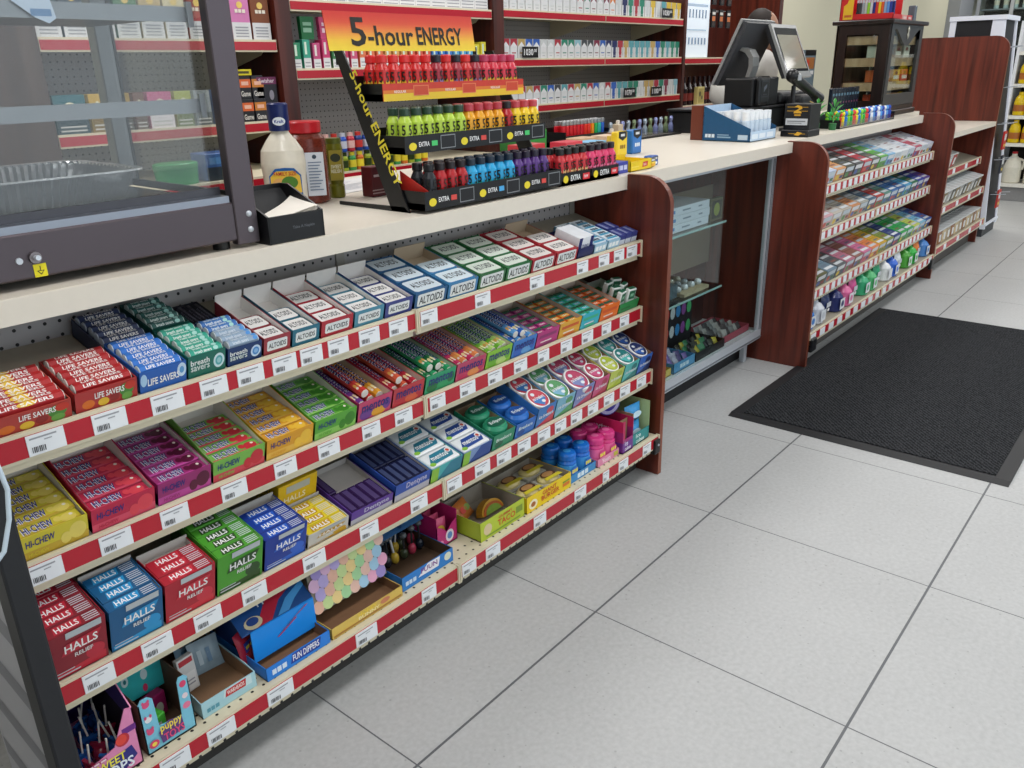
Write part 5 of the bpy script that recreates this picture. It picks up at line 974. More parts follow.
b = MB(); b.lathe([(0.018, 0.170), (0.0195, 0.171), (0.0195, 0.226), (0.017, 0.229), (0.001, 0.229)], P('#16245c', 0.3), 22); b.art((-0.012, -0.0200, 0.182), X1, Z1, 0.024, 0.018, [('e', 0.5, 0.5, 0.5, 0.5, '#e8ecf0'), ('t', 'Kraft', 0.14, 0.3, 0.86, 0.7, '#1c3c94')]); b.build('cap', db)
pj = empty('pepper_flake_jar', 'clear jar of red pepper flakes with a red lid on the counter', 'spice jar', (-0.733, 0.80, CZ)); pj.scale = (1.28, 1.28, 1.03); pj.rotation_euler = (0, 0, -0.6)
b = MB(); b.lathe([(0.036, 0), (0.040, 0.005), (0.040, 0.13), (0.038, 0.15), (0.030, 0.162), (0.028, 0.165)], P('#6c2a1c', 0.25, var=0.7, scale=260), 26)
b.art((-0.004, -0.0405, 0.02), X1, Z1, 0.034, 0.10, [('r', 0, 0, 1, 1, '#d8dce4'), ('e', 0.5, 0.9, 0.12, 0.05, '#2c3c4c')] + [('r', 0.12, 0.76 - k * 0.07, 0.86 - 0.1 * (k % 3), 0.785 - k * 0.07, '#6c7c94') for k in range(10)]); b.build('jar', pj)
MB().lathe([(0.031, 0.162), (0.033, 0.164), (0.033, 0.186), (0.031, 0.189), (0.001, 0.189)], P('#c0242c', 0.3), 26).build('lid', pj)
mj = empty('mustard_bottle', 'slim olive green relish bottle beside the pepper flake jar', 'sauce bottle', (-0.645, 0.80, CZ)); mj.rotation_euler = (0, 0, -0.6)
b = MB(); b.lathe([(0.018, 0), (0.020, 0.004), (0.020, 0.03), (0.018, 0.035), (0.021, 0.05), (0.022, 0.12), (0.019, 0.135)], P('#6c6c1c', 0.2), 18); b.art((-0.016, -0.0226, 0.045), X1, Z1, 0.032, 0.075, [('r', 0, 0, 1, 1, '#9c8c20'), ('e', 0.5, 0.75, 0.4, 0.14, '#2c3014'), ('t', 'SWEET', 0.1, 0.4, 0.9, 0.52, '#e8e4c8'), ('t', 'RELISH', 0.1, 0.25, 0.9, 0.37, '#e8e4c8')]); b.build('bottle', mj)
MB().lathe([(0.019, 0.135), (0.0195, 0.136), (0.0195, 0.148), (0.001, 0.149)], P('#5c6420', 0.3), 18).build('cap', mj)
# papers on the counter
b = MB(); b.box(0, 0.30, 0, 0.21, 0, 0.0015, P('#dcdcdc', 0.6)); b.art((0, 0, 0.0015), X1, Y1, 0.30, 0.21, [('r', 0.1, 0.8 - k * 0.09, 0.75 - (k % 3) * 0.12, 0.82 - k * 0.09, '#9098a8') for k in range(8)])
o = b.build('paper_sheet'); tag(o, 'white printed paper sheet lying on the counter behind the drink rack', 'paper'); placeW(o, (-0.62, 0.83, CZ), (0, 0, 0.1))
b = MB(); b.rbox(0, 0.07, 0, 0.04, 0, 0.075, P('#5c1420', 0.4), 0.001, 1); b.art((0, 0, 0), X1, Z1, 0.07, 0.075, [('r', 0.1, 0.66, 0.5, 0.74, '#c8b8bc'), ('r', 0, 0.2, 1, 0.24, '#b89ca0'), ('r', 0, 0.1, 1, 0.14, '#b89ca0')])
o = b.build('snack_box'); tag(o, 'small maroon box on the counter behind the black rack side', 'box'); placeW(o, (-0.60, 0.715, CZ + 0.0005))

# ---- energy shot rack ----
er = empty('drink_rack', 'black tiered energy shot rack with a red and yellow header', 'display rack', (0, 0, 0))
RX0, RX1 = -0.722, -0.196
def side(x0, x1):
    b = MB(); b.prism([(0.452, CZ), (0.512, CZ), (0.672, 1.30), (0.640, 1.30)], 'x', x0, x1, BLACK); b.prism([(0.452, CZ), (0.70, CZ), (0.70, CZ + 0.008), (0.47, CZ + 0.012)], 'x', x0, x1, BLACK)
    return b
b = side(RX0, RX0 + 0.004)
d_ = Vector((0, 0.188 - 0.06 * .0, 0.35)); up = Vector((0, 0.455 - 0.64, CZ - 1.30)).normalized(); perp = Vector((0, up.z, -up.y)) 
# lettering runs down the side strip, seen from the left
ax = up; ay = Vector((-1, 0, 0)).cross(ax)
org = Vector((RX0, 0.6345, 1.272)) 
if ay.z < 0: pass
b.art(tuple(org), tuple(ax), tuple(ay), 0.31, 0.026, [('t', '5-hour ENERGY', 0.08, 0.0, 0.98, 0.95, '#e8d83c')])
b.build('side_panel', er); side(RX1 - 0.004, RX1).build('side_panel', er)
b = MB(); b.prism([(0.678, 1.30), (0.681, 1.30), (0.694, 1.386), (0.691, 1.386)], 'x', -0.728, -0.228, P('#c8362c', 0.4))
hu = Vector((0, 0.013, 0.086)).normalized(); Wd, Hd = 0.50, 0.087
_st = [(0xf4, 0xdc, 0x3c), (0xf2, 0xc8, 0x3c), (0xe8, 0x90, 0x40), (0xd8, 0x50, 0x34), (0xcc, 0x34, 0x2c)]
bands = []
for k in range(24):
    t_ = k / 23 * 4; a_ = min(3, int(t_)); f_ = t_ - a_
    bands.append(('r', 0, k / 24, 1, (k + 1) / 24, '#%02x%02x%02x' % tuple(int(_st[a_][q] * (1 - f_) + _st[a_ + 1][q] * f_) for q in range(3))))
for bd_ in bands: b.art((-0.728, 0.678, 1.30), X1, tuple(hu), Wd, Hd, [bd_])
b.art((-0.728, 0.678, 1.30), X1, tuple(hu), Wd, Hd, [('t', '5', 0.14, 0.12, 0.235, 0.86, '#1c1a14', 0.0), ('t', '-hour', 0.245, 0.14, 0.545, 0.66, '#1c1a14', 0.0), ('t', 'ENERGY', 0.57, 0.16, 0.905, 0.66, '#1c1a14', 0.0)], 0.0012)
b.build('header_sign', er)
MB().box(RX0 + 0.02, RX0 + 0.03, 0.684, 0.69, 1.27, 1.31, BLACK).build('sign_post', er); MB().box(RX1 - 0.03, RX1 - 0.02, 0.684, 0.69, 1.27, 1.31, BLACK).build('sign_post', er)
TIERS = [(0.408, 0.958, 0.042), (0.462, 1.078, 0.040), (0.535, 1.190, 0.038)]
for i, (y, z, h) in enumerate(TIERS):
    b = MB(); c = P('#c83c2c', 0.4) if i == 2 else BLACK; xa, xb = RX0 + 0.006, RX1 - 0.006
    if i == 2: xa += 0.012
    b.box(xa, xb, y, y + 0.10, z, z + 0.015, BLACK); b.box(xa, xb, y - 0.002, y, z, z + h, c)
    b.box(xa, xa + 0.002, y, y + 0.10, z, z + h, BLACK); b.box(xb - 0.002, xb, y, y + 0.10, z, z + h, BLACK); b.box(xa, xb, y + 0.098, y + 0.10, z, z + 0.055, BLACK)
    n = 3; W = (xb - xa) / n
    for k in range(n):
        L = [('r', 0, 0, 1, 0.42, '#e8c434'), ('r', 0, 0.42, 1, 0.62, '#dc7c30'), ('t', 'REGULAR', 0.2, 0.45, 0.42, 0.6, '#f0e0d8'), ('r', 0.56, 0.25, 0.86, 0.85, '#e08058'), ('r', 0.575, 0.3, 0.845, 0.8, '#c8482c')] if i == 2 else [('e', 0.14, 0.4, 0.07, 0.22, '#e8d430'), ('t', 'EXTRA', 0.25, 0.36, 0.45, 0.62, '#e8e8e8'), ('r', 0.49, 0.34, 0.60, 0.62, '#d84c44' if (k + i) % 2 == 0 else ('#4cc870' if i else '#4ca8e0')), ('r', 0.66, 0.12, 0.95, 0.88, '#8c9094'), ('r', 0.672, 0.17, 0.938, 0.83, '#15161a')]
        b.art((xa + k * W, y - 0.002, z), X1, Z1, W, h, L)
    b.build('tier_tray', er)
# printed liners with sloping sides in the lowest tier
for x0, c in ((-0.700, '#b82c24'), (-0.560, '#2c8cc8')):
    b = MB(); b.prism([(0.412, 0.962), (0.50, 0.962), (0.50, 1.04), (0.412, 1.0)], 'x', x0, x0 + 0.002, P(c, 0.4)); b.build('tray_liner', er)
b = MB()
def shot(c, c2, capc, lab='#1c1a14', key='x'):
    rt = empty('energy_shot_bottle', 'x', 'drink bottle'); rt.scale = (1.1, 1.1, 1.06)
    b = MB(); b.lathe([(0.0135, 0), (0.0155, 0.003), (0.0155, 0.038), (0.0150, 0.048), (0.0095, 0.060), (0.0088, 0.063)], P(c, 0.25), 14)
    for a in (0, 0.9, -0.9, -1.8):
        ux = Vector((math.cos(a), math.sin(a), 0)); n_ = Vector((math.sin(a), -math.cos(a), 0)); o_ = n_ * 0.0158 - ux * 0.0075 + Vector((0, 0, 0.004))
        b.art(tuple(o_), tuple(ux), Z1, 0.015, 0.042, [('p', [(0, 0), (1, 0), (1, 0.25), (0.7, 0.55), (0.45, 0.4), (0.2, 0.6), (0, 0.3)], c2), ('t', '5', 0.2, 0.46, 0.72, 0.95, lab), ('t', 'HOUR', 0.0, 0.16, 1.0, 0.38, lab)])
    b.build('bottle', rt)
    MB().lathe([(0.0105, 0.062), (0.0112, 0.063), (0.0112, 0.076), (0.0100, 0.078), (0.001, 0.0785)], P(capc, 0.3), 14).build('cap', rt)
    return rt
SK = {'red': ('#c82828', '#e8b830', '#d83030'), 'berry': ('#a02838', '#8c7cb0', '#26222c'), 'pinkred': ('#d03448', '#e8c840', '#b83c5c'), 'lime': ('#b4d048', '#c8dc5c', '#2c4434'), 'orange': ('#e8a428', '#e8c040', '#b8404c'), 'yellow': ('#ecc828', '#e8b428', '#c04850'), 'crimson': ('#b01c24', '#6c2014', '#241c20'), 'sky': ('#2ca4d8', '#3cb0a0', '#1c2c3c'), 'grape': ('#54307c', '#2c2840', '#241c30'), 'melon': ('#c83038', '#e8b880', '#1c1c1c'), 'pink': ('#d83c6c', '#e87ca0', '#241c24'), 'black': ('#24262c', '#4c5058', '#1c1c20')}
_sk = {}
def row(seq, x0, pitch, y, z, where, grp, second=True, lift=0.0125):
    rows_ = (0, 1) if second else (0,)
    for rr_ in rows_:
        cnt = {}
        for k, s_ in enumerate(seq):
            if s_ == '-': continue
            if s_ not in _sk: _sk[s_] = shot(*SK[s_]); o = _sk[s_]
            else: o = dup(_sk[s_])
            cnt[s_] = cnt.get(s_, 0) + 1
            nm = {'pinkred': 'pinkish red', 'sky': 'sky blue', 'berry': 'dark berry'}.get(s_, s_)
            o.location = (x0 + k * pitch, y + 0.037 * rr_, z + 0.0035 + lift)
            o['label'] = '%s energy shot bottle %s, %s row, %s of its colour' % (nm, where, ('front', 'back')[rr_], ORD[cnt[s_] - 1]); o['group'] = grp
row(['red', 'red', 'red', 'red', 'red', 'berry', 'red', 'berry', 'red', 'berry', 'pinkred', 'pinkred', 'pinkred', 'pinkred'], -0.682, 0.0349, 0.556, 1.190, 'on the top tier', 'energy shots on the top tier')
row(['lime', 'lime', 'lime', 'lime', 'lime', 'lime', 'orange', 'orange', 'orange', 'orange', 'crimson', 'yellow', 'yellow', 'yellow'], -0.690, 0.0357, 0.484, 1.078, 'on the middle tier', 'energy shots on the middle tier')
row(['black', 'crimson', 'crimson', 'crimson', 'sky', 'sky', 'sky', 'sky', 'sky', 'grape', 'grape', 'grape', 'grape'], -0.672, 0.0352, 0.434, 0.958, 'on the bottom tier', 'energy shots on the bottom tier')
# two separate trays beside the rack
for x0, x1, c, nm in ((-0.188, -0.045, 'melon', 'watermelon red'), (-0.043, 0.100, 'pink', 'pink')):
    b = MB(); w_ = x1 - x0
    b.box(0, w_, 0, 0.12, 0, 0.014, BLACK).box(0, w_, 0, 0.0018, 0, 0.034, BLACK).prism([(0, 0), (0.12, 0), (0.12, 0.05), (0, 0.034)], 'x', 0, 0.0018, P('#c8343c', 0.4)).prism([(0, 0), (0.12, 0), (0.12, 0.05), (0, 0.034)], 'x', w_ - 0.0018, w_, P('#c8343c', 0.4)).box(0, w_, 0.118, 0.12, 0, 0.05, BLACK)
    b.art((0, 0, 0), X1, Z1, w_, 0.034, [('e', 0.16, 0.5, 0.08, 0.3, '#e8d430'), ('t', 'EXTRA', 0.32, 0.32, 0.64, 0.76, '#e8ecec'), ('r', 0.72, 0.25, 0.95, 0.75, '#d8343c'), ('t', 'new', 0.76, 0.38, 0.9, 0.62, '#f0d8d8')])
    o = b.build('drink_tray'); tag(o, 'small black tray of %s energy shots beside the drink rack' % nm, 'display tray'); placeW(o, (x0, 0.418, CZ))
    row([c] * 4, x0 + 0.020, 0.0344, 0.437, CZ - 0.001, 'in the small side tray', 'energy shots in the small trays')
# yellow and blue tobacco packets at the counter edge
b = MB(); b.box(0, 0.072, 0, 0.06, 0, 0.034, P('#3c44a0', 0.35)); b.art((0, 0, 0), X1, Z1, 0.075, 0.034, [('t', 'BUGLER', 0.1, 0.3, 0.9, 0.7, '#c8cce8')])
o = b.build('packet_box'); tag(o, 'indigo packet box on the counter edge right of the pink shots', 'box'); placeW(o, (0.106, 0.435, CZ))
b = MB(); w_ = 0.125
b.box(0, w_, 0, 0.10, 0, 0.002, P('#e0c01c')).box(0, w_, 0, 0.002, 0, 0.030, P('#e8c81c', 0.35)).box(0, 0.002, 0, 0.10, 0, 0.036, P('#e0c01c', 0.35)).box(w_ - 0.002, w_, 0, 0.10, 0, 0.03, P('#e0c01c', 0.35)).box(0, w_, 0.098, 0.1, 0, 0.04, P('#e0c01c', 0.35))
b.art((0, 0, 0), X1, Z1, w_, 0.030, [('p', [(0.55, 0.3), (0.58, 0.8), (0.82, 0.85), (0.8, 0.35)], '#c82c24'), ('t', 'bic', 0.61, 0.42, 0.75, 0.72, '#f0e0d0'), ('r', 0.05, 0.4, 0.4, 0.5, '#f0dc5c')])
o = b.build('packet_tray'); tag(o, 'yellow tray with a red logo near the counter edge', 'display tray'); placeW(o, (0.185, 0.430, CZ))
for i, (x, y, c, nm) in enumerate(((0.325, 0.44, '#e8c830', 'yellow packet with black cap lying at the right of the yellow tray'), (0.375, 0.46, '#2c5cb0', 'blue and white packet right of the yellow one at the counter edge'))):
    b = MB(); b.rbox(0, 0.05, 0, 0.03, 0, 0.026 + 0.004 * i, P(c, 0.3), 0.003, 1); b.art((0, 0, 0), X1, Z1, 0.05, 0.028, [('r', 0.1, 0.6, 0.9, 1.0, '#16181c'), ('r', 0.2, 0.68, 0.8, 0.9, '#d0d4d8'), ('r', 0.2, 0.15, 0.8, 0.4, '#e8ecf0' if i else '#e8a820')]); o = b.build('tobacco_packet'); tag(o, nm, 'packet'); placeW(o, (x - 0.012, y, CZ), (0, 0, 0.1))
for i, (x, c, nm) in enumerate(((0.555, '#e8c830', 'yellow can shaped packet standing mid counter'), (0.655, '#2c70b8', 'blue can shaped packet standing mid counter beside the yellow one'))):
    b = MB(); b.rbox(0, 0.066, 0, 0.03, 0, 0.085, P(c, 0.3), 0.004, 1); b.art((0, 0, 0), X1, Z1, 0.066, 0.085, [('p', [(0.1, 0.75), (0.5, 0.62), (0.9, 0.75), (0.9, 1), (0.1, 1)], '#16181c'), ('r', 0.3, 0.8, 0.7, 0.9, '#c8ccd0'), ('t', 'gold' if i == 0 else 'blue', 0.25, 0.3, 0.75, 0.45, '#8c6c10' if i == 0 else '#e0e8f0')]); o = b.build('tobacco_packet'); tag(o, nm, 'packet'); placeW(o, (x, 0.715, CZ), (0, 0, 0.0))

# ================= BACK WALL SHELVING =================
def back_unit(label, x0, x1, zs, Yf=2.0, peg=True, top=2.1):
    u = empty('wall_shelving_unit', label, 'shelves', (0, 0, 0))
    MB().box(x0, x1, 2.40, 2.412, 0.06, top, PEG if peg else CHERRY_DK).build('back_panel', u)
    MB().box(x0, x1, 2.03, 2.39, 0.001, 0.10, BLACKM).build('plinth', u)
    for z, yf, splits in zs:
        for a, c in zip(splits[:-1], splits[1:]):
            s = MB().box(a + 0.001, c - 0.001, yf, 2.399, z - 0.018, z, CREAM2).build('shelf', u)
            b = MB(); b.box(a + 0.002, c - 0.002, yf - 0.008, yf, z - 0.040, z + 0.004, CREAM2).box(a + 0.004, c - 0.004, yf - 0.0092, yf - 0.008, z - 0.034, z - 0.004, RED); b.build('price_strip', s)
            MB().prism([(2.398, z - 0.02), (yf + 0.06, z - 0.02), (yf + 0.1, z - 0.05), (2.398, z - 0.12)], 'x', c - 0.006, c - 0.003, CREAM2).build('bracket', s)
    return u
def upright(u, x0, x1, Y0=1.985, top=2.1, mat=None): MB().box(x0, x1, Y0, 2.42, 0.001, top, mat or CHERRY_DK).build('side_panel', u)
ub0 = back_unit('left wall shelving unit with tall coloured cartons, seen past the food warmer', -0.82, 0.076, [(1.372, 2.0, (-0.819, 0.075)), (1.075, 2.0, (-0.819, 0.075)), (0.895, 1.78, (-0.819, 0.075)), (1.66, 2.0, (-0.819, 0.075))])
upright(ub0, -1.12, -0.821, mat=wood_mat('grey_brown_laminate', '#3c2c24', '#55443a')); upright(ub0, 0.078, 0.148)
ub1 = back_unit('wall shelving unit behind the energy shot rack, mostly bare pegboard', 0.151, 1.37, [(1.522, 2.0, (0.152, 1.369)), (1.266, 2.0, (0.152, 1.369)), (0.840, 2.0, (0.152, 0.76, 1.369))])
upright(ub1, 1.373, 1.452)
ub2 = back_unit('wall shelving unit full of white cigarette packs behind the counter', 1.455, 3.325, [(1.532, 2.0, (1.456, 2.39, 3.324)), (1.297, 2.0, (1.456, 2.39, 3.324)), (1.062, 2.0, (1.456, 2.39, 3.324))])
upright(ub2, 3.328, 3.36)
ub3 = back_unit('cherry wall shelving unit with a lit white sign and hanging packs', 3.363, 4.86, [(1.292, 2.0, (3.364, 4.859)), (0.98, 2.0, (3.364, 4.859))], peg=False)
upright(ub3, 4.863, 4.93, mat=CHERRY)
def carton(w_, h_, d_, c, layers, name='carton'):
    b = MB(); b.rbox(0, w_, 0, d_, 0, h_, P(c, 0.4, var=0.06), 0.001, 1); b.art((0, 0, 0), X1, Z1, w_, h_, layers); return b.build(name)
LOW = [('r', 0, 0, 1, 0.42, '#d9dadb')] + [('r', 0.15, 0.08 + 0.07 * k, 0.85, 0.11 + 0.07 * k, '#9a9ca2') for k in range(4)]
cs = [('#24444c', 'dark teal'), ('#30404c', 'slate'), ('#2c3438', 'charcoal'), ('#3c7c54', 'green'), ('#c0a878', 'tan'), ('#d4c8a0', 'cream'), ('#a84c4c', 'brick red'), ('#d8c060', 'yellow'), ('#d07cb0', 'pink'), ('#7c4424', 'brown')]
for i, (c, nm) in enumerate(cs):
    o = carton(0.080, 0.150, 0.055, c, LOW + [('e', 0.5, 0.82, 0.16, 0.08, '#e8c868'), ('t', 'Luxury', 0.22, 0.64, 0.78, 0.72, '#e8e0d0')])
    tag(o, 'tall %s tobacco carton with a white lower half on the left back shelf' % nm, 'carton', 'tall cartons on the left back shelf'); placeW(o, (-0.812 + i * 0.0885, 2.008, 1.373))
cs = [('#2c6a74', 'teal', .105, '#1c3c44'), ('#c8a440', 'mustard', .055, '#7c6420'), ('#b8943c', 'ochre', .075, '#4c4434'), ('#6c3c34', 'maroon', .04, '#4c2c24'), ('#c8588c', 'pink', .09, '#e8e0e4'), ('#a8b044', 'olive yellow', .065, '#5c6c2c'), ('#8c9498', 'grey', .065, '#5c6468'), ('#5c7cb0', 'blue', .065, '#3c5c94')]
x = -0.806
for c, nm, w_, c2 in cs:
    o = carton(w_, 0.125, 0.06, c, [('r', 0, 0, 1, 0.38, c2), ('r', 0.1, 0.08, 0.9, 0.12, '#c8c8c4'), ('r', 0.1, 0.18, 0.9, 0.22, '#c8c8c4'), ('e', 0.5, 0.7, 0.18, 0.12, '#e8e4c8')])
    tag(o, '%s cigar box on the lower left back shelf seen through the warmer' % nm, 'carton', 'cigar boxes on the lower left shelf'); placeW(o, (x, 2.008, 1.076)); x += w_ + 0.012
for i, (c, c2, nm) in enumerate((('#26262a', '#c83c2c', 'black and red'), ('#1c1c20', '#d8642c', 'black and orange'), ('#26262c', '#c87c2c', 'black and amber'))):
    o = carton(0.052, 0.085, 0.05, c, [('r', 0, 0.5, 1, 0.86, c2), ('t', 'Game', 0.1, 0.12, 0.9, 0.36, '#d8d4cc'), ('r', 0.2, 0.6, 0.8, 0.76, '#e8b49c')])
    tag(o, '%s cigarillo carton right of the warmer post' % nm, 'carton', 'cigarillo cartons'); placeW(o, (-0.165 + i * 0.058, 2.008, 1.076))
    o = dup(o, (-0.165 + i * 0.058, 2.010, 1.162), label='%s cigarillo carton stacked above another right of the warmer post' % nm)
o = carton(0.12, 0.022, 0.05, '#d8c81c', [('r', 0.1, 0.3, 0.9, 0.7, '#4c4414')]); tag(o, 'bright yellow topped strip box on the cigarillo cartons', 'carton'); placeW(o, (-0.165, 2.009, 1.2485))
b = MB(); b.box(-0.045, 0.045, -0.004, 0.03, 0.03, 0.165, P('#1a1620', 0.3)); b.art((-0.045, -0.004, 0.03), X1, Z1, 0.09, 0.135, [('r', 0, 0.8, 1, 1, '#6c2450'), ('t', 'Swisher', 0.1, 0.84, 0.9, 0.96, '#d8c8d0'), ('e', 0.7, 0.5, 0.12, 0.14, '#8c8894'), ('r', 0.45, 0, 1, 0.14, '#e0cc2c')]); b.box(-0.045, 0.045, 0.0, 0.03, 0, 0.03, P('#1a1620', 0.3))
o = b.build('tobacco_pouch_box'); tag(o, 'black and purple pouch box next to the wooden upright', 'carton'); placeW(o, (0.018, 2.014, 1.076))
# green tub and blue box on the low rear ledge
b = MB(); b.lathe([(1, 0), (1.05, 0.05), (1.08, 0.055), (1.08, 0.07), (1.0, 0.074), (0.01, 0.074)], P('#1c8a4c', 0.3), 24, sx=0.075, sy=0.05); o = b.build('plastic_tub'); tag(o, 'green oval plastic tub seen through the food warmer glass', 'tub'); placeW(o, (-0.50, 1.86, 0.896))
b = MB(); b.rbox(0, 0.15, 0, 0.10, 0, 0.095, P('#2c5c9c', 0.35), 0.003, 1); b.art((0, 0, 0), X1, Z1, 0.15, 0.095, [('r', 0, 0, 1, 0.5, '#24303c'), ('r', 0.1, 0.6, 0.7, 0.85, '#4c84bc')]); o = b.build('storage_box'); tag(o, 'blue storage box beside the green tub on the rear ledge', 'box'); placeW(o, (-0.40, 1.83, 0.896))
# bay 1
b = carton(0.098, 0.14, 0.05, '#e0e0e0', [('r', 0.08, 0.05 + 0.1 * k, 0.92, 0.08 + 0.1 * k, '#9c9ca4') for k in range(4)] + [('r', 0, 0.5, 1, 1, '#d8d0c8')])
tag(b, 'x', 'carton')
for i in range(12):
    o = b if i == 0 else dup(b); placeW(o, (0.160 + i * 0.1, 2.008, 1.523), label='white warning label carton on the top shelf above the header, %s from left' % ORD[i], group='white cartons above the header')
cs = [('#2c8c64', 'green', 0), ('#3ca088', 'mint', 0), ('#c04c7c', 'pink', 1), ('#c83c70', 'rose', 1), ('#3c7c4c', 'leaf green', 0), ('#c03c60', 'crimson', 1), ('#d0587c', 'light pink', 1)]
x = 0.160
for i in range(24):
    c, nm, k = cs[i] if i < 7 else (('#e07850', 'coral', 0), ('#d8a060', 'peach', 0), ('#d8604c', 'vermilion', 0), ('#3c7cc8', 'blue', 0), ('#58a8d8', 'sky', 0), ('#d8cc3c', 'yellow', 0), ('#8cb83c', 'lime', 0))[(i - 7) // 3 % 7]
    o = carton(0.036, 0.10 + 0.012 * (i % 2), 0.05, c, [('r', 0, 0, 1, 0.38, '#dcdcdc'), ('r', 0.15, 0.08, 0.85, 0.12, '#9c9ca4'), ('r', 0.15, 0.2, 0.85, 0.24, '#9c9ca4'), ('r', 0.2, 0.5, 0.5, 0.92, '#e8dcd8' if k else '#d8ecd8')], 'cigarillo_pack')
    tag(o, '%s cigarillo pack on the shelf behind the rack header, %s %s' % (nm, ORD[i] if i < 16 else ORD[23 - i], 'from left' if i < 16 else 'from right'), 'cigarillos', 'cigarillo packs behind the header'); placeW(o, (x, 2.008, 1.267)); x += 0.0495
for nm, c, px, z in (('green', '#1c6a3c', 0.250, 1.385), ('rose', '#c04474', 0.345, 1.385)):
    b = MB(); b.prism([(-0.03, 0), (0.03, 0), (0.034, 0.085), (-0.034, 0.085)], 'y', 0, 0.02, P(c, 0.4)); b.art((-0.03, 0, 0), X1, Z1, 0.06, 0.085, [('r', 0.15, 0.3, 0.85, 0.5, '#8cb89c' if nm == 'green' else '#e8c8d4'), ('r', 0.15, 0.6, 0.85, 0.75, '#8cb89c' if nm == 'green' else '#e8c8d4')])
    o = b.build('cigarillo_pouch'); tag(o, '%s cigarillo pouch standing on the packs left of the header' % nm, 'cigarillos'); placeW(o, (px, 2.02, z - 0.004))
_b = {}
k = 0
for i in range(14):
    for j in (0, 1):
        c, c2, nm = (('#3c8c4c', '#d8c83c', 'green and yellow'), ('#2c54b0', '#c8ccd8', 'blue and silver'), ('#c86c2c', '#e8d43c', 'orange'), ('#b83444', '#e8b8b0', 'red'), ('#8c9c2c', '#2c3c1c', 'olive'), ('#28407c', '#c83c34', 'navy and red'))[(i * 2 + j * 3) % 6]
        if c not in _b:
            b = MB(); b.lathe([(0.017, 0), (0.019, 0.004), (0.019, 0.055), (0.013, 0.066), (0.012, 0.078), (0.001, 0.079)], P(c, 0.3), 12); b.lathe([(0.0192, 0.015), (0.0194, 0.016), (0.0194, 0.045), (0.0192, 0.046)], P(c2, 0.3), 12); b.lathe([(0.0125, 0.064), (0.0135, 0.065), (0.0135, 0.080), (0.001, 0.081)], P(c2, 0.3), 12)
            _b[c] = tag(b.build('lighter_fluid_bottle' if False else 'small_drink_bottle'), 'x', 'drink bottle'); o = _b[c]
        else: o = dup(_b[c])
        placeW(o, (0.30 + i * 0.045, 2.035 + 0.0, 0.841 + j * 0.0825) if True else None, label='small %s drink bottle, %s row, behind the relish bottle, %s' % (nm, ('lower', 'stacked upper')[j], ORD[i]), group='small drink bottles on the low back shelf')
# cigarette packs
def cig(c, cc, tall=True):
    b = MB(); b.rbox(0, 0.055, 0, 0.022, 0, 0.098, P('#d9dadb', 0.35, var=0.03), 0.0012, 1)
    b.art((0, 0, 0), X1, Z1, 0.055, 0.098, [('r', 0, 0.62, 1, 1, c), ('p', [(0, 0.62), (0.5, 0.86), (1, 0.62)], '#e2e3e4') if tall else ('r', 0.25, 0.0, 0.75, 0.62, c), ('r', 0.2, 0.28, 0.8, 0.33, cc), ('r', 0.3, 0.14, 0.7, 0.17, '#a4a6ac')]); return tag(b.build('cigarette_pack'), 'x', 'cigarettes')
CC = {'r': ('#a83440', 'red'), 'g': ('#2c8068', 'green'), 'b': ('#3460b0', 'blue'), 'w': ('#c8cccc', 'silver white'), 't': ('#5c9ca4', 'teal'), 'o': ('#b89c60', 'tan'), 'k': ('#44484c', 'black'), 'm': ('#7c2c44', 'maroon'), 'n': ('#28305c', 'navy'), 'y': ('#d0b040', 'yellow'), 'a': ('#d87c3c', 'orange'), 'l': ('#8cb8c4', 'pale blue')}
seqs = [('wwwwwwwwwwrgmwmawngrgwywtyyy', 1.533, 'top'), ('rrobbwwrgglkkmbnnrottttobgtgg', 1.298, 'middle'), ('rororgbktrogrbwrbttggwoorgmwl', 1.063, 'bottom')]
_c = {}
for seq, z, sh in seqs:
    n = len(seq); pitch = 1.855 / n; cnt = {}
    for i, ch in enumerate(seq):
        tall = i < n * 0.55; key = (ch, tall)
        if key not in _c: _c[key] = cig(CC[ch][0], CC[ch][0], tall); o = _c[key]
        else: o = dup(_c[key])
        cnt[key] = cnt.get(key, 0) + 1
        placeW(o, (1.464 + i * pitch, 2.008, z), label='white cigarette pack, %s %s, %s shelf, %s of its kind' % (CC[ch][1], 'top' if tall else 'stripe', sh, ORD[cnt[key] - 1]), group='cigarette packs on the %s back shelf' % sh)
for i, (x, z, t_) in enumerate(((3.03, 1.537, '1030'), (1.60, 1.303, '1030'), (2.60, 1.068, '1070'), (2.93, 1.066, '1100'))):
    b = MB(); b.box(0, 0.135, 0, 0.002, 0, 0.055, BLACK); b.art((0, 0, 0), X1, Z1, 0.135, 0.055, [('t', t_, 0.1, 0.22, 0.68, 0.8, '#e8e8e8'), ('t', '00', 0.73, 0.5, 0.9, 0.8, '#e8e8e8')])
    o = b.build('price_sign'); tag(o, 'black price sign reading %s in front of the cigarettes, %s' % (t_, ('top shelf', 'middle shelf', 'bottom shelf left', 'bottom shelf right')[i]), 'sign'); placeW(o, (x, 1.986, z - 0.0))
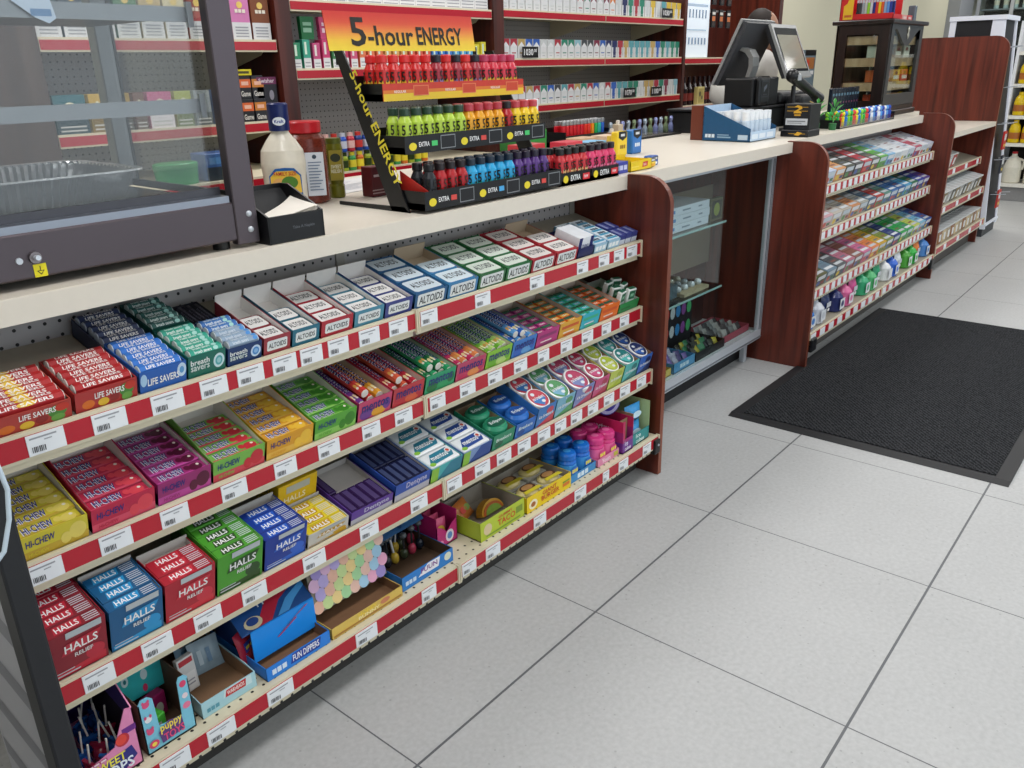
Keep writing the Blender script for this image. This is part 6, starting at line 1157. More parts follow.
# bay 3
b = MB(); b.box(0, 0.37, 0, 0.05, 0, 0.46, P('#e8eef4', 0.3)); b.box(0.008, 0.362, -0.001, 0, 0.008, 0.452, P('#dfe9f2', 0.3, emit=0.55, var=0.02))
rnd = random.Random(5)
b.art((0.008, -0.001, 0.008), X1, Z1, 0.354, 0.444, [('r', 0.06, 0.72, 0.94, 0.76, '#b8cce0')] + [('r', 0.05 + 0.13 * k, 0.56, 0.10 + 0.13 * k, 0.68, '#7c90a8') for k in range(7)] + [('r', 0.05 + 0.13 * k, 0.18, 0.11 + 0.13 * k, 0.28, '#8ca0b8') for k in range(7)] + [('r', 0.1, 0.38, 0.9, 0.40, '#c4d8e8')])
o = b.build('lit_sign'); tag(o, 'white backlit product sign standing on the far back shelf', 'sign'); placeW(o, (3.375, 2.02, 1.293))
for i in range(6):
    r_, c_ = i // 3, i % 3
    if i == 0:
        b = MB(); b.box(-0.03, 0.03, 0, 0.012, 0, 0.12, P('#1c1a1c', 0.4)); b.art((-0.03, 0, 0), X1, Z1, 0.06, 0.12, [('r', 0.1, 0.35, 0.9, 0.62, '#c8703c'), ('r', 0.1, 0.7, 0.9, 0.85, '#d8d4cc'), ('r', 0.2, 0.1, 0.8, 0.3, '#3c2c28')]); b.cyl((0, 0.012, 0.115), (0, 0.30, 0.115), 0.003, ALU, 6)
        s_ = tag(b.build('hanging_pack'), 'x', 'packet'); o = s_
    else: o = dup(s_)
    placeW(o, (3.93 + c_ * 0.12, 2.08, 1.50 + r_ * 0.15), label='black and orange pack on a hook, %s row, %s' % (('lower', 'upper')[r_], ('left', 'middle', 'right')[c_]), group='hanging packs on the cherry shelving')
for i in range(8):
    if i == 0:
        b = MB(); b.lathe([(0.026, 0), (0.028, 0.004), (0.028, 0.11), (0.012, 0.15), (0.011, 0.19), (0.001, 0.191)], P('#241014', 0.15), 14); b.lathe([(0.0283, 0.03), (0.0284, 0.031), (0.0284, 0.08), (0.0283, 0.081)], P('#7c2c24', 0.4), 14)
        s_ = tag(b.build('dark_bottle'), 'x', 'bottle'); o = s_
    else: o = dup(s_)
    placeW(o, (3.42 + i * 0.075, 2.06, 0.981), label='dark bottle with a red label below the lit sign, %s from left' % ORD[i], group='dark bottles below the lit sign')
o = carton(0.10, 0.12, 0.03, '#c8b878', [('r', 0.1, 0.1, 0.9, 0.9, '#a89858'), ('e', 0.35, 0.6, 0.15, 0.15, '#4c4430'), ('e', 0.65, 0.4, 0.12, 0.12, '#5c5438')], 'small_tin'); tag(o, 'small yellow tin below the lit sign left of the cashier', 'tin'); placeW(o, (3.62, 2.012, 0.981))

# ================= ON THE COUNTER, MIDDLE =================
lr = empty('lighter_rack', 'black stepped rack of coloured lighters on the rear of the counter', 'lighter rack', (0.735, 1.075, CZ))
b = MB(); b.box(0, 0.315, 0, 0.10, 0, 0.02, BLACK).box(0, 0.315, 0, 0.003, 0, 0.045, BLACK).box(0, 0.003, 0, 0.10, 0, 0.06, BLACK).box(0.312, 0.315, 0, 0.10, 0, 0.06, BLACK).box(0, 0.315, 0.097, 0.1, 0, 0.075, BLACK); b.build('rack', lr)
_l = {}
for i, (c, nm) in enumerate([('#c8202c', 'red')] * 6 + [('#d83424', 'scarlet')] * 2 + [('#e88c1c', 'orange'), ('#28a850', 'green'), ('#30b0a0', 'turquoise'), ('#2c60c0', 'blue')]):
    for j in (0, 1):
        if c not in _l:
            rt = empty('lighter', 'x', 'lighter'); MB().rbox(-0.010, 0.010, -0.006, 0.006, 0, 0.062, P(c, 0.15), 0.003, 2).build('body', rt); MB().rbox(-0.0095, 0.0095, -0.0058, 0.0058, 0.0625, 0.080, P('#b8babc', 0.3, 0.8), 0.002, 1).build('cap', rt); _l[c] = rt; o = rt
        else: o = dup(_l[c])
        placeW(o, (0.735 + 0.018 + i * 0.0253, 1.100 + j * 0.035, CZ + 0.0205 + 0.012 * j * 0), label='%s lighter in the black rack, %s row, place %s' % (nm, ('front', 'back')[j], ORD[i]), group='lighters in the black rack')
wb_ = empty('bottle_display', 'green edged display of white bottles behind the energy shot rack', 'display box', (0.43, 1.06, CZ))
b = MB(); b.box(0, 0.16, 0, 0.10, 0, 0.085, P('#3c7c3c', 0.4)); b.art((0, 0, 0), X1, Z1, 0.16, 0.085, [('r', 0, 0.5, 1, 0.95, '#2c8c3c'), ('t', 'PURE ENERGY', 0.08, 0.62, 0.92, 0.84, '#e0ecd8')]); b.build('box', wb_)
for i in range(4):
    if i == 0:
        rt = empty('white_bottle', 'x', 'bottle'); MB().lathe([(0.015, 0), (0.017, 0.003), (0.017, 0.05), (0.016, 0.052)], P('#d8e4d8', 0.3), 14).build('bottle', rt); MB().lathe([(0.0155, 0.052), (0.0165, 0.054), (0.0165, 0.105), (0.015, 0.108), (0.001, 0.108)], P('#eceef0', 0.3), 14).build('cap', rt); o = rt
    else: o = dup(rt)
    placeW(o, (0.45 + i * 0.038, 1.10, CZ + 0.0855), label='white capped bottle on the green display, %s from left' % ORD[i], group='white bottles on the green display')
tr = MB(); tr.box(0, 0.56, 0, 0.09, 0, 0.008, BLACK).box(0, 0.56, 0, 0.003, 0, 0.026, PLASTIC).box(0, 0.56, 0.087, 0.09, 0, 0.03, BLACK); o = tr.build('glassware_tray'); tag(o, 'long shallow black tray of small glass pieces at the rear of the counter', 'tray'); placeW(o, (1.02, 1.02, CZ))
for i in range(12):
    if i < 3:
        c = ('#8c98a4', '#6c7c5c', '#7c84b0')[i]
        b = MB(); b.lathe([(0.011, 0), (0.013, 0.006), (0.012, 0.03), (0.006, 0.045), (0.010, 0.062), (0.007, 0.072), (0.001, 0.073)], P(c, 0.1, 0.3, var=0.5), 12); _l[i] = tag(b.build('glass_pipe'), 'x', 'glass piece'); o = _l[i]
    else: o = dup(_l[i % 3])
    placeW(o, (1.045 + i * 0.0465, 1.065, CZ + 0.0088), label='small %s glass piece in the long black tray, place %s' % (('silver', 'olive', 'violet')[i % 3], ORD[i]), group='glass pieces in the long black tray')
for i, x in enumerate((0.93, 0.975)):
    b = MB(); b.rbox(-0.018, 0.018, 0, 0.03, 0, 0.05 + 0.03 * i, P(('#8c6c50', '#b8a890')[i], 0.4), 0.002, 1); b.lathe([(0.008, 0.05 + 0.03 * i), (0.008, 0.065 + 0.03 * i), (0.001, 0.066 + 0.03 * i)], P('#d8d0c4', 0.4), 10, cy=0.015); b.art((-0.018, 0, 0), X1, Z1, 0.036, 0.05, [('r', 0.15, 0.2, 0.85, 0.8, '#e0d4c4')]); o = b.build('brown_bottle'); tag(o, '%s squat bottle right of the lighter rack' % ('brown', 'beige')[i], 'bottle'); placeW(o, (x, 0.97, CZ))
for i, (x, y, c, nm, w_, h_) in enumerate(((0.62, 0.92, '#c8a888', 'tan', 0.11, 0.05), (0.76, 0.90, '#d8c0a8', 'beige', 0.10, 0.05), (0.36, 0.80, '#c83c4c', 'red', 0.10, 0.06), (0.20, 0.86, '#b8343c', 'dark red', 0.12, 0.06), (0.50, 0.80, '#7cb8dc', 'pale blue', 0.11, 0.05), (0.72, 0.80, '#d8b848', 'gold', 0.05, 0.055), (0.78, 0.80, '#344c8c', 'navy', 0.05, 0.055))):
    o = carton(w_, h_, 0.07, c, [('r', 0.08, 0.2, 0.92, 0.5, '#e8e4dc'), ('r', 0.1, 0.65, 0.7, 0.8, '#8c3c34')], 'counter_box'); tag(o, 'small %s box among the goods on the counter behind the shots' % nm, 'box'); placeW(o, (x, y, CZ))
# blue and white display carton
bd = empty('bottle_carton', 'blue sided white display carton with slanted front on the counter', 'display box', (1.285, 0.545, CZ))
b = MB(); W, D, H = 0.255, 0.215, 0.140; bl = P('#1c5078', 0.4); wh = P('#b8d0e8', 0.4)
b.box(0, W, 0, D, 0, 0.003, wh).box(0, W, 0, 0.002, 0, 0.040, wh)
for x in (0, W - 0.002): b.prism([(0, 0), (D, 0), (D, H), (0, 0.052)], 'x', x, x + 0.002, bl)
b.box(0, W, D - 0.002, D, 0, H, wh).box(0.002, W - 0.002, D - 0.03, D - 0.028, 0.003, 0.06, P('#e0d8d0', 0.5))
b.art((0, D, 0), (0, -1, 0), Z1, D, H, [('t', 'MUNDET', 0.06, 0.10, 0.26, 0.2, '#d8e4ec'), ('r', 0.32, 0.1, 0.6, 0.14, '#8cacc4'), ('r', 0.32, 0.17, 0.56, 0.2, '#8cacc4'), ('r', 0.75, 0.06, 0.95, 0.2, '#b8ccdc')])
b.art((0, 0, 0), X1, Z1, W, 0.04, [('t', 'aqua clean', 0.06, 0.25, 0.9, 0.75, '#dce8f4')]); b.build('carton', bd)
n0 = None
for j in range(4):
    for i in range(6):
        if n0 is None:
            rt = empty('white_vial', 'x', 'bottle'); MB().lathe([(0.014, 0), (0.0165, 0.002), (0.0165, 0.075), (0.013, 0.078)], P('#c4d4e4', 0.3), 12).build('bottle', rt); MB().lathe([(0.013, 0.078), (0.015, 0.079), (0.015, 0.112), (0.001, 0.113)], P('#e8ecf0', 0.3), 12).build('cap', rt); n0 = rt; o = rt
        else: o = dup(n0)
        placeW(o, (1.305 + i * 0.0425, 0.578 + j * 0.040, CZ + 0.004), label='white capped vial in the blue sided carton, %s row, %s across' % (ORD[j], ORD[i]), group='white vials in the blue sided carton')
o = carton(0.03, 0.14, 0.06, '#6c3424', [('r', 0.1, 0.1, 0.9, 0.3, '#c8942c'), ('r', 0.1, 0.4, 0.9, 0.9, '#4c2018')], 'snack_packet'); tag(o, 'narrow brown and orange packet behind the blue sided carton', 'packet'); placeW(o, (1.30, 0.765, CZ))
# black box with gold mark
b = MB(); b.rbox(0, 0.12, 0, 0.115, 0, 0.135, P('#141416', 0.3), 0.002, 1); b.rbox(-0.015, 0.12, -0.004, 0.119, 0, 0.028, P('#18181a', 0.3), 0.002, 1)
b.art((0, 0.115, 0), (0, -1, 0), Z1, 0.115, 0.135, [('r', 0.08, 0.36, 0.92, 0.56, '#c4c8cc'), ('r', 0.14, 0.46, 0.84, 0.49, '#6c7074'), ('r', 0.14, 0.41, 0.7, 0.43, '#6c7074'), ('r', 0.1, 0.90, 0.9, 0.915, '#c8982c'), ('r', 0.1, 0.78, 0.9, 0.795, '#c8982c'), ('p', [(0.36, 0.9), (0.5, 0.97), (0.66, 0.93), (0.68, 0.86), (0.54, 0.80), (0.66, 0.76), (0.66, 0.72), (0.36, 0.72), (0.38, 0.78), (0.56, 0.86), (0.5, 0.9)], '#d8a42c'), ('r', 0.4, 0.64, 0.64, 0.69, '#c8982c')])
b.art((-0.015, 0.119, 0), (0, -1, 0), Z1, 0.123, 0.028, [('p', [(0.5, 0.3), (0.62, 0.8), (0.8, 0.6), (0.66, 0.2)], '#d8a42c'), ('r', 0.3, 0.45, 0.9, 0.52, '#c8982c')])
o = b.build('rolling_paper_box'); tag(o, 'black box with a gold mark at the counter edge', 'box'); placeW(o, (1.63, 0.436, CZ))
b = MB(); pts = []
for k in range(13):
    a = math.pi * k / 12; pts.append((1.80 + 0.0 * k, 0.50 - 0.035 * math.sin(a) * 1.0, CZ + 0.135 - 0.12 * (k / 12) + 0.02 * math.sin(a)))
b.tube([(1.76, 0.49, CZ + 0.1405)] + pts, 0.003, P('#b89c5c', 0.4), 7); o = b.build('charging_cable'); tag(o, 'tan cable arching over the side of the black gold-marked box', 'cable')

# ---- point of sale terminal ----
pos = empty('cash_register', 'black point of sale terminal with two tilted screens back to back', 'cash register', (0, 0, 0))
MB().rbox(1.62, 2.28, 0.80, 1.118, CZ, CZ + 0.095, P('#17181a', 0.5), 0.004, 1).build('cash_drawer', pos)
MB().rbox(1.60, 2.36, 0.79, 1.118, CZ + 0.0965, CZ + 0.108, P('#202124', 0.35), 0.004, 2).build('drawer_lid', pos)
b = MB(); b.rbox(1.84, 2.14, 0.80, 0.945, CZ + 0.109, CZ + 0.238, P('#141517', 0.45), 0.008, 2); b.build('printer', pos)
b = MB(); b.rbox(1.865, 1.985, 0.775, 0.799, CZ + 0.112, CZ + 0.245, P('#1a1b1e', 0.35), 0.018, 3); b.art((1.885, 0.775, CZ + 0.15), X1, Z1, 0.08, 0.075, [('r', 0, 0, 1, 1, '#33363a'), ('r', 0.08, 0.1, 0.92, 0.92, '#0c0d0f'), ('p', [(0.3, 0.3), (0.7, 0.6), (0.7, 0.8), (0.3, 0.6)], '#5c6470'), ('r', 0.2, 0.15, 0.8, 0.2, '#44484c')]); b.build('card_reader', pos)
# cashier side monitor, top leaning to the customer
def slab(x0, x1, ptop, pbot, th, mat, bev=None):
    """ptop, pbot are (y, z); thickness th on the side given by its sign along the normal"""
    d = Vector((0, ptop[0] - pbot[0], ptop[1] - pbot[1])).normalized(); n = Vector((0, -d.z, d.y)) * th
    b = MB(); b.prism([pbot, ptop, (ptop[0] + n.y, ptop[1] + n.z), (pbot[0] + n.y, pbot[1] + n.z)], 'x', x0, x1, mat); return b, d, n
b, d, n = slab(1.95, 2.31, (0.918, 1.440), (1.052, 1.160), 0.020, P('#3a3c40', 0.45)); b.build('back_housing', pos)
b, d, n = slab(1.945, 2.315, (0.922, 1.446), (1.056, 1.154), -0.014, P('#a9abac', 0.35, 0.5)); b.build('bezel', pos)
# customer display
C0, C1 = (0.885, 1.425), (0.775, 1.178)
b, d, n = slab(2.15, 2.46, C0, C1, 0.014, P('#a4a6a6', 0.35, 0.5)); b.build('bezel', pos)
b, d2, n2 = slab(2.155, 2.455, (C0[0] + .002, C0[1] - .008), (C1[0] + .002, C1[1] + .008), -0.02, P('#2a2b2e', 0.4)); b.build('back_housing', pos)
b = MB(); o_ = Vector((2.168, C1[0] + n.y, C1[1] + n.z)) + d * 0.03
scr = P('#24262a', 0.06, var=0.0)
b.art(tuple(o_), X1, tuple(d), 0.274, 0.222, [('r', 0, 0, 1, 1, '#15171a')], 0.0006); b.mats[0] = scr
b.art(tuple(o_), X1, tuple(d), 0.274, 0.222, [('r', 0.04, 0.06, 0.96, 0.84, '#a9a592')], 0.0012); b.mats[-1] = P('#8f8b7c', 0.12, var=0.02, emit=0.25)  # beige reflection painted on the display glass, with a faint glow
b.art(tuple(Vector(o_) - d * 0.026), X1, tuple(d), 0.274, 0.02, [('r', 0.42, 0.3, 0.58, 0.7, '#e0e0e0')], 0.0006)
b.build('screen', pos)
# curved neck
b = MB(); pr = [(0.895, CZ + 0.239), (0.880, 1.24), (0.882, 1.28), (0.905, 1.315), (0.945, 1.325), (0.955, 1.312), (0.925, 1.30), (0.905, 1.275), (0.902, 1.24), (0.915, CZ + 0.239)]
b.prism(pr, 'x', 2.00, 2.07, P('#8f9190', 0.35, 0.4)); b.build('neck', pos)
MB().rbox(2.18, 2.50, 0.80, 0.96, CZ + 0.109, CZ + 0.165, P('#222326', 0.4), 0.02, 3).build('keyboard_dock', pos)
b = MB(); b.rbox(2.2, 2.42, 0.70, 0.79, CZ, CZ + 0.15, P('#1c1d20', 0.4), 0.02, 3); b.build('pin_pad', pos)
# hand scanner on stand
hs = empty('barcode_scanner', 'black handheld barcode scanner on a stand pointing right', 'scanner', (0, 0, 0))
b = MB(); b.lathe([(0.05, CZ), (0.05, CZ + 0.012), (0.012, CZ + 0.02), (0.010, CZ + 0.20), (0.001, CZ + 0.205)], BLACK, 18, cx=1.93, cy=0.64); b.build('stand', hs)
b = MB(); b.cyl((1.91, 0.64, 1.19), (2.12, 0.62, 1.115), 0.026, P('#17181a', 0.3), 14, 0.020); b.cyl((2.12, 0.62, 1.115), (2.19, 0.612, 1.085), 0.020, P('#17181a', 0.3), 14, 0.027); b.ball((1.905, 0.64, 1.195), 0.032, 0.03, 0.03, P('#17181a', 0.3), 12, 8); b.ball((2.19, 0.611, 1.084), 0.010, 0.01, 0.01, P('#c8b890', 0.2), 8, 5); b.build('scanner_body', hs)
MB().box(1.895, 1.93, 0.607, 0.611, 1.175, 1.20, P('#a8acb0', 0.3)).build('badge', hs)
# basket of bright lighters and trinkets
cols = [('#2cb04c', 'green'), ('#d83c2c', 'red'), ('#e8dc2c', 'neon yellow'), ('#2c7cd8', 'blue'), ('#8cd83c', 'lime'), ('#e87c2c', 'orange'), ('#2c4cb0', 'royal blue'), ('#e4e8f0', 'white'), ('#5c9ce0', 'light blue')]
bk = MB(); bk.box(2.13, 2.98, 0.475, 0.66, CZ, CZ + 0.004, BLACK).box(2.13, 2.98, 0.475, 0.478, CZ, CZ + 0.03, PLASTIC).box(2.13, 2.98, 0.657, 0.66, CZ, CZ + 0.05, BLACK).box(2.13, 2.133, 0.475, 0.66, CZ, CZ + 0.04, BLACK).box(2.977, 2.98, 0.475, 0.66, CZ, CZ + 0.04, BLACK)
o = bk.build('display_tray'); tag(o, 'long clear fronted tray of bright novelty lighters at the counter edge', 'display tray')
_n = {}
for j in (0, 1):
    for i in range(22):
        c, nm = cols[(i + j * 4) % 5] if i < 12 else cols[6 + (i + j) % 3]
        if c not in _n:
            rt = empty('novelty_lighter', 'x', 'lighter'); MB().rbox(-0.013, 0.013, -0.008, 0.008, 0, 0.045, P(c, 0.2), 0.004, 2).build('body', rt); b = MB(); b.ball((0, 0, 0.058), 0.013, 0.010, 0.013, P(c, 0.2), 8, 5); b.build('head', rt); _n[c] = rt; o = rt
        else: o = dup(_n[c])
        placeW(o, (2.155 + i * 0.038, 0.500 + j * 0.05, CZ + 0.0045), (0, 0, rnd.uniform(-.5, .5)), '%s novelty lighter in the long tray, %s row, place %d' % (nm, ('front', 'back')[j], i + 1), 'novelty lighters in the long tray')
        o['label'] = '%s novelty lighter in the long tray, %s row, %s %s' % (nm, ('front', 'back')[j], ORD[i % 11], 'from left' if i < 11 else 'from middle')
# green leafy pens and dark tubes behind the tray
b0_ = None
for i in range(10):
    if b0_ is None:
        b = MB(); b.rbox(-0.020, 0.020, -0.01, 0.01, 0, 0.17, P('#1c2430', 0.25), 0.004, 2); b.art((-0.016, -0.01, 0.02), X1, Z1, 0.032, 0.13, [('r', 0.1, 0.55, 0.5, 0.62, '#8c3c5c'), ('r', 0.1, 0.2, 0.9, 0.24, '#3c5c7c'), ('r', 0.1, 0.85, 0.9, 0.95, '#5c7c8c')]); b0_ = tag(b.build('dark_tube'), 'x', 'packet'); o = b0_
    else: o = dup(b0_)
    placeW(o, (2.58 + i * 0.0425, 0.69, CZ), label='tall dark blue packet standing before the wooden cabinet, %s from left' % ORD[i], group='tall dark packets before the cabinet')
for k, (x, y) in enumerate(((2.07, 0.49), (2.06, 0.565))):
    b = MB(); b.lathe([(0.016, 0), (0.018, 0.03), (0.001, 0.031)], P('#2c6c3c', 0.4), 12)
    for i in range(9):
        a = i * 2.4; r = 0.014 + 0.012 * ((i % 3) / 2); z = 0.06 + 0.009 * i; dx, dy = math.cos(a), math.sin(a)
        b.add([(0, 0, z - 0.03), (dx * r - dy * 0.008, dy * r + dx * 0.008, z), (dx * r * 2.0, dy * r * 2.0, z + 0.01), (dx * r + dy * 0.008, dy * r - dx * 0.008, z)], [(0, 1, 2, 3)], P('#4c9c4c', 0.4, var=0.2))
    o = b.build('leafy_ornament'); tag(o, 'green leaf shaped ornament, %s of two beside the scanner' % ('nearer', 'farther')[k], 'ornament'); placeW(o, (x, y, CZ))
b = MB(); b.box(0, 0.16, 0, 0.02, 0, 0.20, P('#6c7c84', 0.4)); b.art((0, 0, 0), X1, Z1, 0.16, 0.20, [('r', 0.0, 0.85, 1, 1, '#18181c'), ('r', 0.1, 0.5, 0.9, 0.8, '#a86c3c'), ('r', 0.25, 0.35, 0.9, 0.45, '#e0e0e0'), ('e', 0.3, 0.65, 0.15, 0.1, '#c83c2c')]); b.box(0.06, 0.10, 0.0, 0.02, -0.16, 0, BLACK)
b.box(0.03, 0.13, -0.03, 0.06, -0.165, -0.155, BLACK); o = b.build('small_sign_stand'); tag(o, 'small colourful stand sign behind the customer screen', 'sign'); placeW(o, (2.83, 0.95, CZ + 0.1655))

# ---- humidor cabinet ----
hm = empty('wooden_cabinet', 'dark wooden display cabinet with glass sides on the far counter', 'cabinet', (0, 0, 0))
A0, A1, B0, B1, Z0, Z1_ = 3.04, 3.68, 0.575, 0.865, CZ, 1.462
b = MB(); b.rbox(A0 - 0.012, A1 + 0.012, B0 - 0.012, B1 + 0.012, Z0, Z0 + 0.03, ESPRESSO, 0.004, 1).rbox(A0, A1, B0, B1, Z0 + 0.03, Z0 + 0.055, ESPRESSO, 0.002, 1); b.build('base', hm)
MB().rbox(A0 - 0.022, A1 + 0.022, B0 - 0.022, B1 + 0.022, Z1_ - 0.022, Z1_, ESPRESSO, 0.004, 1).build('top', hm)
MB().box(A0 + 0.021, A1 - 0.021, B1 - 0.012, B1 - 0.004, Z0 + 0.056, Z1_ - 0.023, wood_mat('cedar_back', '#8c6c4c', '#b0906c')).box(A0, A1, B1 - 0.004, B1, Z0 + 0.056, Z1_ - 0.023, ESPRESSO).build('back', hm)
b = MB()
for y0, y1 in ((B0, B0 + 0.06), (B1 - 0.06, B1 - 0.013)): b.box(A0, A0 + 0.02, y0, y1, Z0 + 0.055, Z1_ - 0.022, ESPRESSO)
b.box(A0, A0 + 0.02, B0 + 0.06, B1 - 0.06, Z1_ - 0.075, Z1_ - 0.022, ESPRESSO).box(A0, A0 + 0.02, B0 + 0.06, B1 - 0.06, Z0 + 0.055, Z0 + 0.09, ESPRESSO)
b.build('side_frame', hm); b = MB(); b.box(A1 - 0.02, A1, B0, B1 - 0.013, Z0 + 0.055, Z1_ - 0.022, ESPRESSO); b.build('side_frame', hm)
b = MB(); dr = P('#3a3a3a', 0.35, var=0.1)
b.box(A0 + 0.021, A0 + 0.075, B0 - 0.004, B0 + 0.014, Z0 + 0.056, Z1_ - 0.023, dr).box(A1 - 0.075, A1 - 0.021, B0 - 0.004, B0 + 0.014, Z0 + 0.056, Z1_ - 0.023, dr).box(A0 + 0.075, A1 - 0.075, B0 - 0.004, B0 + 0.014, Z0 + 0.056, Z0 + 0.12, dr)
xm = (A0 + A1) / 2; pr = [(A0 + 0.075, Z1_ - 0.023), (A1 - 0.075, Z1_ - 0.023), (A1 - 0.075, Z1_ - 0.10)]
for k in range(13):
    t_ = k / 12; pr.append((A1 - 0.075 - t_ * (A1 - A0 - 0.15), Z1_ - 0.09 - 0.045 * math.cos(2 * math.pi * (t_ - 0.5)) * 1.0))
b.prism(pr, 'y', B0 - 0.004, B0 + 0.014, dr); b.build('door_frame', hm)
MB().box(A0 + 0.07, A1 - 0.07, B0 + 0.004, B0 + 0.007, Z0 + 0.11, Z1_ - 0.05, GLASS).build('door_glass', hm)
MB().box(A0 + 0.008, A0 + 0.011, B0 + 0.07, B1 - 0.07, Z0 + 0.08, Z1_ - 0.08, GLASS).build('side_glass', hm)
b = MB(); b.lathe([(0.002, -0.035), (0.016, -0.015), (0.010, 0), (0.018, 0.018), (0.004, 0.035)], P('#c8c4b4', 0.3, 0.6), 12, sy=0.3); q = b.build('crest', hm); q.location = (xm, B0 - 0.007, Z1_ - 0.065)
for z in (Z0 + 0.14, Z0 + 0.27, Z0 + 0.385):
    MB().box(A0 + 0.022, A1 - 0.022, B0 + 0.02, B1 - 0.014, z, z + 0.045, wood_mat('cedar', '#a8845c', '#c8a882')).build('cedar_shelf', hm)
for i, (x, z, c, nm) in enumerate(((3.16, 1.137, '#c8642c', 'orange'), (3.34, 1.137, '#d8a040', 'amber'), (3.50, 1.137, '#c83c2c', 'red'), (3.14, 1.2665, '#c8ccb8', 'pale'), (3.32, 1.267, '#8c6c4c', 'brown'), (3.48, 1.267, '#b8b09c', 'beige'), (3.16, 1.007, '#c84c24', 'dark orange'), (3.38, 1.007, '#d88c3c', 'light orange'))):
    if z == 1.007: z = 1.0065
    o = carton(0.12, 0.064, 0.10, c, [('r', 0.1, 0.2, 0.9, 0.5, '#e8e0cc'), ('e', 0.5, 0.72, 0.2, 0.15, '#7c2c1c')], 'cigar_box'); tag(o, '%s cigar box inside the dark wooden cabinet, %s level' % (nm, {1.137: 'middle', 1.267: 'upper'}.get(z, 'lowest')), 'cigar box', 'cigar boxes in the cabinet'); placeW(o, (x - 0.05, 0.60, z))
# red tray of colourful lighters on the cabinet
rt_ = MB(); RZ0 = 1.4625; RR = P('#cc2428', 0.35)
TX0, TX1, TY0, TY1 = 3.06, 3.20, 0.575, 0.865
rt_.box(TX0, TX1, TY0, TY1, RZ0, RZ0 + 0.004, RR).box(TX0, TX0 + 0.003, TY0, TY1, RZ0, RZ0 + 0.032, RR).box(TX0, TX1, TY0, TY0 + 0.003, RZ0, RZ0 + 0.026, RR).box(TX1 - 0.003, TX1, TY0, TY1, RZ0, RZ0 + 0.15, RR).box(TX0, TX1, TY1 - 0.003, TY1, RZ0, RZ0 + 0.15, RR).box(TX0, TX0 + 0.003, TY1 - 0.075, TY1, RZ0 + 0.032, RZ0 + 0.15, RR)
rt_.art((TX0, TY1, RZ0), (0, -1, 0), Z1, 0.075, 0.15, [('p', [(0.25, 0.04), (0.95, 0.04), (0.95, 0.8), (0.7, 0.95), (0.5, 0.6), (0.25, 0.5)], '#e8b82c'), ('r', 0.35, 0.12, 0.88, 0.2, '#c8642c')])
o = rt_.build('display_tray'); tag(o, 'red tray of coloured lighters on top of the wooden cabinet', 'display tray')
_n2 = {}
for i in range(14):
    c, nm = (('#2c3034', 'black'), ('#3c4044', 'charcoal'), ('#9ca4ac', 'grey'), ('#b8bcb8', 'pale'), ('#8cc83c', 'lime'), ('#c8ccd0', 'silver'), ('#24307c', 'navy'), ('#c83c34', 'red'), ('#e8c82c', 'yellow'), ('#d85c2c', 'orange'), ('#8ca8c8', 'dusty blue'), ('#5c94d8', 'sky blue'), ('#2c3c94', 'dark blue'), ('#1c2c6c', 'midnight blue'))[i]
    b = MB(); b.rbox(-0.006, 0.006, -0.0065, 0.0065, 0, 0.085, P(c, 0.25), 0.002, 1); b.box(-0.005, 0.005, -0.005, 0.005, 0.085, 0.10, ALU); o = tag(b.build('lighter'), 'x', 'lighter')
    placeW(o, (3.085 + 0.0 * i, TY1 - 0.088 - i * 0.0148, RZ0 + 0.0045), label='%s lighter in the red tray on the cabinet, %s from left' % (nm, ORD[i]), group='lighters in the red tray')
for i, (c, nm) in enumerate((('#d83434', 'red'), ('#d89088', 'pink'), ('#c83c3c', 'dark red'))):
    o = carton(0.09, 0.03, 0.05, c, [('r', 0.2, 0.3, 0.8, 0.7, '#e8c8c0')], 'small_box'); tag(o, 'small %s box at the front of the cabinet top, %s from left' % (nm, ORD[i]), 'box'); placeW(o, (3.215 + i * 0.10, 0.60, RZ0))
b = MB(); b.rbox(0, 0.04, 0, 0.04, 0, 0.09, P('#5c646c', 0.2), 0.004, 1); o = b.build('small_jar'); tag(o, 'small grey glass jar at the right end of the red tray', 'jar'); placeW(o, (3.62, 0.62, RZ0))

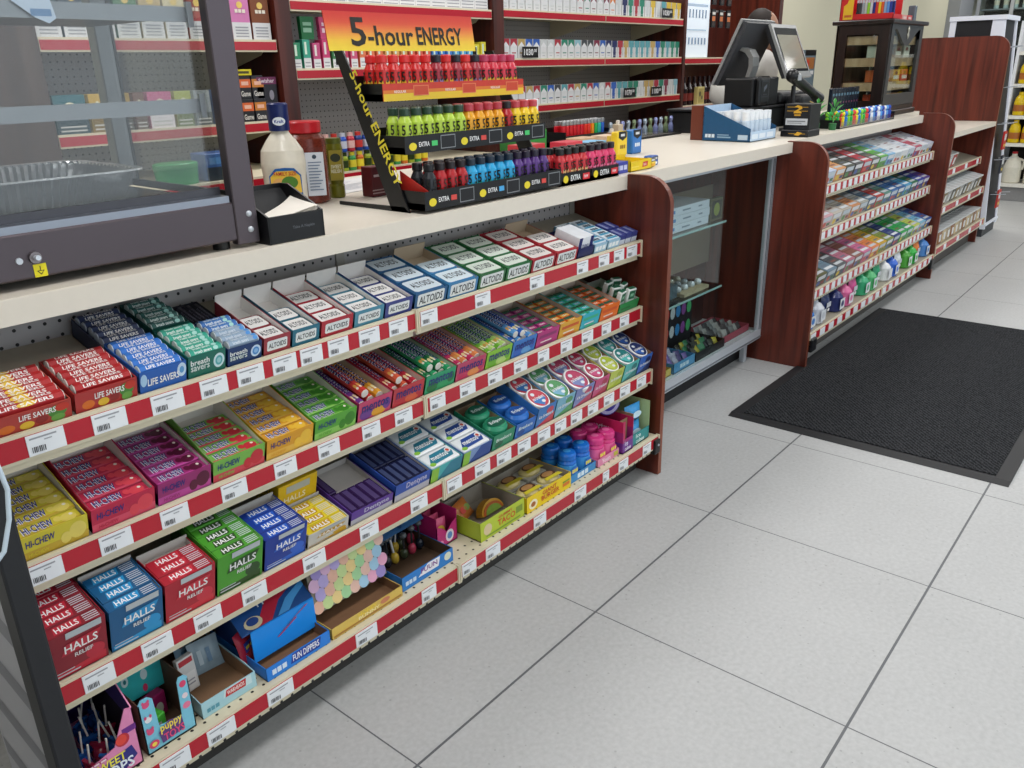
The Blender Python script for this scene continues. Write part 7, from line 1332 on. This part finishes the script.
# ---- cashier ----
def skin_figure():
    me = bpy.data.meshes.new('person'); ob = bpy.data.objects.new('person', me); C.objects.link(ob)
    J = [((0.02, 0, 0.88), .15), ((-0.02, 0, 1.00), .15), ((-0.08, -0.01, 1.12), .155), ((-0.13, -0.02, 1.235), .13), ((-0.10, -0.03, 1.325), .062), ((-0.09, -0.04, 1.38), .058)]
    # arms
    J += [((-0.38, -0.12, 1.26), .085), ((-0.62, -0.13, 1.19), .080), ((-0.86, -0.13, 1.09), .070), ((-0.84, -0.22, 1.035), .040), ((-0.82, -0.27, 1.02), .034)]
    J += [((-0.02, 0.12, 1.22), .08), ((-0.10, 0.16, 1.10), .062), ((-0.26, 0.12, 1.05), .054), ((-0.44, 0.0, 1.03), .038), ((-0.50, -0.06, 1.02), .034)]
    # legs
    J += [((0.08, -0.10, 0.84), .10), ((0.09, -0.10, 0.48), .065), ((0.10, -0.09, 0.09), .045), ((0.04, -0.16, 0.04), .04)]
    J += [((-0.06, 0.10, 0.84), .10), ((-0.06, 0.11, 0.48), .065), ((-0.05, 0.12, 0.09), .045), ((-0.11, 0.05, 0.04), .04)]
    E = [(0, 1), (1, 2), (2, 3), (3, 4), (4, 5), (3, 6), (6, 7), (7, 8), (8, 9), (9, 10), (3, 11), (11, 12), (12, 13), (13, 14), (14, 15), (0, 16), (16, 17), (17, 18), (18, 19), (0, 20), (20, 21), (21, 22), (22, 23)]
    me.from_pydata([j[0] for j in J], E, []); md = ob.modifiers.new('skin', 'SKIN'); md.use_smooth_shade = True
    for v, j in zip(me.skin_vertices[0].data, J): v.radius = (j[1], j[1])
    me.skin_vertices[0].data[0].use_root = True
    ob.modifiers.new('sub', 'SUBSURF').levels = 1
    dg = bpy.context.evaluated_depsgraph_get(); m2 = bpy.data.meshes.new_from_object(ob.evaluated_get(dg)); bpy.data.objects.remove(ob); return m2
PX, PY = 3.30, 1.42
SKIN = P('#a07860', 0.5, var=0.06); SHIRT = P('#c6c4be', 0.8, var=0.05, scale=12); TROU = P('#2c3038', 0.8); HAIR = P('#241c18', 0.7, var=0.3)
m2 = skin_figure(); m2.materials.clear()
for mm in (SHIRT, SKIN, TROU): m2.materials.append(mm)
for p_ in m2.polygons:
    c = p_.center
    p_.use_smooth = True
    hand = (c.x < -0.6 and c.y < -0.225) or (-0.6 < c.x < -0.45 and -0.13 < c.y < 0.0 and c.z < 1.06)
    p_.material_index = 2 if c.z < 0.92 else (1 if ((c.z > 1.33 and c.x > -0.2) or hand) else 0)
pe = bpy.data.objects.new('person', m2); C.objects.link(pe); tag(pe, 'person in a pale grey shirt standing behind the register, head bent down', 'person'); placeW(pe, (PX, PY, 0.0))
# join the head: skull, nose, ears, eyes as one head mesh fused to the neck
b = MB(); hx, hy, hz = -0.10, -0.05, 1.44
HM = Matrix.Translation((hx, hy, 0)) @ Matrix.Rotation(math.radians(115), 4, 'Z') @ Matrix.Translation((-hx, -hy, 0)); b.M = HM
b.ball((hx, hy, hz), 0.088, 0.076, 0.112, SKIN, 20, 14); b.ball((hx - 0.03, hy - 0.012, hz - 0.06), 0.055, 0.050, 0.052, SKIN, 16, 10)
b.ball((hx - 0.092, hy - 0.02, hz - 0.018), 0.016, 0.012, 0.020, SKIN, 10, 6)
for s_ in (-1, 1):
    b.ball((hx + 0.005 + 0.01 * s_, hy + 0.076 * s_, hz - 0.01), 0.016, 0.008, 0.026, SKIN, 8, 6)
    b.ball((hx - 0.078, hy - 0.014 + 0.032 * s_, hz + 0.006), 0.008, 0.011, 0.007, P('#e4e0da', 0.3), 8, 5); b.ball((hx - 0.085, hy - 0.016 + 0.032 * s_, hz + 0.005), 0.004, 0.005, 0.005, P('#241a14', 0.3), 8, 5)
    b.box(hx - 0.086, hx - 0.076, hy - 0.032 + 0.032 * s_, hy + 0.002 + 0.032 * s_, hz + 0.022, hz + 0.028, HAIR)
b.box(hx - 0.083, hx - 0.078, hy - 0.035, hy + 0.008, hz - 0.066, hz - 0.060, P('#7c4438', 0.5)); b.build('head', pe)
b = MB(); b.M = HM; b.ball((hx + 0.022, hy, hz + 0.028), 0.088, 0.084, 0.098, HAIR, 20, 12); b.ball((hx + 0.045, hy, hz - 0.01), 0.062, 0.074, 0.075, HAIR, 16, 10); b.build('hair', pe)
def hand(base, dirv, parent):
    b = MB(); d = Vector(dirv).normalized(); s = Vector((-d.y, d.x, 0)); p = Vector(base)
    b.ball(tuple(p + d * 0.04), 0.045 * abs(d.x) + 0.036 * abs(d.y), 0.045 * abs(d.y) + 0.036 * abs(d.x), 0.016, SKIN, 12, 8)
    for k, L in enumerate((0.062, 0.072, 0.068, 0.052)):
        a = p + d * 0.072 + s * (0.028 - 0.0185 * k); m_ = a + d * L * 0.55 + Vector((0, 0, 0.004)); e_ = m_ + d * L * 0.42 + Vector((0, 0, -0.016))
        b.cyl(tuple(a), tuple(m_), 0.0085, SKIN, 8); b.cyl(tuple(m_), tuple(e_), 0.0080, SKIN, 8, 0.006)
    a = p + d * 0.02 + s * 0.034; b.cyl(tuple(a), tuple(a + s * 0.022 + d * 0.03), 0.0105, SKIN, 8); b.cyl(tuple(a + s * 0.022 + d * 0.03), tuple(a + s * 0.022 + d * 0.058), 0.009, SKIN, 8, 0.007)
    b.build('hand', parent)
hand((-0.82, -0.27, 1.02), (0.2, -1.0, 0), pe); hand((-0.50, -0.06, 1.02), (-0.7, -0.7, 0), pe)

# ================= GLASS CASE CONTENTS =================
b = MB(); b.rbox(0, 0.30, 0, 0.19, 0, 0.030, P('#dfe5ee', 0.35, var=0.03), 0.001, 1); b.art((0, 0, 0), X1, Z1, 0.30, 0.030, [('r', 0.05, 0.3, 0.12, 0.7, '#4c8cc8'), ('r', 0.3, 0.4, 0.5, 0.6, '#8c98a8'), ('r', 0.7, 0.4, 0.8, 0.6, '#8c98a8')])
s_ = tag(b.build('white_box'), 'x', 'box')
for i in range(3): o = s_ if i == 0 else dup(s_); placeW(o, (0.60 + 0.006 * (i % 2), 0.515, 0.6825 + 0.0308 * i), label='flat white box in the glass case stack, %s from bottom' % ORD[i], group='flat white boxes in the glass case')
o = carton(0.10, 0.085, 0.02, '#5c5c3c', [('r', 0.1, 0.1, 0.9, 0.9, '#1c1c1c'), ('e', 0.5, 0.5, 0.25, 0.3, '#8c9c3c')], 'lighter_card'); tag(o, 'small black and olive card right of the white boxes in the case', 'packet'); placeW(o, (0.925, 0.52, 0.682))
b = MB(); b.rbox(0, 0.14, 0, 0.14, 0, 0.09, PLASTIC, 0.003, 1); b.box(0.01, 0.13, 0.01, 0.13, 0.01, 0.06, P('#5c6c74', 0.3, var=0.5, scale=80)); o = b.build('clear_box'); tag(o, 'clear box of grey pieces on the lower glass shelf', 'box'); placeW(o, (0.56, 0.51, 0.4225))
b = MB(); b.box(0, 0.2, 0, 0.14, 0, 0.012, P('#b8a888', 0.5)); 
for i in range(10): b.ball((0.02 + 0.018 * i, 0.04 + 0.04 * (i % 3), 0.022), 0.016, 0.016, 0.014, P(('#d8dce0', '#a8acb0', '#c8c0b0')[i % 3], 0.15, 0.3), 8, 5)
o = b.build('jewellery_card'); tag(o, 'card of shiny silver trinkets on the lower glass shelf', 'trinkets'); placeW(o, (0.73, 0.51, 0.4225))
def case_tray(x, y, w_, d_, h, c, inner, label, back=None, cnt=14, pal=('#8c6cb0', '#c8c0d8', '#5c5490'), seed=1, front=()):
    rt = empty('case_tray', label, 'display box', (x, y, 0.1455))
    b = MB(); b.box(0, w_, 0, d_, 0, 0.003, P(c, 0.4)).box(0, w_, 0, 0.002, 0, h, P(c, 0.4)).box(0, 0.002, 0, d_, 0, h, P(c, 0.4)).box(w_ - 0.002, w_, 0, d_, 0, h, P(c, 0.4)).box(0, w_, d_ - 0.002, d_, 0, h if not back else back, P(c, 0.4))
    if front: b.art((0, 0, 0), X1, Z1, w_, h, list(front))
    if back: b.art((0.005, d_ - 0.0022, h), X1, Z1, w_ - 0.01, back - h - 0.004, [('r', 0, 0, 1, 1, '#1c1c20')] + [('e', 0.12 + 0.19 * (k % 5), 0.25 + 0.5 * (k // 5), 0.08, 0.16, ('#c83c3c', '#3c8cc8', '#4cb06c', '#d8d8d8', '#8c4c94')[(k * 3) % 5]) for k in range(10)])
    b.build('tray', rt)
    rnd = random.Random(seed); nx = max(2, int((w_ - 0.02) / 0.036)); ny = max(1, int((d_ - 0.02) / 0.038)); src = {}
    for j in range(ny):
        for i in range(nx):
            c2 = pal[(i + 2 * j) % len(pal)]
            if c2 not in src: bb = bag(0.038, 0.046, 0.014, c2, seed=seed + len(src), name='small_packet', n=5); src[c2] = bb; o = bb
            else: o = dup(src[c2])
            placeW(o, (x + 0.028 + i * 0.036, y + 0.014 + j * 0.036, 0.1492), (-0.55, rnd.uniform(-.2, .2), rnd.uniform(-.3, .3)), 'small packet in the %s, row %s, %s across' % (label.split(' in the glass')[0].split(' at the')[0], ORD[j], ORD[i]), 'packets in the ' + label.split(' in the glass')[0], 'packet')
case_tray(0.46, 0.49, 0.16, 0.18, 0.03, '#d8b85c', '#fff', 'small gold tray in the glass case', pal=('#c8a03c', '#a84c2c'), seed=20)
case_tray(0.63, 0.485, 0.17, 0.20, 0.040, '#5c9cc8', '#fff', 'light blue tray in the glass case', pal=('#7c68a8', '#b8b4c8', '#5c5080'), seed=21, front=[('t', 'SOUR', 0.3, 0.3, 0.7, 0.7, '#dce8f0')])
case_tray(0.81, 0.485, 0.25, 0.16, 0.035, '#1c1c1e', '#fff', 'black tray with a printed backboard in the glass case', back=0.20, pal=('#3c3c34', '#b8a83c', '#3c7c54', '#26262a'), seed=22)
case_tray(1.07, 0.50, 0.26, 0.18, 0.030, '#b04c5c', '#fff', 'rose tray of grey packets in the glass case', pal=('#7c7c7c', '#a8a4a0', '#4c4a4c'), seed=23)

# ================= SECOND UNIT MERCHANDISE =================
GC = {'g1': ['#d8dcd8:white', '#c8d0b0:pale green', '#b8c4dc:pale blue', '#d89c64:orange', '#44483c:dark olive', '#3c3c40:black', '#b82c3c:red', '#4c5450:dark grey', '#58a838:green', '#7cb0d4:light blue', '#e0e4e8:white', '#dce0e4:white', '#c8d0dc:silver', '#b84c64:rose', '#dfe2e6:white', '#c4c8d8:lavender'],
      'g2': ['#8cb8c8:pale teal', '#c87c94:pink', '#d8a8b0:light pink', '#c8c0b4:beige', '#b8b0a4:taupe', '#cc8c5c:orange', '#a8a8a0:grey', '#4c6c84:slate blue', '#b83c34:red', '#5c8c80:sea green', '#3c6ca8:blue', '#2c5c98:deep blue', '#4c9cc8:sky blue', '#2c6c4c:green', '#3c48a0:indigo', '#5c4c94:violet'],
      'g3': ['#4c8c54:green', '#5c5c3c:olive', '#6c8494:steel blue', '#54585c:grey', '#b06c80:dusty pink', '#8c5c54:brown', '#c86c94:pink', '#d8804c:orange', '#c8a030:gold', '#7c8c3c:olive green', '#2c3c7c:navy', '#2c9c4c:bright green', '#3c9c5c:green', '#b8c45c:lime', '#7cb4d0:light blue', '#3c5c9c:blue']}
for key, dp, hh in (('g1', 0.20, 0.058), ('g2', 0.20, 0.060), ('g3', 0.19, 0.058)):
    n = 16; pitch = 1.955 / n; src = {}
    for i, cn in enumerate(GC[key]):
        c, nm = cn.split(':')
        for j in range(3):
            if j == 0:
                b = MB(); W = pitch - 0.008; b.rbox(0, W, 0, 0.066, 0, hh, P(c, 0.35, var=0.08), 0.002, 1)
                b.art((0, 0, 0), X1, Z1, W, hh, [('r', 0.08, 0.55, 0.92, 0.9, '#e4e6e8' if i % 2 else '#c8d4dc'), ('e', 0.3, 0.3, 0.18, 0.2, ('#4c8c4c', '#3c5ca8', '#c84c3c', '#e0c040')[i % 4]), ('r', 0.55, 0.15, 0.9, 0.4, ('#2c3c6c', '#8c3040', '#3c6c4c')[i % 3])])
                b.art((0, 0, hh), X1, Y1, W, 0.066, [('r', 0.1, 0.2, 0.9, 0.45, ('#e0e4e8', '#c8ccd0')[i % 2]), ('r', 0.2, 0.6, 0.7, 0.75, ('#6c7888', '#8c5c54')[i % 2])]); s_ = tag(b.build('medicine_carton'), 'x', 'carton'); o = s_
            else: o = dup(s_)
            put(o, key, 1.405 + i * pitch, 0.006 + j * 0.068, 0.0)
            o['label'] = '%s carton, %s deep, column %s, %s shelf of the second unit' % (nm, ORD[j], ORD[i], {'g1': 'top', 'g2': 'second', 'g3': 'third'}[key]); o['group'] = {'g1': 'top', 'g2': 'second', 'g3': 'third'}[key] + ' shelf cartons of the second unit'
kk = ['#3c7cc8:blue', '#c8ccd4:white', '#24305c:navy', '#2c3468:dark navy', '#d86c9c:pink', '#c8508c:deep pink', '#3ca878:mint green', '#58b878:green', '#2c9c6c:teal green', '#e4e6e8:white', '#3c6cd0:royal blue', '#dfe4ea:white', '#4c9c3c:leaf green', '#3cb04c:bright green', '#e0803c:orange', '#4c84c8:light blue']
for i, cn in enumerate(kk):
    c, nm = cn.split(':')
    for j in (0, 1):
        if j == 0:
            if i % 3 == 2:
                s_ = bag(0.095, 0.105, 0.045, c, [('r', 0.1, 0.4, 0.9, 0.8, '#c8ccd4'), ('e', 0.5, 0.2, 0.2, 0.14, '#e0e0e0')], seed=30 + i, name='wipes_pouch'); s_['category'] = 'pouch'; kind = 'pouch'
            else:
                b = MB(); b.lathe([(0.038, 0), (0.044, 0.006), (0.044, 0.070), (0.030, 0.088), (0.014, 0.096), (0.014, 0.104), (0.001, 0.105)], P(c, 0.25), 16); b.art((-0.03, -0.0452, 0.015), X1, Z1, 0.06, 0.05, [('r', 0, 0, 1, 1, '#dfe3e8'), ('e', 0.5, 0.5, 0.3, 0.3, c)]); s_ = tag(b.build('plastic_bottle'), 'x', 'bottle'); kind = 'bottle'
            o = s_
        else: o = dup(s_)
        l, r_ = spot('g4', 1.47 + i * 0.122, 0.052 + j * 0.10); o.location = l
        o['label'] = '%s %s, %s, place %s, bottom shelf of the second unit' % (nm, kind, ('front', 'behind')[j], ORD[i]); o['group'] = 'bottles and pouches on the bottom shelf of the second unit'
# third unit: clear tubs
for key, n, lv, cols_ in (('t1', 6, 'top', ('#d8dce0', '#b84c4c')), ('t2', 12, 'middle', ('#a8a8a4', '#54544c', '#8c7c5c')), ('t3', 12, 'bottom', ('#a8987c', '#8c5c34', '#c8b490'))):
    for i in range(n):
        for j in (0, 1):
            if i < len(cols_) and j == 0:
                b = MB(); c = cols_[i]; b.rbox(0, 0.085, 0, 0.10, 0, 0.080, P(c, 0.25, var=0.5, scale=90), 0.006, 2); b.rbox(-0.003, 0.088, -0.003, 0.103, 0.080, 0.090, P('#c8ccce', 0.2), 0.003, 1); b.art((0, 0, 0), X1, Z1, 0.085, 0.08, [('r', 0.25, 0.2, 0.75, 0.75, '#d8d8d4')]); _l[(key, i)] = tag(b.build('snack_tub'), 'x', 'tub'); o = _l[(key, i)]
            else: o = dup(_l[(key, i % len(cols_))])
            put(o, key, 3.42 + i * 0.102, 0.010 + j * 0.11, 0.0)
            o['label'] = 'clear lidded snack tub, %s, place %s, %s shelf of the far unit' % (('front row', 'back row')[j], ORD[i], lv); o['group'] = 'snack tubs on the far unit'

# ================= FAR RIGHT =================
wr = empty('white_rack', 'white edged rack with black pegboard beyond the tall cherry divider', 'rack', (0, 0, 0))
WH = P('#e8ecf6', 0.35, var=0.02, emit=0.12)  # faint glow added to the white so the rails look lit
b = MB(); b.prism([(0.285, 0.10), (0.72, 0.10), (0.72, 1.50), (0.392, 1.50)], 'x', 4.93, 5.34, P('#17181d', 0.5, var=0.2)); b.build('core', wr)
b = MB()
for x0, x1 in ((4.925, 4.945), (5.30, 5.345)): b.prism([(0.275, 0.06), (0.31, 0.06), (0.412, 1.50), (0.380, 1.50)], 'x', x0, x1, WH)
b.prism([(0.69, 0.06), (0.73, 0.06), (0.73, 1.50), (0.69, 1.50)], 'x', 4.92, 4.945, WH); b.prism([(0.395, 1.0), (0.46, 1.0), (0.46, 1.50), (0.395, 1.50)], 'x', 4.922, 4.929, WH); b.build('side_rail', wr)
MB().box(4.91, 5.36, 0.37, 0.735, 1.50, 1.53, WH).build('top_board', wr); MB().box(4.92, 5.35, 0.27, 0.73, 0.085, 0.10, WH).build('base_rim', wr); MB().box(4.94, 5.34, 0.29, 0.72, 0.001, 0.085, P('#3c4044', 0.5)).build('plinth', wr)
for i, z in enumerate((0.3, 0.55, 0.8, 1.05, 1.32)):
    for x in (5.05, 5.2):
        yy = 0.285 + (z - 0.10) * 0.0764 - 0.002; MB().cyl((x, yy, z), (x, yy - 0.10, z + 0.01), 0.003, ALU, 6).build('hook', wr)
for i, (z, c) in enumerate(((0.20, '#c83c34'), (0.45, '#3c4048'), (0.62, '#c82c2c'))):
    yy = 0.285 + (z - 0.10) * 0.0764 - 0.03
    o = carton(0.09, 0.13, 0.012, c, [('r', 0.15, 0.5, 0.85, 0.85, '#e0e0e0'), ('r', 0.2, 0.15, 0.8, 0.3, '#e8c84c')], 'hanging_pack'); tag(o, 'hanging pack on the white edged rack, %s, %s one' % (('red', 'dark', 'bright red')[i], ('lowest', 'middle', 'highest')[i]), 'packet'); placeW(o, (5.08, yy - 0.012, z))
# far shelving with yellow bottles and milk jugs
fs = empty('snack_shelving_unit', 'white shelving unit of yellow bottles and milk jugs at the right edge', 'shelves', (0, 0, 0))
MB().box(7.30, 7.32, -0.6, 0.62, 0.06, 1.55, P('#2c2420', 0.6)).build('back_panel', fs); MB().box(6.93, 7.30, -0.6, 0.62, 0.001, 0.13, P('#8c8c8c', 0.5)).build('plinth', fs)
MB().box(6.90, 7.30, 0.60, 0.625, 0.13, 1.55, P('#dfe2e6', 0.4)).build('side_panel', fs)
for z in (0.16, 0.52, 0.76, 1.03, 1.30): MB().box(6.90, 7.30, -0.6, 0.60, z - 0.03, z, P('#e4e2d8', 0.4, emit=0.0)).build('shelf', fs)
for lv, z in enumerate((0.76, 1.03, 0.521)):
    for i in range(10):
        if lv == 0 and i == 0:
            b = MB(); b.lathe([(0.042, 0), (0.048, 0.005), (0.048, 0.11), (0.040, 0.15), (0.022, 0.175), (0.022, 0.20), (0.001, 0.201)], P('#d8b818', 0.25), 16); b.lathe([(0.0485, 0.035), (0.0487, 0.036), (0.0487, 0.09), (0.0485, 0.091)], P('#a8642c', 0.4), 16); s_ = tag(b.build('yellow_bottle'), 'x', 'bottle'); o = s_
        else: o = dup(s_)
        placeW(o, (6.95, 0.53 - i * 0.105, z + 0.001), label='yellow bottle with a red label, %s shelf at the right edge, %s' % (('third', 'fourth', 'second')[lv], ORD[i]), group='yellow bottles at the right edge')
for i in range(5):
    if i == 0:
        rt = empty('milk_jug', 'x', 'jug'); b = MB(); b.lathe([(0.070, 0), (0.078, 0.01), (0.078, 0.14), (0.060, 0.20), (0.022, 0.245), (0.022, 0.26)], P('#d8d4c4', 0.35), 18); b.tube([(0, -0.04, 0.215), (0, -0.085, 0.20), (0, -0.085, 0.14), (0, -0.074, 0.12)], 0.011, P('#d8d4c4', 0.35), 8); b.build('jug', rt); MB().lathe([(0.021, 0.26), (0.023, 0.262), (0.023, 0.278), (0.001, 0.279)], P('#c0242c', 0.3), 14).build('cap', rt); o = rt
    else: o = dup(rt)
    placeW(o, (7.0, 0.50 - i * 0.18, 0.161), label='white milk jug with a red cap on the lowest far shelf, %s' % ORD[i], group='milk jugs at the right edge')
# drinks cooler seen over the rack
dc = empty('drinks_cooler', 'glass fronted drinks cooler in the far background at top right', 'cooler', (0, 0, 0))
MB().box(13.3, 13.9, 0.9, 2.40, 0.001, 0.10, BLACKM).box(13.3, 13.9, 0.9, 2.40, 2.3, 2.6, P('#6c7074', 0.5)).build('housing', dc)
MB().box(13.86, 13.9, 0.9, 2.40, 0.10, 2.3, P('#26282c', 0.6)).build('back_panel', dc)
b = MB()
for y in (0.92, 1.42, 1.92, 2.38): b.box(13.3, 13.35, y - 0.025, y + 0.025, 0.10, 2.3, P('#b4b8bc', 0.35, 0.6))
b.build('door_frame', dc); MB().box(13.32, 13.325, 0.945, 2.36, 0.10, 2.3, GLASS).build('door_glass', dc)
for z in (0.5, 0.95, 1.4, 1.95): MB().box(13.37, 13.85, 0.945, 2.36, z - 0.02, z, P('#8c9094', 0.4, 0.5)).build('shelf', dc)
for i in range(10):
    if i == 0: b = MB(); b.lathe([(0.035, 0), (0.038, 0.01), (0.038, 0.15), (0.016, 0.21), (0.016, 0.24), (0.001, 0.241)], P('#b8c8c4', 0.2), 14); b.lathe([(0.0385, 0.05), (0.0387, 0.051), (0.0387, 0.12), (0.0385, 0.121)], P('#d8d0b8', 0.4), 14); s_ = tag(b.build('drink_bottle'), 'x', 'bottle'); o = s_
    else: o = dup(s_)
    placeW(o, (13.45, 0.99 + i * 0.13, 1.951), label='pale drink bottle inside the far cooler, %s from right' % ORD[i], group='drink bottles in the far cooler')
